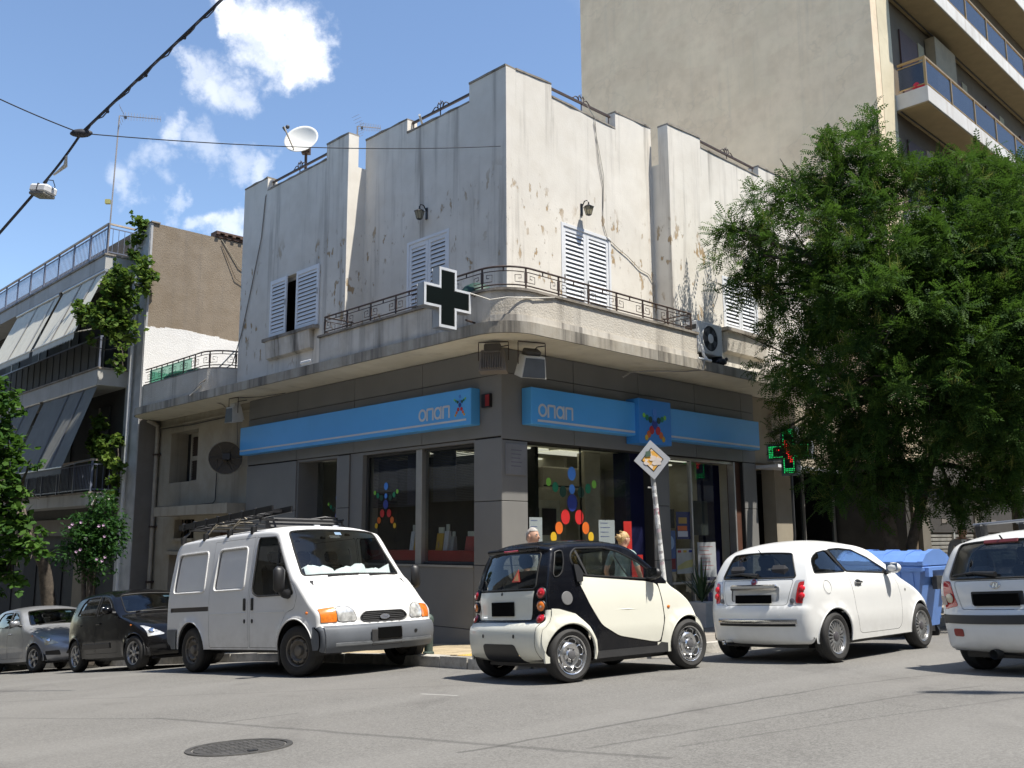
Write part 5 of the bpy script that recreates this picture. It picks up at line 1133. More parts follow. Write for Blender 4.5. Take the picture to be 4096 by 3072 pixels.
for k in range(14):
    c = pb_.lerp(pt_, .1+.055*k); q(MB(Matrix.Translation(c) @ Matrix.Rotation(rng.uniform(-.5, .5)-math.pi/2, 4, 'Z')).lathe([(.0362, -.03), (.0362, .03*rng.uniform(.5, 1.3))], 6, 0, None, -.9, .9), 'sticker', mat(('sticker_white', 'sticker_pink', 'sticker_red')[k % 5 % 3], ((.6, .6, .6), (.5, .38, .4), (.36, .33, .33))[k % 5 % 3], .6))
BO_ = wthing('bollard', 'short green bollard at the kerb behind the white van', 'bollard', gbase(-1.27, 14.3, .12)); q = at3(BO_)
M_ = Matrix.Translation(gbase(-1.27, 14.3, .12)); q(MB(M_).lathe([(.085, 0), (.085, .05), (.065, .06), (.065, .48), (.075, .5), (.07, .56), (.03, .6), (0, .605)], 14), 'post', mat('bollard_green', (.05, .075, .065), .6, var=.2), 50)
# manhole cover
mx_, my_ = -1.93, 6.83; nzv = Vector((-.0406, .0577, 1)).normalized()
M_ = Matrix.Translation((mx_, my_, gh(mx_, my_)+.004)) @ nzv.to_track_quat('Z', 'Y').to_matrix().to_4x4()
MH = wthing('manhole_cover', 'round dark iron manhole cover in the road', 'manhole cover', (mx_, my_, gh(mx_, my_))); q = at3(MH)
MHM = mat('cast_iron', (.055, .052, .048), .7, .1, var=.3, vs=12, bump=.3, bs=50, dirt=.4)
q(MB(M_).lathe([(0, .002), (.31, .002), (.31, -.004), (.325, -.004)], 40), 'lid', MHM); q(MB(M_).lathe([(.325, -.004), (.327, .004), (.365, .004), (.37, -.01)], 40), 'frame', MHM)
mb = MB(M_)
for i in range(-6, 7):
    for j in range(-6, 7):
        if math.hypot(i, j)*.048 < .28: mb.box((i*.048-.014, j*.048-.005, .002), (i*.048+.014, j*.048+.005, .0042)) if (i+j) % 2 else mb.box((i*.048-.005, j*.048-.014, .002), (i*.048+.005, j*.048+.014, .0042))
o = q(mb, 'tread_pattern', MHM); o['kind'] = 'stuff'; q(MB(M_).box((-.03, .24, .002), (.03, .29, .007)), 'lift_hole', BLACKP)
# blue waste container
BLU = mat('container_blue', (.12, .24, .57), .5, var=.08, vs=2, dirt=.15, world=False)
cx_, cy_ = 6.20, 15.36; hd = Vector((.7136, .7006, 0)); M_ = Matrix(((hd.x, -hd.y, 0, cx_), (hd.y, hd.x, 0, cy_), (0, 0, 1, gh(cx_, cy_)), (0, 0, 0, 1)))
# local x: across the street (towards the road), y: along the kerb line
WC = thing('waste_container', 'blue wheeled waste container with ribbed lid beyond the white hatchback', 'waste container', M=M_)
cq = lambda mb, name, mats, smooth=None: part(mb, name, mats, WC, False, smooth)
mb = MB(); b0 = [(-.42, -.50), (.42, -.50), (.42, .50), (-.42, .50)]; b1 = [(-.52, -.64), (.52, -.64), (.52, .64), (-.52, .64)]
mb.add([(x, y, .2) for x, y in b0]+[(x, y, 1.08) for x, y in b1], [(3, 2, 1, 0), (0, 1, 5, 4), (1, 2, 6, 5), (2, 3, 7, 6), (3, 0, 4, 7)]); cq(mb, 'bin_body', BLU)
mb = MB(); mb.cham((-.57, -.70, 1.05), (.57, .70, 1.14), .02); cq(mb, 'rim', BLU)
mb = MB()
prof = [(-.56, 1.145), (-.56, 1.2), (-.40, 1.30), (-.10, 1.36), (.15, 1.36), (.42, 1.28), (.56, 1.19), (.56, 1.145)]
mb.prism(prof, -.69, .69, ax=1); cq(mb, 'lid', BLU)
for y in (-.66, .66): cq(MB().prism([(p[0]*1.01, 1.145+(p[1]-1.145)*1.14+.004) for p in prof], y-.04, y+.04, ax=1), 'lid_rib', BLU)
for y in (-.35, 0, .35): cq(MB().prism([(p[0]*1.005, 1.145+(p[1]-1.145)*1.08+.003) for p in prof], y-.05, y+.05, ax=1), 'lid_rib', BLU)
for y in (-.5, -.3, -.1, .1, .3, .5):
    for sg in (-1, 1): cq(MB().add([(sg*.435, y-.025, .3), (sg*.435, y+.025, .3), (sg*.54, y+.025, 1.04), (sg*.54, y-.025, 1.04), (sg*.42, y-.025, .3), (sg*.42, y+.025, .3), (sg*.5, y+.025, 1.04), (sg*.5, y-.025, 1.04)], [(0,1,2,3),(0,3,7,4),(1,5,6,2)]), 'side_rib', BLU)
for sg in (-1, 1):
    cq(MB().box((-.50, sg*.70, .98), (-.36, sg*.76, 1.12)), 'lift_lug', BLU); cq(MB().box((.36, sg*.70, .98), (.50, sg*.76, 1.12)), 'lift_lug', BLU)
    cq(MB().box((-.14, sg*.655, .78), (.14, sg*.73, .98)), 'trunnion', DARKG); cq(MB().tube([(-.0, sg*.6, .85), (-.0, sg*.82, .85)], .03, 8), 'trunnion', DARKG)
for x in (-.36, .36):
    for y in (-.42, .42):
        cq(MB(Matrix.Translation((x, y, .1)) @ Matrix.Rotation(R(90), 4, 'Y')).lathe([(0, -.03), (.1, -.03), (.1, .03), (0, .03)], 14), 'caster', BLACKP); cq(MB().box((x-.05, y-.04, .1), (x+.05, y+.04, .21)), 'caster_fork', ALU)
for y, z, w in ((-.2, 1.28, .1), (.3, .8, .13)): cq(MB().box((.50+.03*(z > 1), y, z-.06), (.53+.06*(z > 1)*0+.005, y+w, z+.02)), 'sticker', PAPER)
# planter by the shop door
pw = FR @ Vector((4.95, .55, 0)); PLN = wthing('planter', 'white square planter with spiky plant by the shop door', 'planter', gbase(pw.x, pw.y, .12)); q = at3(PLN)
zb = gh(pw.x, pw.y)+.12; M_ = Matrix.Translation((pw.x, pw.y, zb)) @ Matrix.Rotation(AZ, 4, 'Z')
q(MB(M_).add([(-.2,-.2,0),(.2,-.2,0),(.2,.2,0),(-.2,.2,0),(-.25,-.25,.5),(.25,-.25,.5),(.25,.25,.5),(-.25,.25,.5)], [(3,2,1,0),(0,1,5,4),(1,2,6,5),(2,3,7,6),(3,0,4,7),(4,5,6,7)]), 'pot', mat('pot_white', (.62, .62, .60), .6, dirt=.2))
lf = mat('spiky_leaf', (.035, .07, .025), .5)
for k in range(34):
    a = rng.uniform(0, 6.28); l_ = rng.uniform(.45, .85); sp_ = rng.uniform(.15, .9); d = Vector((math.cos(a), math.sin(a), 0)); s_2 = Vector((-d.y, d.x, 0))*.028
    pts = [d*(l_*sp_*t)+Vector((0, 0, .5+l_*(t*(1.3-.7*t*sp_)))) for t in (0, .35, .7, 1)]
    mb = MB(M_); mb.add([pts[0]-s_2*.6, pts[0]+s_2*.6, pts[1]+s_2, pts[1]-s_2, pts[2]+s_2*.8, pts[2]-s_2*.8, pts[3]], [(0, 1, 2, 3), (3, 2, 4, 5), (5, 4, 6)]); q(mb, 'leaf', lf)
# ================================================================ vehicles: body shells from a side profile, a plan curve and a section curve
def smooth(xs, ys, n=240):
    xs, ys = np.array(xs, float), np.array(ys, float)
    d = np.gradient(ys, xs); X = np.linspace(xs[0], xs[-1], n); i = np.clip(np.searchsorted(xs, X)-1, 0, len(xs)-2)
    h = xs[i+1]-xs[i]; t = (X-xs[i])/h
    for k in range(len(xs)-1):   # keep monotone pieces monotone
        m_ = (ys[k+1]-ys[k])/(xs[k+1]-xs[k])
        for j in (k, k+1):
            if m_ == 0: d[j] = 0
            elif d[j]/m_ > 3: d[j] = 3*m_
    Yv = (2*t**3-3*t**2+1)*ys[i]+(t**3-2*t**2+t)*h*d[i]+(-2*t**3+3*t**2)*ys[i+1]+(t**3-t**2)*h*d[i+1]
    return lambda v: np.interp(v, X, Yv)
def catmull(P, k=8):
    P = np.array(P, float); Q = np.vstack([2*P[0]-P[1], P, 2*P[-1]-P[-2]]); o = []
    for i in range(1, len(Q)-2):
        a, b_, c, d = Q[i-1:i+3]
        l0, l1, l2 = [max(1e-4, np.linalg.norm((q-p)[:2]))**.5 for p, q in ((a, b_), (b_, c), (c, d))]
        m1 = ((b_-a)/l0-(c-a)/(l0+l1)+(c-b_)/l1)*l1; m2 = ((c-b_)/l1-(d-b_)/(l1+l2)+(d-c)/l2)*l1
        for j in range(k):
            t = j/k; o.append((2*t**3-3*t**2+1)*b_+(t**3-2*t**2+t)*m1+(-2*t**3+3*t**2)*c+(t**3-t**2)*m2)
    o.append(P[-1]); return np.array(o)
def inpoly(p, poly):
    x, y = p; c = False; j = len(poly)-1
    for i in range(len(poly)):
        xi, yi = poly[i]; xj, yj = poly[j]
        if (yi > y) != (yj > y) and x < (xj-xi)*(y-yi)/(yj-yi)+xi: c = not c
        j = i
    return c
def inset(poly, d):
    n = len(poly); A = sum(poly[i][0]*poly[(i+1) % n][1]-poly[(i+1) % n][0]*poly[i][1] for i in range(n)); sg = 1 if A > 0 else -1; o = []
    for i in range(n):
        p, a, b_ = Vector(poly[i]), Vector(poly[i-1]), Vector(poly[(i+1) % n])
        u, v = (p-a).normalized(), (b_-p).normalized(); nn = (Vector((-u.y, u.x))+Vector((-v.y, v.x))); nn = nn/max(.3, nn.length_squared/2) if nn.length > .01 else Vector((-u.y, u.x))
        o.append(tuple(p+nn*d*sg))
    return o
def rounded(poly, r_, k=4):
    o = []; n = len(poly)
    for i in range(n):
        p, a, b_ = Vector(poly[i]), Vector(poly[i-1]), Vector(poly[(i+1) % n]); q = min(r_, (a-p).length*.45, (b_-p).length*.45)
        s, e = p+(a-p).normalized()*q, p+(b_-p).normalized()*q
        for j in range(k+1): t = j/k; o.append(tuple((1-t)**2*s+2*t*(1-t)*p+t*t*e))
    return o
def resamp(poly, st):
    o = []
    for i in range(len(poly)):
        a, b_ = Vector(poly[i]), Vector(poly[(i+1) % len(poly)]); n = max(1, math.ceil((b_-a).length/st))
        o += [tuple(a.lerp(b_, j/n)) for j in range(n)]
    return o
SEAM = mat('panel_gap', (.015, .015, .015), .8); RUB = mat('rubber', (.012, .012, .012), .6); TYRE = mat('tyre', (.022, .021, .02), .75, var=.2, vs=15, bump=.1)
CHROME = mat('chrome', (.75, .75, .75), .12, 1, var=.02); SILV = mat('wheel_silver', (.42, .42, .42), .3, .8, var=.05); DIRTY = mat('dirty_steel', (.16, .145, .125), .6, .3, var=.25, vs=12)
LRED = mat('lamp_red', (.42, .008, .012), .12, coat=1, var=.1, vs=20); LAMB = mat('lamp_amber', (.72, .19, .02), .15, coat=1, var=.15, vs=30); LCLR = mat('lamp_clear', (.62, .62, .60), .12, .35, coat=1, var=.4, vs=14)
CARGL = glass('car_glass', (.74, .79, .78), .7); CARGD = glass('car_glass_dark', (.34, .38, .40), .7); PLATE = mat('number_plate_black', (.003, .003, .003), .8, spec=.05)
SEAT = mat('seat_cloth', (.03, .03, .034), .9); TRIM = mat('dash_plastic', (.02, .02, .022), .7)
class Car:
    def __init__(s, name, label, M, W, prof, plan, sect, wb, wr, arch, body, rr=.035, p=2.4, sill=.24, flare=0, zw=None, group=None, cat='car', dx=.07):
        s.root = thing(name, label, cat, M=M, group=group); s.W = W; s.wb = wb; s.wr = wr; s.arch = arch; s.body = body; s.r = rr; s.p = p; s.sill = sill; s.fl = flare; s.zw = zw or wr; s.dx = dx
        s.plan = smooth(*zip(*plan)); s.sect = smooth(*zip(*sect))
        q = catmull(prof, 12); d = np.concatenate([[0], np.cumsum(np.linalg.norm(np.diff(q[:, :2], axis=0), axis=1))]); T = d[-1]; n = int(T/.05)
        s.t = np.linspace(0, T, n+1); s.Ct = [np.interp(s.t, d, q[:, k]) for k in range(4)]; s.T = T; s.d = d; s.q = q
        s.itop = int(np.argmax(s.Ct[1])); s.feat = []
        s.t_top = s.t[s.itop]
    def rz(s, z): return s.r if not isinstance(s.r, tuple) else float(np.interp(z, (.9, 1.15), s.r))
    def C(s, t): return np.interp(t, s.d, s.q[:, 0]), np.interp(t, s.d, s.q[:, 1])
    def E(s, t): x, z = s.C(t); return x+np.interp(t, s.d, s.q[:, 2]), z+np.interp(t, s.d, s.q[:, 3])
    def Y(s, x, z):
        y = s.W/2*s.plan(x)*s.sect(z)
        if s.fl:
            for wx in (0, s.wb):
                rho = np.hypot(x-wx, z-s.zw)-s.arch; y = y+s.fl*np.exp(-np.square(np.maximum(rho, 0)/.055))*np.where(z > s.zw-.25, 1, .3)
        return y
    def top(s, t, u):
        cx, cz = s.C(t); ex, ez = s.E(t); b_ = 1-np.abs(u)**s.p; yc = s.Y(ex, ez)-s.rz(ez)
        return np.array([ex+(cx-ex)*b_, yc*u, ez+(cz-ez)*b_])
    def topn(s, t, u):
        e = 1e-3; a = s.top(min(s.T, t+e), u)-s.top(max(0, t-e), u); b_ = s.top(t, min(1, u+e))-s.top(t, max(-1, u-e)); n = np.cross(b_, a); n /= np.linalg.norm(n)+1e-12
        return -n
    def sidep(s, x, z): return np.array([x, float(s.Y(x, z)), z])
    def siden(s, x, z):
        e = .004; n = np.array([-(s.Y(x+e, z)-s.Y(x-e, z))/(2*e), 1, -(s.Y(x, z+e)-s.Y(x, z-e))/(2*e)]); return n/np.linalg.norm(n)
    def tz(s, z, front): 
        m_ = s.t > s.t_top if front else s.t < s.t_top
        tt, zz = s.t[m_], s.Ct[1][m_]
        return float(np.interp(z, zz[::-1], tt[::-1])) if front else float(np.interp(z, zz, tt))
    def u_of(s, t, y): ex, ez = s.E(t); return y/(float(s.Y(ex, ez))-s.rz(ez))
    def side(s, name, poly, m_, off=0, trim=None, gap=0, gm=None, sides=(1, -1), rnd=.03, opts=None): s.feat.append(dict(k='side', name=name, poly=rounded(poly, rnd) if rnd else poly, m=m_, off=off, trim=trim, gap=gap, gm=gm, sides=sides, o=opts or {}))
    def rear(s, name, poly, m_, off=0, trim=None, gap=0, front=False, rnd=.03, gm=None, strip=False):   # polygon in (y, z) seen from behind or from the front
        s.feat.append(dict(k='top', name=name, poly=[(s.tz(z, front), y) for y, z in resamp(rounded(poly, rnd) if rnd else poly, .05)], m=m_, off=off, trim=trim, gap=gap, gm=gm, o=dict(strip=strip)))
    def topx(s, name, poly, m_, off=0, trim=None, gap=0, rnd=.03, strip=False):   # polygon in (y, x) seen from above
        X = s.Ct[0]; i0 = s.itop; 
        s.feat.append(dict(k='top', name=name, poly=[(float(np.interp(x, X, s.t)), y) for y, x in resamp(rounded(poly, rnd) if rnd else poly, .05)], m=m_, off=off, trim=trim, gap=gap, gm=None, o=dict(strip=strip)))
    def build(s):
        root = s.root; P = lambda mb, name, mats, smooth=None, parent=None: part(mb, name, mats, parent or root, False, smooth)
        s.P = P; acc = {}
        def put(key, verts, nrm, faces):
            a = acc.setdefault(key, ([], [], [])); b_ = len(a[0]); a[0].extend(verts); a[1].extend(nrm); a[2].extend([tuple(i+b_ for i in f) for f in faces])
        def region(outer, grid, feats, mapf, keyf, gs):
            V = [Vector(p) for p in outer]; F = [list(range(len(V)))]; polys = []
            for k, f in enumerate(feats):
                ps = [(f['poly'], k, 'gap' if f['gap'] else 'in')]+([(inset(f['poly'], f['gap']), k, 'in')] if f['gap'] else [])
                for pl, kk, w in ps:
                    pl = resamp(pl, gs); b_ = len(V); V += [Vector(p) for p in pl]; F.append(list(range(b_, len(V)))); polys.append((pl, kk, w, min(p[0] for p in pl), max(p[0] for p in pl)))
            V += [Vector(p) for p in grid]
            vs, _, fs, *_ = delaunay_2d_cdt(V, [], F, 0, 1e-5)
            groups = {}
            for f in fs:
                c = sum((vs[i] for i in f), Vector((0, 0)))/3
                if not inpoly(c, outer): continue
                w_ = None
                for pl, kk, w, x0, x1 in polys:
                    if x0 <= c.x <= x1 and inpoly(c, pl): w_ = (kk, w)
                groups.setdefault(w_, []).append(f)
            for w_, fl in groups.items():
                ids = sorted({i for f in fl for i in f}); mp = {i: j for j, i in enumerate(ids)}
                off = 0 if w_ is None else (feats[w_[0]]['off'] if w_[1] == 'in' else -.008)
                for sg in keyf(feats, w_):
                    pts, nn = [], []
                    for i in ids:
                        p, n = mapf(vs[i].x, vs[i].y); p = p+n*off
                        if sg < 0: p, n = p*np.array([1, -1, 1]), n*np.array([1, -1, 1])
                        pts.append(tuple(p)); nn.append(tuple(n))
                    tri = []
                    for f in fl:
                        a, b_, c = [mp[i] for i in f]
                        A_, B__, C_ = np.array(pts[a]), np.array(pts[b_]), np.array(pts[c])
                        tri.append((a, b_, c) if np.dot(np.cross(B__-A_, C_-A_), np.array(nn[a])) > 0 else (c, b_, a))
                    put((None, None, 0) if w_ is None else (id(feats[w_[0]]), w_[1], sg), pts, nn, tri)
        # top
        n = len(s.t); ft = [f for f in s.feat if f['k'] == 'top']
        for f in ft: f['poly'] = [(p[0], s.u_of(p[0], p[1])*s.W/2) for p in f['poly']]; 
        hw = s.W/2
        outer = [(t, -hw) for t in s.t]+[(t, hw) for t in s.t[::-1]]
        grid = [(t, u*hw) for t in s.t[1:-1] for u in np.linspace(-.95, .95, 15)]
        for f in ft: f['poly'] = [(min(max(a, .002), s.T-.002), max(-hw*.996, min(hw*.996, b_))) for a, b_ in f['poly']]
        region(outer, grid, ft, lambda a, b_: (s.top(a, b_/hw), s.topn(a, b_/hw)), lambda fe, w: (1,), .06)
        # rounded edge strips and side outline
        ex, ez = s.E(s.t); tx_, tz_ = np.gradient(ex), np.gradient(ez); l_ = np.hypot(tx_, tz_)+1e-9; nx_, nz_ = tz_/l_, -tx_/l_
        rr_ = np.array([s.rz(z) for z in ez]); sx, sz = ex+nx_*rr_, ez+nz_*rr_
        K = 5; rows, nrs = [], []
        for i in range(n):
            yc = float(s.Y(ex[i], ez[i])); a = np.array([ex[i], yc-rr_[i], ez[i]]); b_ = np.array([ex[i], yc, ez[i]]); c = s.sidep(sx[i], sz[i]); n0, n1_ = s.topn(s.t[i], 1.), s.siden(sx[i], sz[i])
            for k in range(K):
                t = k/(K-1); rows.append((1-t)**2*a+2*t*(1-t)*b_+t*t*c); q = (1-t)*n0+t*n1_; nrs.append(q/np.linalg.norm(q))
        # classify strip by the side feature or top feature next to it
        fs_ = [f for f in s.feat if f['k'] == 'side']
        for i in range(n-1):
            for k in range(K-1):
                f = (i*K+k, i*K+k+1, (i+1)*K+k+1, (i+1)*K+k); key = (None, None, 0); hit = None
                for g_ in fs_:
                    if g_['o'].get('strip') and inpoly(((sx[i]+sx[i+1])/2, (sz[i]+sz[i+1])/2), g_['poly']): hit = g_
                for g_ in ft:
                    if inpoly(((s.t[i]+s.t[i+1])/2, hw*.99), g_['poly']) and g_['o'].get('strip') if 'o' in g_ else False: hit = g_
                for sg in (1, -1):
                    pts = [rows[j]*np.array([1, sg, 1]) for j in f]; nn = [nrs[j]*np.array([1, sg, 1]) for j in f]
                    cr = np.cross(pts[1]-pts[0], pts[3]-pts[0]); 
                    if np.linalg.norm(cr) < 1e-12: cr = np.cross(pts[2]-pts[1], pts[3]-pts[1])
                    fc = (0, 1, 2, 3) if np.dot(cr, nn[0]) > 0 else (3, 2, 1, 0)
                    put(key if hit is None else (id(hit), 'in', sg), [tuple(p_) for p_ in pts], [tuple(p_) for p_ in nn], [fc])
        # side
        def archpts(cx):
            h = math.acos(max(-1, min(1, (s.sill-s.zw)/s.arch))); a0 = math.pi/2-h; 
            return [(cx+s.arch*math.sin(a), s.zw+s.arch*math.cos(a)) for a in np.linspace(h, -h, 22)]
        side = [(sx[i], sz[i]) for i in range(n)]
        while side[-1][1] < s.sill+.01 and len(side) > 5: side.pop()
        while side[0][1] < s.sill+.01: side.pop(0)
        fb, rb = side[-1], side[0]
        bot = [(fb[0]-.02, s.sill)]+archpts(s.wb)+[(s.wb*.5, s.sill)]+archpts(0)+[(rb[0]+.02, s.sill)]
        outer = side+bot; outer = resamp(outer, .12)
        for f in fs_:
            if f['o'].get('strip') or not f['trim'] and not f['gap']: continue
            cx_ = sum(p[0] for p in f['poly'])/len(f['poly']); cz_ = sum(p[1] for p in f['poly'])/len(f['poly']); f['poly'] = [tuple(fitp(p, (cx_, cz_), outer)) for p in f['poly']]
        x0, x1 = min(p[0] for p in outer), max(p[0] for p in outer)
        grid = [(x, z) for x in np.arange(x0+.05, x1, .085) for z in np.arange(s.sill+.05, max(sz), .075)]
        def clear(p, m_=.02): return inpoly(p, outer)
        grid = [p for p in grid if clear(p)]
        region(outer, grid, fs_, lambda a, b_: (s.sidep(a, b_), s.siden(a, b_)), lambda fe, w: (1, -1) if w is None else fe[w[0]]['sides'], .07)
        # make objects
        fid = {id(f): f for f in s.feat}; s.objs = {}
        for key, (v, nn, fc) in acc.items():
            f = fid.get(key[0]); nm = 'body' if f is None else (f['name'] if key[1] == 'in' else 'panel_gap')
            m_ = s.body if f is None else (f['m'] if key[1] == 'in' else (f['gm'] or SEAM))
            me = bpy.data.meshes.new(nm); me.from_pydata(v, [], fc); me.materials.append(m_); me.polygons.foreach_set('use_smooth', [True]*len(fc)); me.update()
            me.normals_split_custom_set_from_vertices(nn)
            o = link(me, nm, root); s.objs.setdefault(nm, []).append(o)
        for f in s.feat:
            if not f['trim']: continue
            tm, r_ = f['trim']
            for sg in (f['sides'] if f['k'] == 'side' else (1,)):
                pts = []
                for a, b_ in resamp(f['poly'], .05):
                    if f['k'] == 'side': p = s.sidep(a, b_)+s.siden(a, b_)*.002
                    else: p = s.top(a, b_/hw)+s.topn(a, b_/hw)*.002
                    pts.append((p[0], p[1]*sg, p[2]))
                P(MB().tube(pts, r_, 5, closed=True), 'trim', tm, 60)
        # wheels wells, floor, arch lips
        for wx in (0, s.wb):
            for sg in (1, -1):
                mb = MB(Matrix.Translation((wx, 0, s.zw)) @ Matrix.Rotation(R(-90), 4, 'X')); yo = s.W/2*float(s.plan(wx))
                a_ = [(s.arch, sg*(yo-.03)), (s.arch, sg*(yo-.45)), (0, sg*(yo-.45))]
                mb.lathe(a_, 20, 0, None, math.pi-.15, 2*math.pi+.15); P(mb, 'wheel_well', BLACKP)
                pts = [(x, sg*(float(s.Y(x, z))-.004), z) for x, z in archpts(wx)]; P(MB().tube(pts, .011, 5), 'arch_lip', s.objs and (s.lip if hasattr(s, 'lip') else s.body), 60)
        mb = MB(); mb.box((min(s.Ct[0])+.25, -s.W*.36, s.sill-.06), (max(s.Ct[0])-.3, s.W*.36, s.sill+.0)); mb.box((s.arch+.02, -s.W*.45, s.sill-.02), (s.wb-s.arch-.02, s.W*.45, s.sill+.01)); P(mb, 'underbody', BLACKP)
        return s
    def place(s, t, y, off=0): u = s.u_of(t, y); p = s.top(t, u); n = s.topn(t, u); return Vector(p)+Vector(n)*off, Vector(n)
    def frame(s, t, y, off=0):
        p, n = s.place(t, y, off); yv = Vector((0, 0, 1)); xv = yv.cross(n).normalized(); yv = n.cross(xv)
        return Matrix(((xv.x, yv.x, n.x, p.x), (xv.y, yv.y, n.y, p.y), (xv.z, yv.z, n.z, p.z), (0, 0, 0, 1)))
    def sframe(s, x, z, sg, off=0):   # x axis forward along the car, z axis outward
        p = s.sidep(x, z); n = s.siden(x, z); p = p+n*off; p[1] *= sg; n[1] *= sg; n = Vector(n); xv = Vector((1, 0, 0)); xv = (xv-n*xv.dot(n)).normalized(); yv = n.cross(xv)
        return Matrix(((xv.x, yv.x, n.x, p[0]), (xv.y, yv.y, n.y, p[1]), (xv.z, yv.z, n.z, p[2]), (0, 0, 0, 1)))
    def wheels(s, style, tr, w=.17, rim=.2, m_=None, steer=0):
        for wx in (0, s.wb):
            for sg in (1, -1): wheel(s, wx, sg*tr/2, sg, w, rim, style, m_, steer if wx else 0)
    def plate(s, t, w=.50, h=.115, y=0, off=.012, m_=None):
        s.P(MB(s.frame(t, y, off)).cham((-w/2, -h/2, -.008), (w/2, h/2, .006), .003), 'number_plate', m_ or PLATE)
    def mirror(s, x, z, m_, out=.16, sz=(.07, .10, .075), sides=(1, -1)):
        for sg in sides:
            p = s.sidep(x, z); y = sg*(p[1]+out); c = (x+.02, y, z+.06)
            mb = MB(); mb.ball(c, sz, 12); o = s.P(mb, 'mirror', m_, 180)
            s.P(MB().tube([(x+.02, sg*(p[1]-.02), z), (x+.02, sg*(p[1]+out*.6), z+.02)], [.04, .025], 6), 'mirror_arm', BLACKP, 60, o); s.P(MB().add([(x-.035, y-sg*.08, z), (x-.035, y+sg*.08, z), (x-.035, y+sg*.08, z+.12), (x-.035, y-sg*.08, z+.12)], [(0, 1, 2, 3)]), 'mirror_glass', CHROME, None, o)
    def seats(s, xs, ys, z=.55, back=.62, m_=None, head=True, tilt=-.18, wid=.46):
        for x in xs:
            for y in ys:
                mb = MB(); mb.cham((x-.25, y-wid/2, z-.12), (x+.27, y+wid/2, z), .04); o = s.P(mb, 'seat', m_ or SEAT)
                mb = MB(Matrix.Translation((x-.24, y, z-.02)) @ Matrix.Rotation(tilt, 4, 'Y')); mb.cham((-.07, -wid/2, 0), (.05, wid/2, back-.03), .05); s.P(mb, 'backrest', m_ or SEAT, None, o)
                if head: mb = MB(Matrix.Translation((x-.24, y, z-.02)) @ Matrix.Rotation(tilt, 4, 'Y')); mb.cham((-.05, -.12, back), (.04, .12, back+.17), .04); s.P(mb, 'headrest', m_ or SEAT, None, o)
    def cabin(s, xd, zd, yw, side=1):
        s.P(MB().cham((xd, -yw, zd-.25), (xd+.45, yw, zd), .06), 'dashboard', TRIM)
        c = Vector((xd-.16, side*.36, zd-.02)); M_ = Matrix.Translation(c) @ Matrix.Rotation(R(-62), 4, 'Y')
        o = s.P(MB(M_).tube([(.18*math.cos(a), .18*math.sin(a), 0) for a in [2*math.pi*i/24 for i in range(24)]], .014, 6, closed=True), 'steering_wheel', TRIM, 60); s.P(MB(M_).cham((-.05, -.16, -.02), (.05, .16, .01), .01), 'wheel_spoke', TRIM, None, o)
def fitp(p, c, outer, m_=.02):
    for k in range(40):
        q = (p[0]+(c[0]-p[0])*k*.025, p[1]+(c[1]-p[1])*k*.025)
        if inpoly(q, outer) and inpoly((q[0], q[1]+m_), outer) and inpoly((q[0]-m_, q[1]), outer): return q
    return p
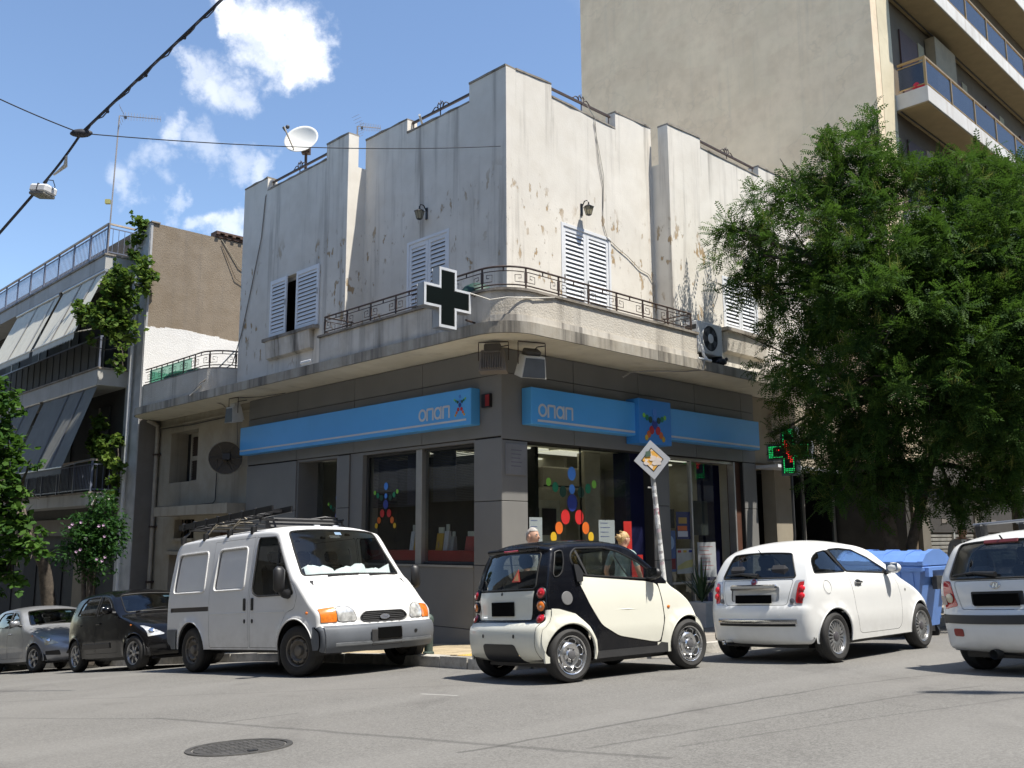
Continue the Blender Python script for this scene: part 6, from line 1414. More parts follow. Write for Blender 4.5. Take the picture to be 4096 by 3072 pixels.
def wheel(car, x, y, sg, w, rim, style, m_, steer=0):
    Rw = car.wr; M_ = Matrix.Translation((x, y, Rw)) @ Matrix.Rotation(steer, 4, 'Z') @ Matrix.Rotation(R(-90*sg), 4, 'X')
    P = car.P; h = w/2; mb = MB(M_)
    mb.lathe([(rim, h-.022), (rim+.006, h-.006), (rim+.02, h), ((rim+Rw)/2, h+.006), (Rw-.02, h-.006), (Rw-.006, h-.022), (Rw, h-.045), (Rw, 0), (Rw, -h+.045), (Rw-.012, -h+.01), (rim, -h)], 40)
    o = P(mb, 'wheel', TYRE, 35)
    for k in (-.03, 0, .03): P(MB(M_).tube([((Rw+.0005)*math.cos(a), (Rw+.0005)*math.sin(a), k) for a in [2*math.pi*i/40 for i in range(40)]], .0025, 4, closed=True), 'tread_groove', BLACKP, None, o)
    m_ = m_ or SILV; q = lambda mb, n, mt, sm=None: P(mb, n, mt, sm, o)
    q(MB(M_).lathe([(rim+.004, h-.02), (rim-.002, h-.006), (rim-.012, h-.012), (rim-.02, h-.04), (rim-.03, -.02)], 40), 'rim', m_, 40)
    if style == 'steel6':
        q(MB(M_).lathe([(rim-.028, h-.075), (rim-.05, h-.055), (.115, h-.03), (.085, h-.045), (.06, h-.04), (.045, h-.02), (0, h-.018)], 40), 'rim_dish', m_, 40)
        q(MB(M_).lathe([(.048, h-.02), (.046, h-.006), (.035, h-.001), (0, h)], 18), 'hub_cap', mat('hub_grey', (.10, .10, .105), .4), 40)
        for k in range(6):
            a = k*math.pi/3+.3; c = Vector((.148*math.cos(a), .148*math.sin(a), h-.047)); M2 = M_ @ Matrix.Translation(c) @ Matrix.Rotation(a, 4, 'Z') @ Matrix.Rotation(-.42, 4, 'Y')*1
            q(MB(M2).prism([(.028*math.cos(t_), .05*math.sin(t_)) for t_ in [i*math.pi/8 for i in range(16)]], .008, .011), 'rim_hole', BLACKP); 
            q(MB(M2).tube([(.031*math.cos(t_), .054*math.sin(t_), .010) for t_ in [i*math.pi/8 for i in range(16)]], .006, 5, closed=True), 'hole_lip', m_, 60)
            a += math.pi/6; q(MB(M_).ball((.07*math.cos(a), .07*math.sin(a), h-.035), .009, 6, k=4), 'wheel_nut', DARKG)
    elif style == 'steel':
        q(MB(M_).lathe([(rim-.028, h-.09), (rim-.045, h-.03), (.13, h-.02), (.10, h-.06), (.07, h-.06), (.06, h-.015), (.03, h-.005), (0, h-.005)], 36), 'rim_dish', m_, 40)
        for k in range(8):
            a = k*math.pi/4; q(MB(M_).disc((0, 0, 0), .001) if 0 else MB(M_ @ Matrix.Translation((.155*math.cos(a), .155*math.sin(a), h-.026))).prism([(.018*math.cos(t_), .018*math.sin(t_)) for t_ in [i*math.pi/5 for i in range(10)]], .001, .006), 'rim_hole', BLACKP)
    else:
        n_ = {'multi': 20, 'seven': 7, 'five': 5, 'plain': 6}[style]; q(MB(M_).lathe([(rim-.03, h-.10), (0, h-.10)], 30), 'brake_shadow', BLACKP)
        hub = .05 if style == 'multi' else .045
        for k in range(n_):
            a = 2*math.pi*k/n_; Ma = M_ @ Matrix.Rotation(a, 4, 'Z'); w0, w1 = {'multi': (.011, .014), 'seven': (.02, .028), 'five': (.03, .04), 'plain': (.026, .035)}[style]
            ro = rim-.014; vs = [(hub*.8, -w0, h-.03), (hub*.8, w0, h-.03), (ro*.6, w0*.9, h-.018), (ro*.6, -w0*.9, h-.018), (ro, w1, h-.03), (ro, -w1, h-.03)]
            vs += [(a_, b_*1.1, c-.03) for a_, b_, c in vs]
            q(MB(Ma).add(vs, [(0,1,2,3),(3,2,4,5),(0,3,9,6),(3,5,11,9),(1,7,8,2),(2,8,10,4)]), 'spoke', m_)
        q(MB(M_).lathe([(hub*1.15, h-.05), (hub*1.1, h-.02), (hub*.8, h-.012), (0, h-.01)], 20), 'hub', mat('hub_dark', (.07, .065, .07), .4) if style == 'multi' else m_, 40)
        q(MB(M_).lathe([(rim-.01, h-.02), (rim-.02, h-.018), (rim-.03, h-.05)], 36), 'rim_lip', m_, 40)
def carM(rr, fr, wb, tr, side=-1):
    """pose from the ground contacts of the two wheels on one side (side -1: right)"""
    a, b_ = Vector(rr), Vector(fr); h = (b_-a).normalized(); l_ = Vector((-h.y, h.x)); m_ = (a+b_)/2-h*wb/2-l_*side*tr/2
    zr, zf = gh(*m_), gh(*(m_+h*wb)); f = Vector((h.x, h.y, (zf-zr)/wb)).normalized(); p, q = m_+l_*.7, m_-l_*.7; lv_ = Vector((l_.x, l_.y, (gh(*p)-gh(*q))/1.4)); up = f.cross(lv_).normalized(); lv_ = up.cross(f)
    return Matrix(((f.x, lv_.x, up.x, m_.x), (f.y, lv_.y, up.y, m_.y), (f.z, lv_.z, up.z, zr+.003), (0, 0, 0, 1)))
def textmesh(s_, size):
    cu = bpy.data.curves.new('t', 'FONT'); cu.body = s_; cu.size = size; cu.align_x = 'CENTER'; cu.align_y = 'CENTER'; cu.extrude = .0008
    o = bpy.data.objects.new('t', cu); COL.objects.link(o); dg = bpy.context.evaluated_depsgraph_get(); me = bpy.data.meshes.new_from_object(o.evaluated_get(dg)); bpy.data.objects.remove(o); bpy.data.curves.remove(cu); return me
def ell(a, b_, n=20): return [(a*math.cos(2*math.pi*i/n), b_*math.sin(2*math.pi*i/n)) for i in range(n)]
PWH = paint('white_paint', (.74, .74, .72), .3, .5, .10); PCR = paint('cream_white_paint', (.74, .73, .63), .28, .5, .08); PVAN = paint('van_white_paint', (.72, .72, .71), .4, .25, .22); PBK = paint('tridion_black', (.004, .0045, .007), .15, .25, .02, 0, .3)
PBLK = paint('black_car_paint', (.004, .004, .005), .10, .25, .02, 0, .3); PSIL = paint('silver_paint', (.34, .35, .37), .3, .6, .10, .5); PGRN = paint('dark_green_paint', (.02, .05, .045), .25, .7, .1); PGRY = paint('mauve_grey_paint', (.20, .19, .20), .3, .6, .12, .4)
# ---------------------------------------------------------------- two seat city car
M = carM((.57, 10.37), (2.11, 11.46), 1.812, 1.36)
S = Car('two_seat_car', 'cream and black two seat car parked at the corner between the van and hatchback', M, 1.515,
        [(-.24, .20, .05, .02), (-.36, .25, .04, 0), (-.43, .36, .04, 0), (-.445, .50, .045, 0), (-.42, .60, .045, 0), (-.375, .635, .05, 0), (-.355, .70, .075, 0), (-.345, .90, .07, 0), (-.325, 1.0, .07, 0), (-.25, 1.24, .06, -.01), (-.17, 1.44, .05, -.03), (-.19, 1.475, .07, -.05), (-.12, 1.51, .05, -.055), (.1, 1.54, 0, -.055), (.5, 1.553, 0, -.055), (.85, 1.54, 0, -.055), (1.02, 1.50, 0, -.055), (1.12, 1.45, -.02, -.045), (1.35, 1.27, -.05, -.03), (1.6, 1.07, -.08, -.02), (1.70, .99, -.10, -.02), (1.80, .935, -.08, -.03), (1.96, .85, -.09, -.05), (2.08, .76, -.12, -.06), (2.16, .64, -.17, -.03), (2.19, .48, -.2, 0), (2.17, .33, -.19, 0), (2.08, .2, -.15, .02)],
        [(-.45, .88), (-.3, .945), (0, .985), (.5, 1), (1.2, 1), (1.6, .985), (1.9, .95), (2.2, .86)],
        [(.15, .95), (.3, .965), (.55, 1.0), (.75, 1.0), (.95, .985), (1.1, .955), (1.3, .885), (1.5, .79), (1.6, .74)], 1.812, .286, .335, PBK, flare=.03, sill=.22, rr=.045)
S.lip = PCR
S.side('door', [(.17, 1.12), (.17, 1.045), (.29, .80), (.45, .57), (.70, .44), (1.22, .345), (1.345, .335), (1.42, .60), (1.40, .80), (1.36, 1.0), (1.2, 1.035)], PCR, .006, gap=.006, rnd=.06)
S.side('fender', [(1.36, .335), (1.43, .6), (1.41, .8), (1.37, 1.0), (1.66, .985), (1.75, .96), (2.4, .95), (2.4, .1), (1.3, .1), (1.3, .335)], PCR, .004, rnd=0, opts=dict(strip=1))
S.side('rear_fender', [(-.6, .1), (-.6, .80), (-.30, .79), (-.13, .775), (.08, .715), (.25, .57), (.345, .42), (.36, .3), (.30, .1)], PCR, .012, rnd=0, opts=dict(strip=1))
S.side('window', [(.125, 1.25), (.135, 1.36), (.22, 1.425), (.35, 1.45), (.60, 1.44), (.85, 1.385), (1.12, 1.26), (1.33, 1.10), (1.36, 1.05), (.27, 1.125)], CARGL, -.008, (RUB, .011), rnd=.05)
S.side('quarter_window', [(-.205, 1.13), (-.14, 1.36), (-.04, 1.41), (.045, 1.405), (.025, 1.28), (-.03, 1.16), (-.10, 1.115)], CARGD, -.004, (RUB, .008), rnd=.04)
S.side('window_post', [(.30, 1.13), (.33, 1.12), (.235, 1.43), (.205, 1.42)], RUB, .0, rnd=0)
S.side('mirror_triangle', [(1.28, 1.06), (1.36, 1.05), (1.24, 1.19)], RUB, .002, rnd=0)
S.side('sill_panel', [(.36, .1), (.37, .30), (1.30, .30), (1.36, .335), (1.45, .32), (1.45, .1)], DARKG, .006, rnd=0)
S.rear('bumper', [(-1, .1), (1, .1), (1, .64), (-1, .64)], PCR, .004, rnd=0, strip=True); 
S.rear('hatch', [(-.50, .665), (.50, .665), (.535, .985), (-.535, .985)], PCR, .004, gap=.006, rnd=.02)
S.rear('bumper_insert', [(-.36, .21), (.36, .21), (.31, .40), (.27, .415), (-.27, .415), (-.31, .40)], BLACKP, .008, rnd=.02)
S.rear('rear_window', [(-.54, 1.0), (.54, 1.0), (.50, 1.41), (-.50, 1.41)], CARGD, -.002, (RUB, .010), rnd=.05)
S.rear('bonnet', [(-1, .1), (1, .1), (1, .955), (-1, .955)], PCR, .004, front=True, rnd=0, strip=True)
S.rear('windscreen', [(-.60, 1.02), (.60, 1.02), (.54, 1.43), (-.54, 1.43)], CARGL, -.004, (RUB, .010), front=True, rnd=.05)
S.build(); S.wheels('steel6', 1.36, .175, .205, mat('bright_silver', (.62, .62, .62), .22, .9, var=.04)); S.seats([.62], [-.34, .34], .62, .66, wid=.44); S.cabin(1.2, .95, .6)
for sg in (1, -1):
    for z, m_ in ((.95, LRED), (.815, LAMB), (.68, LRED)):
        M2 = S.frame(S.tz(z, False), sg*.635, .006); o = S.P(MB(M2).ball((0, 0, 0), (.062, .058, .028), 16), 'tail_lamp', m_, 180); S.P(MB(M2).lathe([(.066, -.01), (.066, .006), (.056, .012)], 18), 'lamp_ring', BLACKP, 60, o)
        S.P(MB(M2).ball((.01, -.004, .012), (.022, .02, .018), 10), 'bulb', LCLR if m_ is LAMB else mat('lamp_bright_red', (.7, .05, .05), .15), 180, o)
S.plate(S.tz(.79, False), .44, .155); S.mirror(1.24, 1.06, BLACKP, .1, (.06, .085, .065)); 
for sg in (1, -1):
    S.P(MB(S.sframe(-.01, .885, sg, .002)).lathe([(.075, 0), (.07, .006), (0, .008)], 20), 'fuel_cap', mat('cap_grey', (.16, .16, .16), .5), 40)
    S.P(MB(S.sframe(1.50, .73, sg, .004)).ball((0, 0, 0), (.028, .02, .012), 10), 'side_indicator', LAMB, 180)
    S.P(MB(S.sframe(.165, 1.15, sg, .0)).prism([(-.03, -.1), (.05, -.1), (.08, -.0), (.03, .09), (-.03, .1)], 0, .03), 'door_handle', BLACKP)
    S.P(MB(S.sframe(.85, .735, sg, .003)).tube([(-.42, .0, -.004), (.0, -.005, -.002), (.42, -.02, -.006)], [.003, .010, .003], 6), 'door_crease', PCR, 60)
for y in (-.30, .30): S.P(MB(S.frame(S.tz(.50, False), y, .006)).prism(ell(.016, .022, 10), 0, .004), 'bumper_hole', BLACKP)
S.P(MB(S.frame(S.tz(1.455, False), 0, .0)).cham((-.5, -.03, -.01), (.5, .02, .035), .012), 'spoiler', PBK); S.P(MB(S.frame(S.tz(1.46, False), 0, .036)).box((-.14, -.012, -.01), (.14, .008, .004)), 'brake_light', LRED)
S.P(MB(S.frame(S.tz(.955, False), .03, .004)).prism(ell(.013, .018, 10), 0, .006), 'hatch_lock', BLACKP)
M2 = S.frame(S.tz(1.14, False), -.2, .004); o = S.P(MB(M2).prism([(-.075, -.06), (.075, -.06), (0, .09)], 0, .002), 'warning_sticker', mat('sticker_orange_red', (.42, .05, .03), .6)); S.P(MB(M2).prism([(-.045, -.045), (.045, -.045), (0, .05)], .0021, .003), 'sticker_field', mat('sticker_tan', (.40, .22, .10), .6), None, o)
S.P(MB(S.frame(S.tz(.70, False), .38, .006)).box((-.05, -.008, 0), (.05, .008, .003)), 'badge', CHROME)
t_ = S.tz(.36, False)

# ---------------------------------------------------------------- small white hatchback with chrome trim
M = carM((3.91, 11.64), (5.58, 13.15), 2.30, 1.41)
S = Car('white_hatchback', 'rounded white three door hatchback with chrome bumper trim, between city car and blue container', M, 1.627,
        [(-.42, .20, .03, .03), (-.52, .25, .06, 0), (-.58, .38, .10, 0), (-.595, .52, .11, 0), (-.58, .64, .10, 0), (-.55, .70, .10, 0), (-.525, .85, .11, 0), (-.48, .98, .11, 0), (-.40, 1.12, .09, 0), (-.31, 1.28, .08, -.02), (-.25, 1.36, .10, -.045), (-.17, 1.405, .09, -.06), (.0, 1.445, .03, -.065), (.35, 1.482, 0, -.07), (.75, 1.488, 0, -.07), (1.1, 1.455, 0, -.065), (1.36, 1.38, -.02, -.05), (1.6, 1.23, -.06, -.04), (1.86, 1.055, -.10, -.03), (1.93, 1.01, -.10, -.03), (2.05, .975, -.1, -.04), (2.35, .90, -.12, -.06), (2.62, .80, -.14, -.07), (2.82, .69, -.18, -.05), (2.94, .55, -.24, -.02), (2.98, .40, -.26, 0), (2.95, .27, -.26, 0), (2.85, .2, -.2, .02)],
        [(-.6, .80), (-.35, .91), (0, .975), (.5, 1), (1.4, 1), (2.0, .975), (2.4, .93), (3.0, .78)],
        [(.15, .94), (.3, .965), (.55, 1.0), (.72, 1.0), (.9, .985), (1.05, .93), (1.2, .835), (1.4, .715), (1.5, .66)], 2.30, .30, .345, PWH, flare=.018, sill=.235, rr=(.085, .04), p=2.1)
S.lip = PWH
S.side('door', [(.42, 1.10), (.42, .98), (.475, .60), (.56, .32), (.64, .30), (1.62, .30), (1.70, .36), (1.72, .7), (1.66, .9), (1.60, 1.02)], PWH, 0, gap=.0055, rnd=.05)
S.side('rear_window_side', [(-.265, 1.06), (-.235, 1.17), (-.145, 1.265), (-.04, 1.315), (.215, 1.338), (.38, 1.08), (.38, 1.065)], CARGD, -.006, (RUB, .006), rnd=.04)
S.side('window', [(.43, 1.07), (.285, 1.345), (.50, 1.372), (.85, 1.338), (1.15, 1.235), (1.42, 1.09), (1.53, 1.03)], CARGL, -.006, (RUB, .010), rnd=.02)
S.side('window_post', [(.385, 1.07), (.43, 1.068), (.285, 1.345), (.22, 1.338)], RUB, .002, rnd=0)
S.rear('hatch', [(-.44, .69), (.44, .69), (.51, .995), (-.51, .995)], PWH, 0, gap=.006, rnd=.04)
S.rear('rear_window', [(-.53, 1.015), (.53, 1.015), (.42, 1.325), (-.42, 1.325)], CARGD, -.003, (RUB, .010), rnd=.04)
for sg in (1, -1):
    S.rear('tail_lamp', [(sg*.47, .69), (sg*.69, .69), (sg*.70, .985), (sg*.53, .985)], mat('lamp_ring_clear', (.50, .48, .48), .15, .3, coat=1), .004, rnd=.03)
    S.rear('tail_lamp_red', [(sg*.54, .71), (sg*.685, .71), (sg*.69, .965), (sg*.57, .965)], LRED, .01, rnd=.04)
S.rear('plate_recess', [(-.345, .735), (.345, .735), (.345, .915), (-.345, .915)], mat('recess_grey', (.45, .45, .44), .5), -.015, rnd=.04)
S.rear('windscreen', [(-.62, 1.05), (.62, 1.05), (.54, 1.375), (-.54, 1.375)], CARGL, -.004, (RUB, .010), front=True, rnd=.05)
S.build(); S.wheels('multi', 1.41, .175, .205, SILV); S.seats([.75], [-.36, .36], .55, .62); S.seats([-.02], [-.3, .3], .58, .45); S.cabin(1.45, .95, .66)
for sg in (1, -1):
    for z, rr_ in ((.885, .0), (.80, .0)): S.P(MB(S.frame(S.tz(z, False), sg*.615, .014)).ball((0, 0, 0), (.036, .038, .014), 12), 'lamp_lens', mat('lamp_bright_red2', (.62, .02, .03), .12), 180)
    S.P(MB(S.frame(S.tz(.74, False), sg*.505, .01)).lathe([(.026, 0), (.03, .006), (0, .009)], 14), 'fog_lens', mat('lens_dark', (.1, .1, .11), .2), 40)
    M2 = S.sframe(.60, .925, sg, .004); o = S.P(MB(M2).prism(ell(.085, .038), 0, .006), 'handle_cup', CHROME); S.P(MB(M2).cham((-.085, -.012, .012), (.085, .012, .028), .006), 'door_handle', CHROME, None, o)
    S.P(MB(S.sframe(-.10, .895, sg, .001)).tube([(.075*math.cos(a), .08*math.sin(a), 0) for a in [2*math.pi*i/24 for i in range(24)]], .0025, 4, closed=True), 'fuel_flap_seam', mat('seam_grey', (.35, .35, .33), .7))
    S.P(MB(S.sframe(1.86, .80, sg, .002)).prism(ell(.012, .018, 8), 0, .004), 'side_indicator', DARKG)
S.plate(S.tz(.765, False), .52, .10, 0, .012); S.mirror(1.40, 1.03, PWH, .13, (.075, .10, .07))
for z, rx, m_ in ((.90, .34, CHROME),): S.P(MB(S.frame(S.tz(z, False), 0, .012)).cham((-rx, -.035, -.01), (rx, .035, .03), .02), 'handle_bar', CHROME)
def bowbar(S, z, y1, h, off, m_, name, front=False):
    mb = MB(); n_ = 24; o_ = []
    for i in range(n_+1):
        y = -y1+2*y1*i/n_; p, n = S.place(S.tz(z, front), y, off); o_.append(p)
    vs = [];
    for p in o_: vs += [(p.x, p.y, p.z-h/2), (p.x-.012*(1 if not front else -1), p.y, p.z), (p.x, p.y, p.z+h/2)]
    mb.add(vs, [f for i in range(n_) for f in ((i*3, i*3+3, i*3+4, i*3+1), (i*3+1, i*3+4, i*3+5, i*3+2))]); mb.add(vs, [f for i in range(n_) for f in ((i*3+1, i*3+4, i*3+3, i*3), (i*3+2, i*3+5, i*3+4, i*3+1))])
    return S.P(mb, name, m_, 180)
bowbar(S, .50, .56, .055, .012, CHROME, 'chrome_strip'); bowbar(S, .458, .54, .03, .008, BLACKP, 'strip_shadow_gap')
S.P(MB(Matrix.Translation((-.52, .42, .24)) @ Matrix.Rotation(R(90), 4, 'Y')).lathe([(.032, -.12), (.036, .05), (.03, .05), (.028, -.05), (0, -.05)], 16), 'exhaust', CHROME, 50)
M2 = S.frame(S.tz(.995, False)-.03, 0, .006); o = S.P(MB(M2).lathe([(.048, 0), (.048, .008), (.04, .01)], 24), 'badge', CHROME, 40); S.P(MB(M2).lathe([(.041, .0095), (0, .011)], 24), 'badge_field', mat('badge_red', (.16, .02, .03), .4), None, o)
link(textmesh('FIAT', .026), 'badge_letters', o).matrix_basis = M2 @ Matrix.Translation((0, 0, .0125)); bpy.data.objects['badge_letters'].data.materials.append(CHROME)
w_, n_ = S.place(S.tz(1.06, False), .05, .02); S.P(MB().tube([tuple(S.place(S.tz(1.03, False), -.05, .03)[0]), tuple(S.place(S.tz(1.06, False), .22, .025)[0]), tuple(S.place(S.tz(1.05, False), .45, .02)[0])], [.03, .014, .008], 6), 'rear_wiper', BLACKP, 60)
p, n = S.place(S.t_top-.95, 0, 0); S.P(MB().tube([tuple(p), (p.x-.05, p.y, p.z+.05)], .005, 5), 'aerial', BLACKP)
for y in (-.35, -.1, .15, .36): S.P(MB(S.frame(S.tz(.57, False), y, .002)).prism(ell(.009, .009, 10), 0, .004), 'parking_sensor', PWH)

# ---------------------------------------------------------------- white van
M = carM((-4.90, 14.86), (-2.88, 12.98), 2.84, 1.84) @ Matrix.Scale(1.035, 4)
S = Car('white_van', 'white panel van with roof rack and grey bumpers, facing the crossing', M, 1.99,
        [(-0.7, 0.34, 0.02, 0), (-0.82, 0.4, 0.04, 0), (-0.86, 0.5, 0.05, 0), (-0.86, 0.75, 0.04, 0), (-0.845, 1.112, 0.04, 0), (-0.81, 1.536, 0.04, 0), (-0.77, 1.854, 0.04, -0.02), (-0.73, 1.96, 0.06, -0.05), (-0.62, 2.018, 0.06, -0.075), (-0.2, 2.04, 0.0, -0.085), (0.5, 2.05, 0, -0.085), (1.2, 2.05, 0, -0.085), (1.85, 2.034, 0, -0.08), (2.12, 1.997, -0.02, -0.07), (2.22, 1.944, -0.04, -0.05), (2.48, 1.621, -0.08, -0.03), (2.76, 1.292, -0.11, -0.02), (2.84, 1.234, -0.11, -0.02), (2.977, 1.133, -0.12, -0.04), (3.152, 0.985, -0.13, -0.06), (3.281, 0.89, -0.14, -0.06), (3.334, 0.81, -0.15, -0.03), (3.357, 0.73, -0.16, 0), (3.368, 0.62, -0.16, 0), (3.425, 0.6, -0.16, 0), (3.456, 0.5, -0.16, 0), (3.444, 0.38, -0.16, 0), (3.38, 0.3, -0.13, 0)],
        [(-.9, .965), (-.5, .985), (0, 1), (2.2, 1), (2.8, .99), (3.2, .98), (3.6, .955)],
        [(.25, .965), (.5, .99), (.8, 1.0), (1.0, 1.0), (1.2, .985), (1.5, .945), (1.8, .90), (2.0, .86)], 2.72, .325, .41, PVAN, flare=.025, sill=.335, rr=.05, p=3.2)
S.lip = PVAN
S.side('door', [(1.62, .40), (1.60, .36), (2.32, .36), (2.34, .55), (2.52, .82), (2.70, .86), (2.76, 1.02), (2.68, 1.22), (2.28, 1.84), (2.12, 1.92), (1.62, 1.92)], PVAN, 0, gap=.006, rnd=.05)
S.side('window', [(1.68, 1.15), (1.70, 1.10), (1.82, 1.05), (2.68, 1.05), (2.54, 1.36), (2.25, 1.82), (2.14, 1.86), (1.70, 1.86)], CARGD, -.008, (RUB, .011), rnd=.05)
S.side('window_post', [(2.26, 1.055), (2.30, 1.055), (2.25, 1.74), (2.21, 1.78)], RUB, .0, rnd=0)
S.side('sliding_door', [(.52, .36), (1.58, .36), (1.59, 1.92), (.50, 1.92)], PVAN, 0, gap=.005, rnd=.04)
for a, b_ in ((.62, 1.46), (-.62, .36)):
    S.side('blind_window', [(a, 1.16), (b_, 1.16), (b_-.02, 1.76), (a+.04, 1.76)], PVAN, -.022, (PVAN, .012), gap=.022, gm=PVAN, rnd=.08)
S.side('slide_rail', [(-.68, .88), (.50, .88), (.50, .945), (-.68, .945)], mat('rail_dark', (.06, .05, .045), .6), -.012, rnd=0)
S.side('bumper_side', [(-.95, .30), (-.45, .30), (-.45, .62), (-.95, .62)], mat('bumper_grey', (.10, .11, .125), .6, var=.1, dirt=.15), .02, rnd=0, opts=dict(strip=1))
GB = MATS['bumper_grey']
S.side('bumper_side', [(3.10, .25), (3.9, .25), (3.9, .62), (3.12, .62)], GB, .02, rnd=0, opts=dict(strip=1))
S.rear('bumper', [(-1.2, .25), (1.2, .25), (1.2, .615), (-1.2, .615)], GB, .02, front=True, rnd=0, strip=True)
S.rear('windscreen', [(-.83, 1.30), (.83, 1.30), (.74, 1.945), (-.74, 1.945)], CARGL, -.006, (RUB, .014), front=True, rnd=.06)
S.rear('bonnet', [(-.64, .87), (.64, .87), (.80, 1.245), (-.80, 1.245)], PVAN, 0, gap=.005, front=True, rnd=.03)
for sg in (1, -1):
    S.rear('headlight', [(sg*.45, .675), (sg*.72, .67), (sg*.72, .885), (sg*.58, .885), (sg*.49, .83)], LCLR, .006, (RUB, .006), front=True, rnd=.05)
    S.rear('indicator', [(sg*.725, .67), (sg*.93, .67), (sg*.93, .90), (sg*.725, .885)], LAMB, .006, (RUB, .005), front=True, rnd=.02)
S.rear('grille', [(-.41, .71), (-.33, .65), (.33, .65), (.41, .71), (.33, .785), (-.33, .785)], BLACKP, -.015, (DARKG, .008), front=True, rnd=.05)
S.build(); S.wheels('steel', 1.74, .20, .20, DIRTY, .22); S.seats([1.85], [-.5, .0, .5], .95, .6); S.cabin(2.40, 1.22, .85)
for z in (.67, .695, .72, .745, .765): 
    pts = [tuple(S.place(S.tz(z, True), y, -.004)[0]) for y in np.linspace(-.36, .36, 9)]; S.P(MB().tube(pts, .005, 4), 'grille_bar', DARKG)
M2 = S.frame(S.tz(.71, True), 0, .004); o = S.P(MB(M2).prism(ell(.085, .036), 0, .008), 'badge', CHROME); S.P(MB(M2).prism(ell(.077, .030), .0081, .0095), 'badge_field', mat('badge_steel', (.16, .17, .20), .35), None, o)
t_o = link(textmesh('Ford', .048), 'badge_letters', o); t_o.matrix_basis = M2 @ Matrix.Translation((0, 0, .0105)); t_o.data.materials.append(CHROME)
S.plate(S.tz(.50, True), .40, .14, -.02, .045)
S.P(MB(S.frame(S.tz(.46, True), -.02, .03)).cham((-.30, -.11, -.01), (.22, .10, .008), .01), 'plate_holder', DARKG)
S.P(MB(S.frame(S.tz(.50, True), .46, .024)).prism(ell(.03, .02, 10), 0, .004), 'tow_eye', BLACKP)
bowbar(S, .40, .80, .05, .04, mat('bumper_lip', (.17, .18, .19), .5), 'bumper_lip', True)
for sg in (1, -1):
    for x, z in ((1.50, 1.02), (1.70, 1.02)): S.P(MB(S.sframe(x, z-.07, sg, .002)).cham((-.03, -.085, 0), (.03, .085, .014), .008), 'door_handle', BLACKP)
    for x in (1.50, 1.70): S.P(MB(S.sframe(x, .72, sg, .002)).prism(ell(.022, .03, 10), 0, .006), 'lock', BLACKP)
    S.P(MB(S.sframe(2.98, .80, sg, .004)).ball((0, 0, 0), (.03, .02, .014), 10), 'side_indicator', LAMB, 180)
    S.P(MB(S.sframe(1.0, .835, sg, .001)).tube([(-.48, 0, 0), (.55, 0, 0)], .006, 5), 'body_crease', PVAN, 60)
    S.P(MB(S.sframe(2.1, .835, sg, .001)).tube([(-.42, 0, 0), (.38, 0, 0)], .006, 5), 'body_crease', PVAN, 60)
    p = S.sidep(2.60, 1.07); mb = MB(); c = Vector((2.64, sg*(p[1]+.20), 1.25)); mb.cham((c.x-.05, c.y-.085, c.z-.17), (c.x+.07, c.y+.085, c.z+.17), .05); o = S.P(mb, 'mirror', BLACKP, 60)
    S.P(MB().tube([(2.56, sg*(p[1]-.01), 1.06), (2.62, sg*(p[1]+.10), 1.06), (2.64, sg*(p[1]+.18), 1.12)], [.07, .055, .04], 8), 'mirror_arm', BLACKP, 60, o)
    if sg < 0: S.P(MB().box((2.28, sg*.74, .14), (2.31, sg*.95, .45)), 'mud_flap', BLACKP)
for y in (-.35, .35):
    a, b_ = S.place(S.tz(1.25, True), y+.42, .02)[0], S.place(S.tz(1.33, True), y-.28, .02)[0]
    S.P(MB().tube([tuple(S.place(S.tz(1.27, True), y-.15, .02)[0]), tuple(S.place(S.tz(1.29, True), y+.38, .02)[0])], .011, 5), 'wiper', BLACKP)
S.rear
mb = MB(); n_ = 30
for i in range(n_+1):
    y = -.74+1.48*i/n_; h = .10+.035*math.sin(i*.45)+.02*math.sin(i*1.1)+.01*math.sin(i*2.3); p = S.place(S.tz(1.325, True), y, -.03)[0]
    mb.v += [(p.x-.03, p.y, p.z-.03), (p.x-.10+.02*math.sin(i*1.7), p.y, p.z+h), (p.x-.2, p.y, p.z+h*.8), (p.x-.34, p.y, p.z-.02)]
mb.f = [(i*4+k, i*4+4+k, i*4+5+k, i*4+k+1) for i in range(n_) for k in range(3)]; mb.m = [0]*len(mb.f)
CL = S.P(mb, 'sunshade_cloth', mat('white_cloth', (.74, .76, .77), .9, var=.06), 180)
S.P(MB(S.frame(S.tz(1.86, True), -.02, -.02)).box((-.09, -.025, -.012), (.09, .025, .0)), 'rear_view_mirror', DARKG); S.P(MB(S.frame(S.tz(1.905, True), .05, -.012)).box((-.05, -.03, 0), (.06, .025, .002)), 'windscreen_sticker', mat('sticker_pale_blue', (.35, .45, .65), .6))
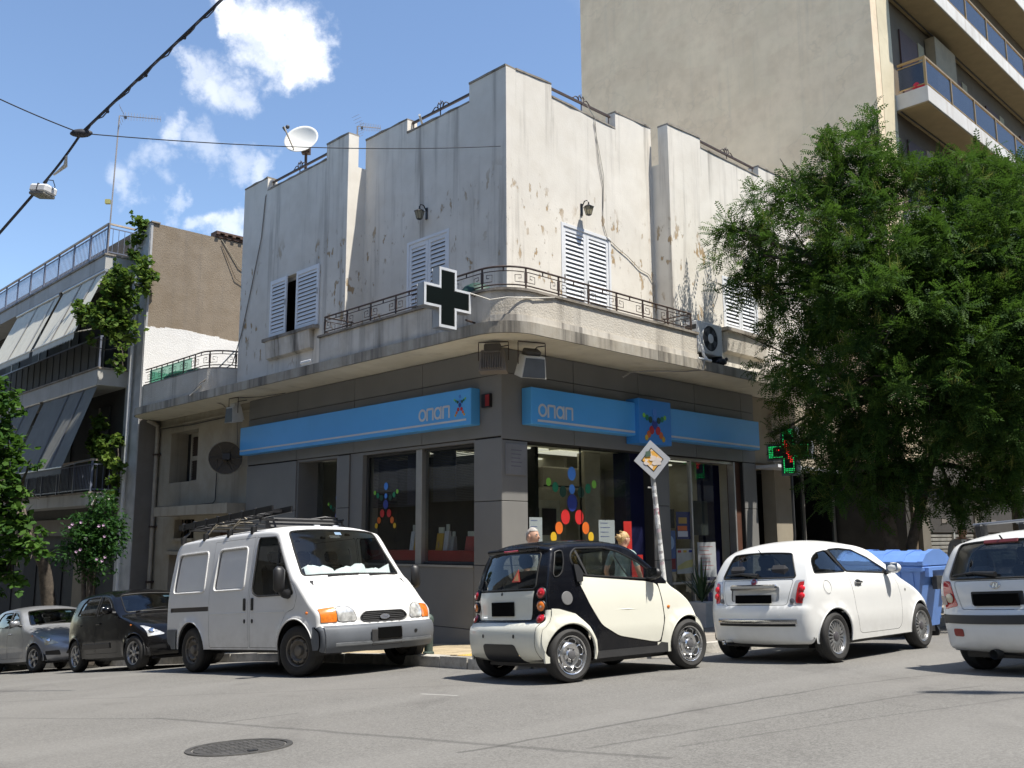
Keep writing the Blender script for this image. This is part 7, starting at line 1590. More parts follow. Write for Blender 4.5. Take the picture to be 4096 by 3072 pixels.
# roof rack, ladder and board
RK = BLACKP; o = S.P(MB().tube([(-.6, -.72, 2.17), (1.5, -.72, 2.17)], .018, 6), 'roof_rack', RK, 60)
S.P(MB().tube([(-.6, .72, 2.17), (1.5, .72, 2.17)], .018, 6), 'rack_rail', RK, 60, o)
for x in (-.6, .1, .8, 1.45):
    S.P(MB().tube([(x, -.74, 2.15), (x, .74, 2.15)], .018, 6), 'rack_bar', RK, 60, o)
    for sg in (1, -1): S.P(MB().box((x-.03, sg*.80, 1.93), (x+.03, sg*.87, 2.04)), 'rack_clamp', RK, None, o); S.P(MB().tube([(x, sg*.83, 2.03), (x, sg*.74, 2.10), (x, sg*.72, 2.17)], .018, 5), 'rack_foot', RK, 60, o)
S.P(MB(Matrix.Translation((1.30, 0, 2.045)) @ Matrix.Rotation(R(0), 4, 'Y')).add([(0,-.55,0),(.16,-.55,.0),(.16,.70,0),(0,.70,0),(0,-.55,.15),(.05,-.55,.15),(.05,.70,.15),(0,.70,.15)], [(3,2,1,0),(4,5,6,7),(0,1,5,4),(1,2,6,5),(2,3,7,6),(3,0,4,7)]), 'rack_board', mat('rack_board_dark', (.05, .05, .052), .6), None, o)
S.P(MB().tube([(1.1, .1, 2.17), (1.4, .45, 2.22), (1.42, .66, 2.20), (1.38, .70, 2.1)], .013, 6), 'rack_hoop', RK, 60, o)
for y in (.2, .55): S.P(MB().box((1.44, y, 2.05), (1.475, y+.1, 2.09)), 'rack_label', PAPER, None, o)
for x in (.1, .75):
    S.P(MB().tube([(x, -.82, 2.0), (x+.1, -.78, 2.12), (x+.22, -.72, 2.24), (x+.28, -.66, 2.16)], .009, 5), 'rope', mat('rope', (.42, .37, .28), .9), 60, o)
    S.P(MB().tube([(x-.1, -.75, 2.06), (x+.2, -.76, 2.15), (x+.5, -.74, 2.12)], .007, 5), 'rope', MATS['rope'], 60, o)
LDm = M @ Matrix.Translation((.40, -.62, 2.235)) @ Matrix.Rotation(R(-1.5), 4, 'Y')
LD_ = thing('ladder', 'black ladder tied along the near side of the van roof rack', 'ladder', M=LDm)
for y in (-.16, .16): part(MB().box((-1.25, y-.016, -.04), (1.45, y+.016, .045)), 'ladder_rail', mat('ladder_black', (.02, .02, .022), .35, .3), LD_)
rep(MB().box((-.02, -.15, -.02), (.03, .15, .02)), 'rung', MATS['ladder_black'], LD_, [(-1.15+.235*i, 0, 0) for i in range(11)])
rep(MB().cham((-.03, -.185, -.06), (.03, -.145, .06), .01), 'bracket', BLACKP, LD_, [(-1.1+.35*i, 0, 0) for i in range(7)])

# ---------------------------------------------------------------- big white hatchback cut by the right edge
h_ = Vector((.883, .469)); rl_ = Vector((5.28, 10.74)); lf_ = Vector((-h_.y, h_.x)); 
M = carM(tuple(rl_), tuple(rl_+h_*2.455), 2.455, 1.42, 1)
S = Car('white_estate_car', 'white five door hatchback with black bumper strip and roof bars, cut by right edge', M, 1.62,
        [(-.48, .24, .06, .02), (-.60, .30, .10, 0), (-.66, .42, .16, 0), (-.67, .55, .17, 0), (-.66, .66, .16, 0), (-.61, .72, .13, 0), (-.60, .85, .11, 0), (-.575, .99, .10, 0), (-.50, 1.14, .09, 0), (-.38, 1.36, .08, -.015), (-.32, 1.43, .09, -.04), (-.20, 1.47, .07, -.06), (.2, 1.50, 0, -.065), (.7, 1.505, 0, -.065), (1.15, 1.47, 0, -.06), (1.40, 1.39, -.02, -.05), (1.75, 1.16, -.07, -.03), (2.02, 1.0, -.1, -.03), (2.2, .96, -.1, -.04), (2.6, .87, -.12, -.06), (2.88, .75, -.16, -.05), (3.02, .60, -.22, -.02), (3.06, .45, -.24, 0), (3.02, .3, -.22, 0), (2.9, .24, -.18, .02)],
        [(-.7, .90), (-.4, .955), (0, .985), (.5, 1), (1.6, 1), (2.2, .97), (2.7, .92), (3.1, .82)],
        [(.2, .95), (.35, .975), (.6, 1.0), (.8, 1.0), (.95, .985), (1.1, .95), (1.3, .865), (1.5, .77)], 2.455, .295, .34, PWH, flare=.012, sill=.25, rr=.05)
S.lip = PWH
S.side('rear_door', [(.05, 1.0), (.2, .68), (.40, .55), (.5, .30), (1.05, .30), (1.05, 1.36), (.3, 1.36), (.05, 1.15)], PWH, 0, gap=.005); S.side('door', [(1.08, .30), (1.95, .30), (1.98, .7), (1.88, 1.02), (1.4, 1.3), (1.08, 1.36)], PWH, 0, gap=.005)
S.side('rear_window_side', [(.02, 1.03), (.10, 1.28), (.3, 1.37), (1.02, 1.38), (1.02, 1.0)], CARGD, -.006, (RUB, .01)); S.side('window', [(1.09, 1.0), (1.09, 1.385), (1.3, 1.36), (1.85, 1.03)], CARGD, -.006, (RUB, .01))
S.side('tail_lamp_side', [(-.75, .70), (-.46, .73), (-.44, .98), (-.75, 1.0)], LRED, .004, rnd=.02, opts=dict(strip=1))
S.side('bumper_strip_side', [(-.8, .56), (.0, .56), (.0, .655), (-.8, .655)], DARKG, .008, rnd=0, opts=dict(strip=1))
S.rear('hatch', [(-.45, .70), (.45, .70), (.53, 1.0), (-.53, 1.0)], PWH, 0, gap=.007, rnd=.05)
S.rear('rear_window', [(-.60, 1.015), (.60, 1.015), (.53, 1.40), (-.53, 1.40)], CARGL, -.003, (RUB, .012), rnd=.05)
S.rear('bumper_strip', [(-1.2, .555), (1.2, .555), (1.2, .645), (-1.2, .645)], DARKG, .008, rnd=0, strip=True)
for sg in (1, -1):
    S.rear('tail_lamp', [(sg*.50, .735), (sg*.735, .70), (sg*.735, 1.0), (sg*.585, 1.0)], LRED, .004, rnd=.03)
    S.rear('reflector', [(sg*.44, .42), (sg*.60, .42), (sg*.60, .50), (sg*.44, .50)], mat('reflector_red', (.25, .025, .02), .3), .004, rnd=.03)
S.rear('plate_recess', [(-.30, .745), (.30, .745), (.30, .885), (-.30, .885)], DARKG, -.01, rnd=.02)
S.rear('windscreen', [(-.64, 1.06), (.64, 1.06), (.56, 1.385), (-.56, 1.385)], CARGL, -.004, (RUB, .012), front=True, rnd=.05)
S.build(); S.wheels('plain', 1.42, .175, .19); S.seats([.95], [-.36, .36], .56, .62); S.seats([.05], [-.32, .32], .58, .42); S.cabin(1.55, .98, .68)
S.plate(S.tz(.80, False), .52, .125, 0, .014)
for sg in (1, -1):
    S.P(MB(S.frame(S.tz(.82, False), sg*.60, .010)).lathe([(.052, 0), (.05, .01), (0, .014)], 18), 'reverse_lens', mat('lens_cream', (.62, .55, .40), .15, coat=1), 40)
    S.P(MB(S.frame(S.tz(.80, False), sg*.69, .008)).cham((-.05, -.05, 0), (.03, .045, .008), .006), 'indicator_lens', mat('lens_clear', (.55, .46, .40), .2, coat=1))
M2 = S.frame(S.tz(.945, False), 0, .005); o = S.P(MB(M2).tube([(.055*math.cos(a), .03*math.sin(a), 0) for a in [2*math.pi*i/28 for i in range(28)]], .006, 6, closed=True), 'badge', CHROME, 60)
S.P(MB(M2).tube([(-.022, -.02, 0), (-.012, .02, 0)], .005, 5), 'badge_letter', CHROME, None, o); S.P(MB(M2).tube([(.014, -.02, 0), (.024, .02, 0)], .005, 5), 'badge_letter', CHROME, None, o); S.P(MB(M2).tube([(-.017, -.002, 0), (.02, .004, 0)], .004, 5), 'badge_letter', CHROME, None, o)
S.P(MB().tube([tuple(S.place(S.tz(1.045, False), -.02, .03)[0]), tuple(S.place(S.tz(1.07, False), .25, .025)[0]), tuple(S.place(S.tz(1.05, False), .52, .02)[0])], [.03, .014, .008], 6), 'rear_wiper', BLACKP, 60)
S.P(MB(S.frame(S.tz(1.385, False), 0, -.004)).cham((-.2, -.02, 0), (.2, .03, .02), .008), 'brake_light', mat('brake_dark_red', (.12, .02, .02), .3))
for x in (.15, .95):
    o = S.P(MB().tube([(x, -.66, 1.60), (x, .66, 1.60)], .016, 6), 'roof_bar', mat('bar_steel', (.25, .26, .28), .4, .5), 60)
    for sg in (1, -1): S.P(MB().cham((x-.06, sg*.52, 1.44), (x+.06, sg*.62, 1.60), .02), 'bar_foot', BLACKP, None, o)
S.P(MB(Matrix.Translation((-.56, .1, .25)) @ Matrix.Rotation(R(90), 4, 'Y')).lathe([(.05, -.1), (.055, .0), (.04, .02), (0, .02)], 12), 'tow_ball', DARKG, 50); S.P(MB().tube([(-.3, .5, .27), (-.5, .2, .26), (-.52, -.2, .26)], .025, 6), 'tow_bar', BLACKP)
S.P(MB(S.frame(S.t_top-.9, 0, 0)).tube([(0, 0, 0), (0, 0, .05)], .01, 5), 'aerial', BLACKP)

# ---------------------------------------------------------------- parked row down the left street and one behind the container
HP = [(-.42, .22, .08, .02), (-.54, .28, .12, 0), (-.59, .42, .18, 0), (-.595, .56, .18, 0), (-.57, .70, .14, 0), (-.54, .88, .12, 0), (-.49, 1.0, .10, 0), (-.38, 1.22, .08, -.01), (-.29, 1.38, .08, -.04), (-.14, 1.45, .06, -.06), (.25, 1.495, 0, -.065), (.7, 1.50, 0, -.065), (1.1, 1.465, 0, -.06), (1.36, 1.385, -.02, -.05), (1.72, 1.15, -.08, -.03), (2.0, .99, -.11, -.03), (2.2, .95, -.11, -.04), (2.6, .85, -.14, -.06), (2.9, .72, -.2, -.05), (3.06, .56, -.28, -.02), (3.10, .42, -.30, 0), (3.06, .28, -.28, 0), (2.92, .2, -.22, .02)]
def hatch(name, lab, M, body, wst, dark, steer=0, sc=1., detail=None, lamp=LCLR):
    S = Car(name, lab, M, 1.69, [(a*sc if a < 2.5 else a, b_*sc**.5, c, d) for a, b_, c, d in HP], [(-.6, .87), (-.35, .94), (0, .98), (.5, 1), (1.6, 1), (2.2, .97), (2.6, .92), (3.12, .76)], [(.15, .94), (.3, .965), (.55, 1.0), (.75, 1.0), (.92, .985), (1.06, .95), (1.3, .86), (1.5, .76)], 2.46, .30, .345, body, flare=.02, sill=.24, rr=.055)
    S.lip = body
    S.side('door', [(.95, .32), (1.85, .32), (1.92, .7), (1.82, 1.0), (1.3, 1.33), (.95, 1.37)], body, 0, gap=.005); S.side('rear_door', [(.05, 1.0), (.25, .68), (.42, .5), (.5, .32), (.92, .32), (.92, 1.37), (.3, 1.35)], body, 0, gap=.005)
    S.side('rear_window_side', [(.0, 1.05), (.12, 1.26), (.3, 1.36), (.88, 1.385), (.88, 1.01)], dark, -.006, (RUB, .009)); S.side('window', [(.96, 1.0), (.96, 1.385), (1.22, 1.36), (1.55, 1.18), (1.78, 1.02)], dark, -.006, (RUB, .009))
    S.side('headlight_side', [(2.62, .72), (2.50, .84), (2.62, .86), (3.2, .80), (3.2, .60), (2.9, .60)], lamp, .004, rnd=.03, opts=dict(strip=1)); S.side('tail_lamp_side', [(-.65, .70), (-.42, .73), (-.38, .98), (-.65, 1.0)], LRED, .004, rnd=.02, opts=dict(strip=1))
    for sg in (1, -1):
        S.rear('headlight', [(sg*.44, .60), (sg*.86, .58), (sg*.86, .80), (sg*.70, .82)], lamp, .004, front=True, rnd=.05); S.rear('tail_lamp', [(sg*.60, .70), (sg*.86, .70), (sg*.86, 1.0), (sg*.66, 1.0)], LRED, .004, rnd=.03)
        S.rear('fog_opening', [(sg*.42, .34), (sg*.72, .36), (sg*.70, .44), (sg*.46, .45)], BLACKP, -.01, front=True, rnd=.03)
    S.rear('grille', [(-.34, .36), (.34, .36), (.30, .46), (-.30, .46)], BLACKP, -.012, front=True, rnd=.03); S.rear('upper_grille', [(-.26, .62), (.26, .62), (.24, .68), (-.24, .68)], BLACKP, -.008, front=True, rnd=.02)
    S.rear('windscreen', [(-.66, 1.04), (.66, 1.04), (.57, 1.385), (-.57, 1.385)], dark, -.004, (RUB, .011), front=True, rnd=.05); S.rear('rear_window', [(-.60, 1.03), (.60, 1.03), (.53, 1.36), (-.53, 1.36)], dark, -.003, (RUB, .01), rnd=.05)
    S.rear('bonnet', [(-.50, .80), (.50, .80), (.66, 1.0), (-.66, 1.0)], body, 0, gap=.005, front=True, rnd=.03)
    S.build(); S.wheels(wst, 1.46, .18, .20, SILV, steer); S.seats([.9], [-.36, .36], .56, .62); S.seats([.1], [-.3, .3], .58, .45); S.cabin(1.55, .97, .66); S.mirror(1.66, 1.02, body, .13, (.075, .10, .07)); S.plate(S.tz(.50, True), .5, .11, 0, .012)
    for sg in (1, -1):
        for x in (1.08, .22): S.P(MB(S.sframe(x, .86, sg, .003)).cham((-.085, -.015, 0), (.085, .015, .02), .007), 'door_handle', body)
        S.P(MB(S.frame(S.tz(.70, True), sg*.62, .004)).ball((0, 0, 0), (.06, .055, .02), 12), 'lamp_reflector', CHROME, 180); S.P(MB(S.sframe(2.35, .78, sg, .004)).ball((0, 0, 0), (.025, .015, .01), 8), 'side_indicator', LAMB, 180)
    S.P(MB(S.frame(S.tz(.73, True), 0, .004)).prism(ell(.06, .04), 0, .008), 'badge', CHROME); S.P(MB().tube([tuple(S.place(S.tz(1.03, True), -.5, .015)[0]), tuple(S.place(S.tz(1.09, True), .1, .015)[0])], .01, 5), 'wiper', BLACKP)
    S.P(MB(S.frame(S.tz(1.33, True), .3, -.012)).box((-.07, -.03, 0), (.07, .03, .002)), 'windscreen_sticker', mat('sticker_sky', (.35, .5, .6), .6))
    if detail: detail(S)
    return S
d_ = Vector((.727, -.686)); 
blk = Vector((-6.62, 16.86)); M = carM(tuple(blk-d_*2.46), tuple(blk), 2.46, 1.46)
hatch('black_hatchback', 'black hatchback parked nose out right behind the white van', M, PBLK, 'seven', CARGD, .1, 1.0, lambda S: S.P(MB(S.sframe(1.0, .46, -1, .003)).cham((-.55, -.05, 0), (.6, .05, .012), .006), 'side_moulding', mat('moulding_grey', (.06, .055, .05), .6)))
sil = Vector((-10.45, 21.0)); M = carM(tuple(sil-d_*2.46), tuple(sil), 2.46, 1.46)
hatch('silver_hatchback', 'silver hatchback with round pale headlights behind the black hatchback', M, PSIL, 'five', CARGD, .15, 1.0, None, mat('lamp_cream', (.55, .50, .36), .15, .2, coat=1, var=.3, vs=12))
grn = Vector((-13.9, 24.6)); M = carM(tuple(grn-d_*2.46), tuple(grn), 2.46, 1.46)
hatch('green_hatchback', 'dark green car at the left picture edge, last of the parked row', M, PGRN, 'plain', CARGD)
M = carM((10.05, 17.9), (11.8, 19.6), 2.46, 1.46)
hatch('grey_hatchback', 'grey hatchback with red tail lamps behind the blue waste container', M, PGRY, 'five', CARGD)
# ================================================================ trees and plants
def leafmat(name, a, b_, tr=.35):
    m, t, b = newmat(name); g = G(t); P = g.n('ShaderNodeNewGeometry').outputs['Position']
    ob = g.n('ShaderNodeAttribute', attribute_name='tone').outputs['Fac']
    c = g.mix(ob, c4(a), c4(b_)); c = g.mix(g.ramp(g.noise(P, 1.1, 3), .35, .7, 0, .5), c, c4([x*.6 for x in a]))
    g.link(c, b.inputs['Base Color']); b.inputs['Roughness'].default_value = .65; b.inputs['Specular IOR Level'].default_value = .12
    tl = g.n('ShaderNodeBsdfTranslucent', {'Color': g.mix(.5, c, c4((b_[0]*1.3, b_[1]*1.5, b_[2])))}); mx_ = g.n('ShaderNodeMixShader', {0: tr, 1: b.outputs[0], 2: tl.outputs[0]})
    g.link(mx_.outputs[0], t.nodes['Material Output'].inputs[0]); return m
BARK = mat('bark', (.085, .07, .055), .9, var=.35, vs=9, bump=.8, bs=30)
def rot_to(d, roll):   # n x 3 directions -> rotation matrices with columns (d, side, up)
    d = d/np.linalg.norm(d, axis=1, keepdims=True); up = np.tile([0, 0, 1.], (len(d), 1)); sd_ = np.cross(up, d); sd_ /= np.linalg.norm(sd_, axis=1, keepdims=True)+1e-6; u = np.cross(d, sd_)
    c, s = np.cos(roll)[:, None], np.sin(roll)[:, None]; return np.stack([d, c*sd_+s*u, -s*sd_+c*u], axis=2)
def foliage(name, pos, dirs, roll, sc, tmpl, m_, parent, tone, kind='stuff'):
    V, F = tmpl; Rm = rot_to(dirs, roll); n, k = len(pos), len(V)
    vs = (np.einsum('nij,kj->nki', Rm, V)*sc[:, None, None]+pos[:, None, :]).reshape(-1, 3)
    fs = (np.arange(n)[:, None, None]*k+np.array(F)[None]).reshape(-1, len(F[0]))
    me = bpy.data.meshes.new(name); me.vertices.add(len(vs)); me.vertices.foreach_set('co', vs.astype(np.float32).ravel())
    q = fs.shape[1]; me.loops.add(fs.size); me.loops.foreach_set('vertex_index', fs.astype(np.int32).ravel()); me.polygons.add(len(fs)); me.polygons.foreach_set('loop_start', np.arange(0, fs.size, q, dtype=np.int32))
    me.update(calc_edges=True); at = me.attributes.new('tone', 'FLOAT', 'POINT'); at.data.foreach_set('value', np.repeat(tone, k).astype(np.float32)); me.materials.append(m_)
    o = link(me, name, parent, True)
    if kind: o['kind'] = kind
    return o
def pinnate(nl=6, ln=.24, l=.05, w=.019):
    V, F = [], []
    for i in range(nl):
        x = ln*(.2+.75*i/(nl-1))
        for sg in (-1, 1):
            b_ = len(V); k = 1-.25*abs(i/(nl-1)-.4); V += [(x, 0, -.06*x), (x+l*k*.55-.0, sg*(l*k*.5)-w*.0, .004-.06*x), (x+l*k*.35, sg*l*k, -.008-.06*x), (x+l*k*.0, sg*l*k*.6, .004-.06*x)]; F.append((b_, b_+1, b_+2, b_+3))
    b_ = len(V); V += [(ln*.95, 0, -.03), (ln+l*.4, .012, -.03), (ln+l*.9, 0, -.04), (ln+l*.4, -.012, -.03)]; F.append((b_, b_+1, b_+2, b_+3))
    return np.array(V), F
PIN = pinnate()
LOBED = (np.array([(0, 0, 0), (.35, .28, .03), (.18, .5, -.02), (.6, .42, -.04), (1, 0, -.12), (.6, -.42, -.04), (.18, -.5, -.02), (.35, -.28, .03)]), [(0, 1, 2, 2), (0, 1, 3, 4), (0, 4, 5, 7), (0, 7, 6, 6)])
LOBED = (LOBED[0], [(0, 1, 3, 4), (0, 4, 5, 7), (0, 2, 1, 7), (0, 7, 6, 5)])
SIMPLE = (np.array([(0, 0, 0), (.5, .26, .05), (1, 0, -.08), (.5, -.26, .05)]), [(0, 1, 2, 3)])
FLOWER = (np.array([(0, 0, 0), (.5, .5, .25), (1, 0, .3), (.5, -.5, .25), (-.5, .5, .25), (-1, 0, .3), (-.5, -.5, .25)]), [(0, 1, 2, 3), (0, 4, 5, 6)])
PANI = (np.array([(0, -.006, 0), (0, .006, 0), (.16, .004, .02), (.16, -.004, .02)]+[v for i in range(6) for v in ((.03+.022*i, 0, .0), (.05+.022*i, (.05-.005*i)*(-1)**i, .012), (.062+.022*i, (.06-.005*i)*(-1)**i, .02), (.045+.022*i, (.035-.004*i)*(-1)**i, .004))]), [(0, 1, 2, 3)]+[(4+4*i, 5+4*i, 6+4*i, 7+4*i) for i in range(6)])
def tips(lobes, n, shell=.55):
    w = np.array([r_**2.2 for *_, r_ in lobes]); w /= w.sum(); k = rng.choice(len(lobes), n, p=w); c = np.array([l[:3] for l in lobes])[k]; rr = np.array([l[3] for l in lobes])[k]
    d = rng.normal(size=(n, 3)); d /= np.linalg.norm(d, axis=1, keepdims=True); d[:, 2] = d[:, 2]*.85+.1
    q = (shell+(1-shell)*rng.random(n)**.6)[:, None]*(1+.22*rng.normal(size=(n, 1)))
    return c+d*rr[:, None]*q, d
def twig_leaves(P0, D0, per, ln, spread):
    n = len(P0); t = rng.random((n, per, 1)); dd = D0[:, None, :]*.8+np.array([0, 0, -.25]); base = P0[:, None, :]+dd*ln*(t-.5)
    ld = D0[:, None, :]*.5+rng.normal(size=(n, per, 3))*spread+np.array([0, 0, -.12]); return (base+rng.normal(size=(n, per, 3))*.05).reshape(-1, 3), ld.reshape(-1, 3)
def tree(name, lab, lobes, base, trunks, ntip, per, tmpl, scl, m_, cat='tree', pan=None, limbs=26, group=None, ln=.5, tr=.15):
    root = wthing(name, lab, cat, base, group); P0, D0 = tips(lobes, ntip, .42); pos, d = twig_leaves(P0, D0, per, ln, .55)
    z = pos[:, 2]; tone = np.clip(rng.normal(.4, .25, len(pos))+.15*np.repeat(rng.normal(size=ntip), per), 0, 1)
    foliage('crown', pos, d, rng.normal(0, .5, len(pos)), scl*rng.uniform(.75, 1.2, len(pos)), tmpl, m_, root, tone)
    if pan is not None:
        k = rng.random(ntip) < pan; p2, d2 = twig_leaves((P0+D0*.16)[k], D0[k]+np.array([0, 0, .5]), 7, .2, .35); foliage('blossom', p2, d2+np.array([0, 0, .5]), rng.uniform(-1.5, 1.5, len(p2)), rng.uniform(.8, 1.4, len(p2)), PANI, BLOS, root, rng.random(len(p2)))
    tb = MB(); heads = []
    for pts, r_ in trunks:
        pts = [Vector(p) for p in pts]; tb = MB(); tb.tube(pts, [r_*(1-.45*i/(len(pts)-1)) for i in range(len(pts))], 10); part(tb, 'trunk', BARK, root, True, 60); heads += pts[-2:]
    order = rng.permutation(len(lobes))[:limbs]
    for i in order:
        c = Vector(lobes[i][:3]); h = min(heads, key=lambda p: (p-c).length); mid = h.lerp(c, .5)+Vector((0, 0, .25))
        part(MB().tube([h, h.lerp(mid, .6), mid, c], [tr*.45, tr*.35, tr*.25, tr*.1], 6), 'limb', BARK, root, True, 60)
        for j in range(3):
            e = c+Vector(rng.normal(size=3))*lobes[i][3]*.5; part(MB().tube([mid.lerp(c, .5), c.lerp(e, .4)+Vector((0, 0, .1)), e], [tr*.14, tr*.1, tr*.04], 4), 'twig', BARK, root, True)
    return root
def lob(x, y, Y, r_): p = px(x*1.8517, y*1.8517, Y); return (p.x, p.y, p.z, r_)
LG = leafmat('pagoda_leaf', (.02, .053, .015), (.085, .15, .024), .3); BLOS = leafmat('pagoda_blossom', (.13, .16, .04), (.24, .25, .07), .3); LM = leafmat('maple_leaf', (.03, .085, .02), (.11, .20, .035), .35); LH = leafmat('hibiscus_leaf', (.018, .055, .018), (.05, .12, .025), .3)
lob1 = [lob(x, y, Y+(1.9 if x < 1720 else (1.2 if x < 1800 else .3)), r_*(1.1 if x < 1720 else 1.05)) for x, y, Y, r_ in [(1618, 545, 16.6, .55), (1590, 500, 16.8, .32), (1600, 620, 16.7, .33), (1655, 445, 16.9, .5), (1712, 400, 17, .5), (1800, 345, 17.2, .5), (1862, 300, 17.3, .42), (1895, 268, 17.3, .26), (1850, 400, 17.2, .75), (1950, 400, 17.1, .7), (2050, 400, 17.2, .7), (2150, 400, 17.4, .75), (2220, 380, 17.6, .6),
                               (1700, 530, 16.6, .75), (1790, 500, 16.5, .85), (1900, 540, 16.3, 1.05), (2030, 560, 16.2, 1.1), (2160, 560, 16.4, 1.1), (1690, 640, 16.7, .7), (1790, 660, 16.4, .95), (1940, 700, 15.9, 1.1), (2090, 720, 16, 1.15), (2220, 740, 16.3, 1.1),
                               (1740, 790, 16.8, .75), (1860, 830, 16.4, 1.0), (2010, 860, 16.2, 1.05), (2160, 870, 16.4, 1.05), (1750, 860, 17.1, .42), (1825, 930, 17, .6), (1930, 980, 16.8, .8), (2070, 990, 16.8, .8), (2180, 1000, 17, .75), (1800, 1010, 17.1, .5), (1705, 865, 17.2, .36), (1668, 945, 17.3, .14), (1740, 960, 17.2, .42), (1700, 780, 16.9, .5), (1840, 1060, 17, .5), (1940, 1060, 17.2, .55), (2060, 1070, 17.4, .55), (2170, 1080, 17.4, .5), (2000, 640, 17.8, 1.1), (2100, 850, 18, 1.1), (1850, 700, 17.8, 1.0)]]
tb_ = Vector((7.25, 18.0, gh(7.25, 18.0)+.1))
tree('street_tree', 'big leafy street tree with pale blossom covering the right end of the corner building', lob1, tuple(tb_), [([tb_, tb_+Vector((.02, 0, 1.2)), tb_+Vector((-.15, -.2, 2.6)), tb_+Vector((-.3, -.6, 4.2)), tb_+Vector((-.2, -.8, 6))], .17), ([tb_+Vector((.38, .15, 0)), tb_+Vector((.42, .1, 1.4)), tb_+Vector((.8, -.2, 3)), tb_+Vector((1.4, -.6, 5))], .12)], 1250, 27, PIN, 1.15, LG, pan=.24, ln=.8)
lob2 = [lob(*a) for a in [(2130, 480, 20.5, .9), (2230, 430, 20.5, 1.0), (2230, 600, 20.2, 1.2), (2130, 700, 20.3, 1.0), (2230, 820, 20, 1.2), (2120, 930, 20.2, .8), (2210, 990, 20.2, .9), (2300, 700, 20.4, 1.5)]]
tb_ = Vector((11.5, 21.2, gh(11.5, 21.2)+.1))
tree('street_tree', 'second street tree with slim trunk at the right picture edge', lob2, tuple(tb_), [([tb_, tb_+Vector((-.05, 0, 2)), tb_+Vector((-.1, -.2, 3.6)), tb_+Vector((-.1, -.4, 5.5))], .14)], 340, 25, PIN, 1.2, LG, pan=.2, ln=.8)
lob3 = [lob(x, y, Y+5, r_*1.1) for x, y, Y, r_ in [(8, 915, 18, .38), (-40, 860, 18, .7), (-50, 990, 18, .9), (15, 1050, 17.8, .5), (58, 1070, 17.9, .3), (-10, 1130, 17.8, .6), (40, 1185, 17.8, .32), (75, 1190, 17.8, .18), (-60, 1230, 18, .7), (62, 1010, 18, .22), (-90, 1080, 18, .9), (5, 975, 18, .3), (60, 1130, 18.4, .3), (20, 1250, 18, .3)]]
x_, y_ = sr(16.5, -1.9); tb_ = Vector((x_, y_, gh(x_, y_)))
tree('street_tree', 'leafy tree with lobed leaves and dark trunk at the left picture edge', lob3, tuple(tb_), [([tb_, tb_+Vector((0, 0, 1.5)), tb_+Vector((-.1, -.3, 2.8)), tb_+Vector((-.5, -1.2, 4.4))], .24)], 420, 11, LOBED, .19, LM)
hc = px(372, 2165, 20.6); lob4 = [(hc.x+a, hc.y+b_, hc.z+c, r_) for a, b_, c, r_ in [(0, 0, .0, .5), (-.2, 0, .35, .38), (.15, 0, .6, .36), (.2, .1, .2, .42), (-.2, -.1, -.25, .45), (.2, 0, -.4, .42), (.02, 0, .9, .22), (-.32, 0, -.1, .3), (.45, .1, -.1, .3), (.05, 0, -.65, .35)]]
hb = Vector((hc.x+.1, hc.y, gh(hc.x+.1, hc.y)+.1))
HT = tree('hibiscus_tree', 'small bushy tree with pink flowers behind the black hatchback', lob4, tuple(hb), [([hb, hb+Vector((.05, 0, .7)), hb+Vector((-.1, 0, 1.4)), Vector((hc.x, hc.y, hc.z-.2))], .10), ([hb+Vector((0, 0, .5)), hb+Vector((-.2, 0, 1.1)), Vector((hc.x-.2, hc.y, hc.z-.1))], .07)], 330, 12, SIMPLE, .11, LH, limbs=6, ln=.25, tr=.08)
FP = mat('hibiscus_pink', (.42, .28, .40), .7, var=.2)
for a, b_ in [(-.35, .30), (-.28, .36), (-.05, .40), (.38, .32), (.48, .34), (.52, .1), (-.02, -.18), (-.12, -.22), (.38, -.38), (.5, -.42), (.56, -.34), (.1, .05)]:
    p = Vector((hc.x+a*.85, hc.y-.42-.1*math.cos(a*3), hc.z+b_)); mb = MB(Matrix.Translation(p) @ Matrix.Rotation(R(75), 4, 'X') @ Matrix.Rotation(rng.uniform(0, 6), 4, 'Z'))
    for k in range(5): t0 = k*2*math.pi/5; mb.add([(0, 0, 0), (.028*math.cos(t0-.5), .028*math.sin(t0-.5), .02), (.038*math.cos(t0), .038*math.sin(t0), .03), (.028*math.cos(t0+.5), .028*math.sin(t0+.5), .02)], [(0, 1, 2, 3)])
    part(mb, 'flower', FP, HT, True)
# creeper on the left block, clusters hanging from the roof corner and the balconies
LV = leafmat('creeper_leaf', (.04, .10, .018), (.16, .22, .045), .35)
def creeper(lab, cl, n, sz):
    lobs = []
    for x, y, o, r_ in cl:
        d = f0+(x-2048)/3700*r1-(y-1536)/3700*u1; k = (FL.inverted() @ Vector((0, 0, HC))).y; dv = FL.inverted().to_3x3() @ d; t_ = (o-k)/dv.y; p = Vector((0, 0, HC))+d*t_; lobs.append((p.x, p.y, p.z, r_))
    root = wthing('creeper', lab, 'climbing plant', lobs[0][:3]); P0, D0 = tips(lobs, n, .3); D0 = D0*.6+np.array([.5, -.5, -.2]); pos, d = twig_leaves(P0, D0, 6, .2, .6)
    foliage('leaves', pos, d, rng.normal(0, .6, len(pos)), sz*rng.uniform(.7, 1.25, len(pos)), LOBED, LV, root, np.clip(rng.normal(.5, .3, len(pos)), 0, 1))
    for i in range(len(lobs)-1):
        a, b_ = Vector(lobs[i][:3]), Vector(lobs[i+1][:3])
        if (a-b_).length < 1.6: part(MB().tube([a, a.lerp(b_, .5)+Vector((.05, 0, -.08)), b_], .012, 4), 'stem', BARK, root, True)
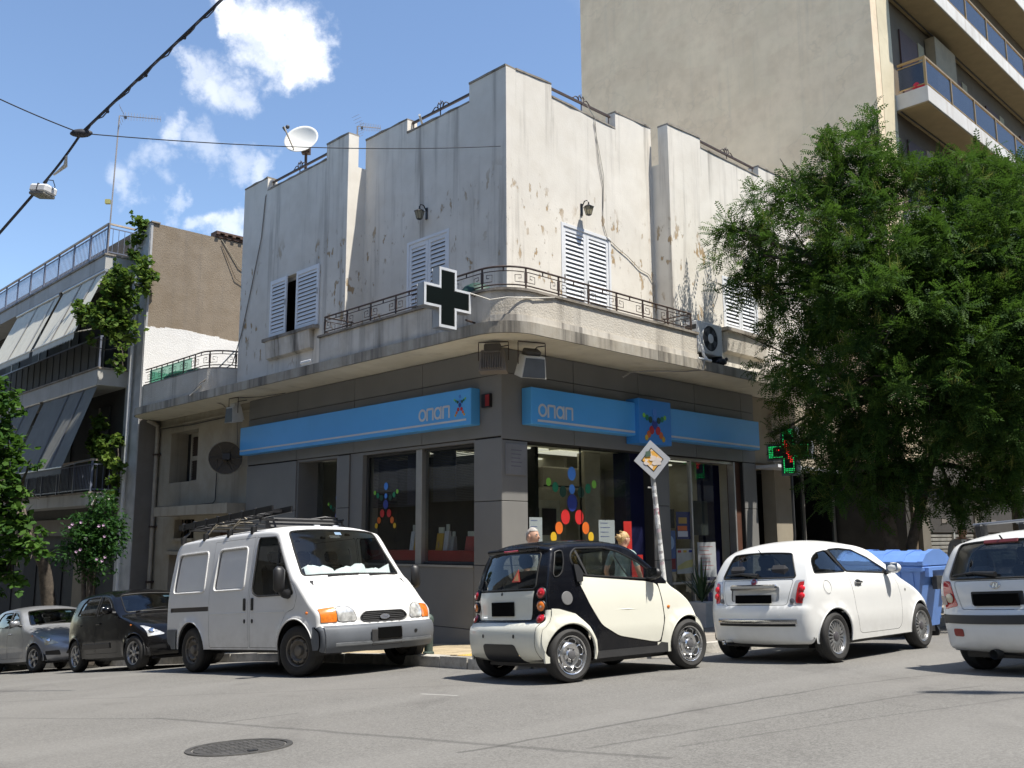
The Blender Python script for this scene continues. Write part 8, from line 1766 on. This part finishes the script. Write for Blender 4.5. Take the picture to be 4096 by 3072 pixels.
creeper('bright green creeper tumbling from the roof corner over the upper awning', [(560, 900, .85, .22), (545, 960, .85, .16), (540, 1020, .9, .17), (565, 1070, .9, .26), (590, 1100, .8, .22), (575, 1150, .85, .2), (505, 1110, 1.5, .3), (470, 1090, 1.6, .2), (500, 1180, 1.4, .3), (440, 1160, 1.8, .28), (480, 1250, 1.5, .28), (420, 1220, 1.9, .26), (350, 1240, 2.2, .22), (300, 1222, 2.3, .14), (330, 1265, 2.2, .18), (400, 1290, 2.0, .3), (450, 1300, 1.7, .25), (510, 1300, 1.3, .22), (540, 1250, 1.0, .15), (455, 1350, 1.7, .16), (360, 1350, 1.9, .12), (358, 1385, 1.9, .09), (485, 1390, 1.6, .12), (487, 1430, 1.6, .1), (484, 1480, 1.6, .12), (450, 1440, 1.6, .08), (528, 1345, 1.2, .14)], 400, .145)
creeper('yellow green potted creeper on the lower balcony beside the grey awning', [(400, 1690, 1.2, .16), (390, 1750, 1.2, .22), (370, 1790, 1.3, .2), (410, 1800, 1.2, .2), (430, 1830, 1.2, .16), (380, 1840, 1.25, .16), (470, 1760, .95, .14), (465, 1860, 1.1, .12), (462, 1920, 1.3, .12), (455, 1980, 1.4, .12), (452, 2030, 1.4, .09)], 170, .14)

# ================================================================ people
SKIN = mat('skin', (.50, .29, .20), .55, var=.06); HAIRW = mat('white_hair', (.36, .33, .30), .8, var=.3, vs=60); HAIRB = mat('blond_hair', (.40, .27, .12), .6, var=.3, vs=50); HAIRD = mat('dark_hair', (.03, .025, .022), .6)
TEE = mat('green_grey_shirt', (.22, .29, .28), .9, var=.12, vs=8, bump=.4, bs=12); JEAN = mat('dark_trousers', (.03, .035, .05), .9); SHOE = mat('shoe_brown', (.06, .04, .03), .6); PALE = mat('pale_shirt', (.55, .52, .46), .9, var=.06); SUIT = mat('grey_suit', (.30, .30, .31), .85, var=.08)
def person(lab, x, y, h, yaw, top, legs, hair, sleeve, arms=(((.25, -.02, 1.13), (.23, .10, .92)), ((-.25, -.02, 1.13), (-.23, .10, .92))), turn=0, lean=0, bun=False, bald=False, up=.12, wide=1.):
    k = h/1.72; M_ = Matrix.Translation((x, y, gh(x, y)+up)) @ Matrix.Rotation(yaw, 4, 'Z') @ Matrix.Scale(k, 4); root = thing('person', lab, 'person', M=M_)
    J = [(0, 0, .95), (0, .0, 1.10), (0, lean*.3, 1.27), (0, lean*.6, 1.40), (0, lean*.8+.005, 1.47), (0, lean+.02, 1.54), (0, lean+.03, 1.60), (0, lean+.025, 1.66)]
    Rr = [.15, .125, .145, .13, .06, .075, .088, .07]; Ed = [(i, i+1) for i in range(7)]
    def add(p, r_, par): J.append(p); Rr.append(r_); Ed.append((par, len(J)-1)); return len(J)-1
    hands = []
    for sg, (el, wr_) in zip((1, -1), arms):
        sh = add((sg*.175*wide, lean*.55, 1.395), .068, 3); e = add(el, .046, sh); m_ = add(tuple((Vector(el)+Vector(wr_))/2), .042, e); w_ = add(wr_, .030, m_); d = (Vector(wr_)-Vector(el)).normalized()
        hd = add(tuple(Vector(wr_)+d*.06), .036, w_); hands.append((Vector(wr_)+d*.08, d, sg))
    for sg in (1, -1):
        hp = add((sg*.085, 0, .90), .105, 0); kn = add((sg*.095, .02, .50), .065, hp); an = add((sg*.10, -.02, .10), .045, kn); toe = add((sg*.105, .12, .045), .04, an)
    me = bpy.data.meshes.new('body'); me.from_pydata([tuple(p) for p in J], Ed, []); o = bpy.data.objects.new('body', me); COL.objects.link(o)
    sk = o.modifiers.new('s', 'SKIN'); sk.use_smooth_shade = True
    for v, r_ in zip(me.skin_vertices[0].data, Rr): v.radius = (r_, r_*.85)
    me.skin_vertices[0].data[0].use_root = True
    sb_ = o.modifiers.new('u', 'SUBSURF'); sb_.levels = 2; sb_.render_levels = 2
    dg = bpy.context.evaluated_depsgraph_get(); m2 = bpy.data.meshes.new_from_object(o.evaluated_get(dg)); bpy.data.objects.remove(o)
    m2.materials.clear()
    for mt_ in (SKIN, top, legs, SHOE): m2.materials.append(mt_)
    el_z = [a[0][2] for a in arms]
    for p in m2.polygons:
        c = p.center; far = abs(c.x) > .155*wide or c.y > lean+.13
        i = 0
        if c.z < .075: i = 3
        elif c.z < .98 and abs(c.x) < .205 and not (far and c.z > .82 and c.y > .06): i = 2
        elif c.z < 1.455 and not far: i = 1
        elif far and c.z > .98:
            i = 1 if c.z > sleeve else 0
        elif far: i = 1 if sleeve < .9 and c.z > sleeve else 0
        p.material_index = i; p.use_smooth = True
    m2.name = 'body'; link(m2, 'body', root); q = lambda mb, n, mt_, sm=180: part(mb, n, mt_, root, False, sm)
    for c, d, sg in hands:
        sdv = d.cross(Vector((0, 1, 0))).normalized(); 
        for f_ in range(4):
            b0 = c+sdv*(-.03+.02*f_); l_ = (.07, .08, .075, .058)[f_]; q(MB().tube([tuple(b0), tuple(b0+d*l_*.5+Vector((0, .006, 0))), tuple(b0+d*l_*.9+Vector((0, .022, 0)))], [.0095, .009, .006], 6), 'finger', SKIN, 60)
        b0 = c-d*.045+sdv*sg*.03; q(MB().tube([tuple(b0), tuple(b0+sdv*sg*.025+d*.03+Vector((0, .015, 0))), tuple(b0+sdv*sg*.02+d*.06+Vector((0, .025, 0)))], [.012, .010, .007], 6), 'thumb', SKIN, 60)
    Mh = Matrix.Translation((0, lean+.025, 1.61)) @ Matrix.Rotation(turn, 4, 'Z')
    q(MB(Mh).ball((0, .012, -.005), (.076, .096, .118), 16, k=12), 'head', SKIN)
    for sg in (1, -1):
        q(MB(Mh).ball((sg*.031, .092, .01), (.013, .009, .009), 8), 'eye', WHITE); q(MB(Mh).ball((sg*.031, .099, .01), (.006, .005, .006), 6), 'pupil', BLACKP); q(MB(Mh).ball((sg*.078, .0, -.005), (.012, .022, .032), 8), 'ear', SKIN); q(MB(Mh).tube([(sg*.045, .098, .03), (sg*.018, .104, .033)], .005, 5), 'eyebrow', hair)
    q(MB(Mh).tube([(0, .10, .015), (0, .122, -.022), (0, .104, -.03)], [.009, .014, .010], 6), 'nose', SKIN); q(MB(Mh).tube([(-.024, .098, -.058), (0, .106, -.056), (.024, .098, -.058)], [.004, .007, .004], 6), 'mouth', mat('lips', (.35, .13, .11), .5))
    mb = MB(Mh); n_, kk = 20, 9; 
    for i in range(kk+1):
        for j in range(n_):
            a = 2*math.pi*j/n_; back_ = max(0, -math.sin(a)); low = math.pi*(.40+.28*back_) if not bald else math.pi*(.30+.38*back_); ph = low*i/kk+(.0); w_ = 1.015+.05*rng.random(); r3 = (.078*w_, .098*w_, .122*w_); mb.v.append(tuple(Mh @ Vector((r3[0]*math.sin(ph)*math.cos(a), .008+r3[1]*math.sin(ph)*math.sin(a), r3[2]*math.cos(ph)))))
    mb.f = [(i*n_+j, i*n_+(j+1) % n_, (i+1)*n_+(j+1) % n_, (i+1)*n_+j) for i in range(kk) for j in range(n_)]; mb.m = [0]*len(mb.f); q(mb, 'hair', hair)
    if bun:
        q(MB(Mh).ball((.02, -.10, .03), (.05, .04, .05), 12), 'hair_bun', hair)
        for i in range(26): a = rng.uniform(0, 6.28); b_ = rng.uniform(.2, 1.7); c = Vector((.08*math.sin(b_)*math.cos(a), .10*math.sin(b_)*math.sin(a)-.012, .125*math.cos(b_))); e = c+Vector((rng.uniform(-.04, .04), -.02, rng.uniform(-.04, .01))); q(MB(Mh).tube([tuple(c), tuple(c.lerp(e, .5)*1.06), tuple(e)], [.009, .011, .004], 5), 'lock', hair)
    return root, q
person('old man with short white hair and pale shirt standing behind the city car', .25, 13.35, 1.74, R(-100), PALE, JEAN, HAIRW, 1.2, turn=R(-25), bald=True)
rt, q = person('woman with pinned blond hair and grey green shirt walking away behind the city car', 1.62, 13.95, 1.66, R(-38), TEE, JEAN, HAIRB, 1.22, arms=(((.27, .02, 1.14), (.22, .20, .98)), ((-.28, -.03, 1.14), (-.26, .06, .90))), turn=R(-20), bun=True, wide=1.12, lean=.02)
q(MB().tube([(-.12, .10, 1.44), (-.13, -.02, 1.48), (-.06, -.135, 1.36), (.08, -.145, 1.18), (.19, -.08, 1.0)], .011, 5), 'bag_strap', BLACKP, 60); q(MB().cham((.17, -.12, .78), (.25, .12, 1.0), .02), 'shoulder_bag', BLACKP, None)
q(MB().tube([(-.08, .12, 1.625), (-.083, .02, 1.63)], .006, 4), 'sunglasses', BLACKP)
rt, q = person('man in a grey suit and white shirt standing beyond the blue container', 8.95, 18.7, 1.76, R(165), SUIT, SUIT, HAIRD, .3, turn=R(20), wide=1.12, lean=.05)
q(MB().add([(-.05, .19, 1.45), (.05, .19, 1.45), (.0, .19, 1.12)], [(0, 1, 2)]), 'shirt_front', WHITE, None); q(MB().add([(-.012, .195, 1.42), (.012, .195, 1.42), (.02, .195, 1.2), (-.02, .195, 1.2)], [(0, 1, 2, 3)]), 'tie', BLACKP, None); q(MB().ball((0, .10, 1.545), (.05, .05, .045), 10), 'beard', HAIRD)
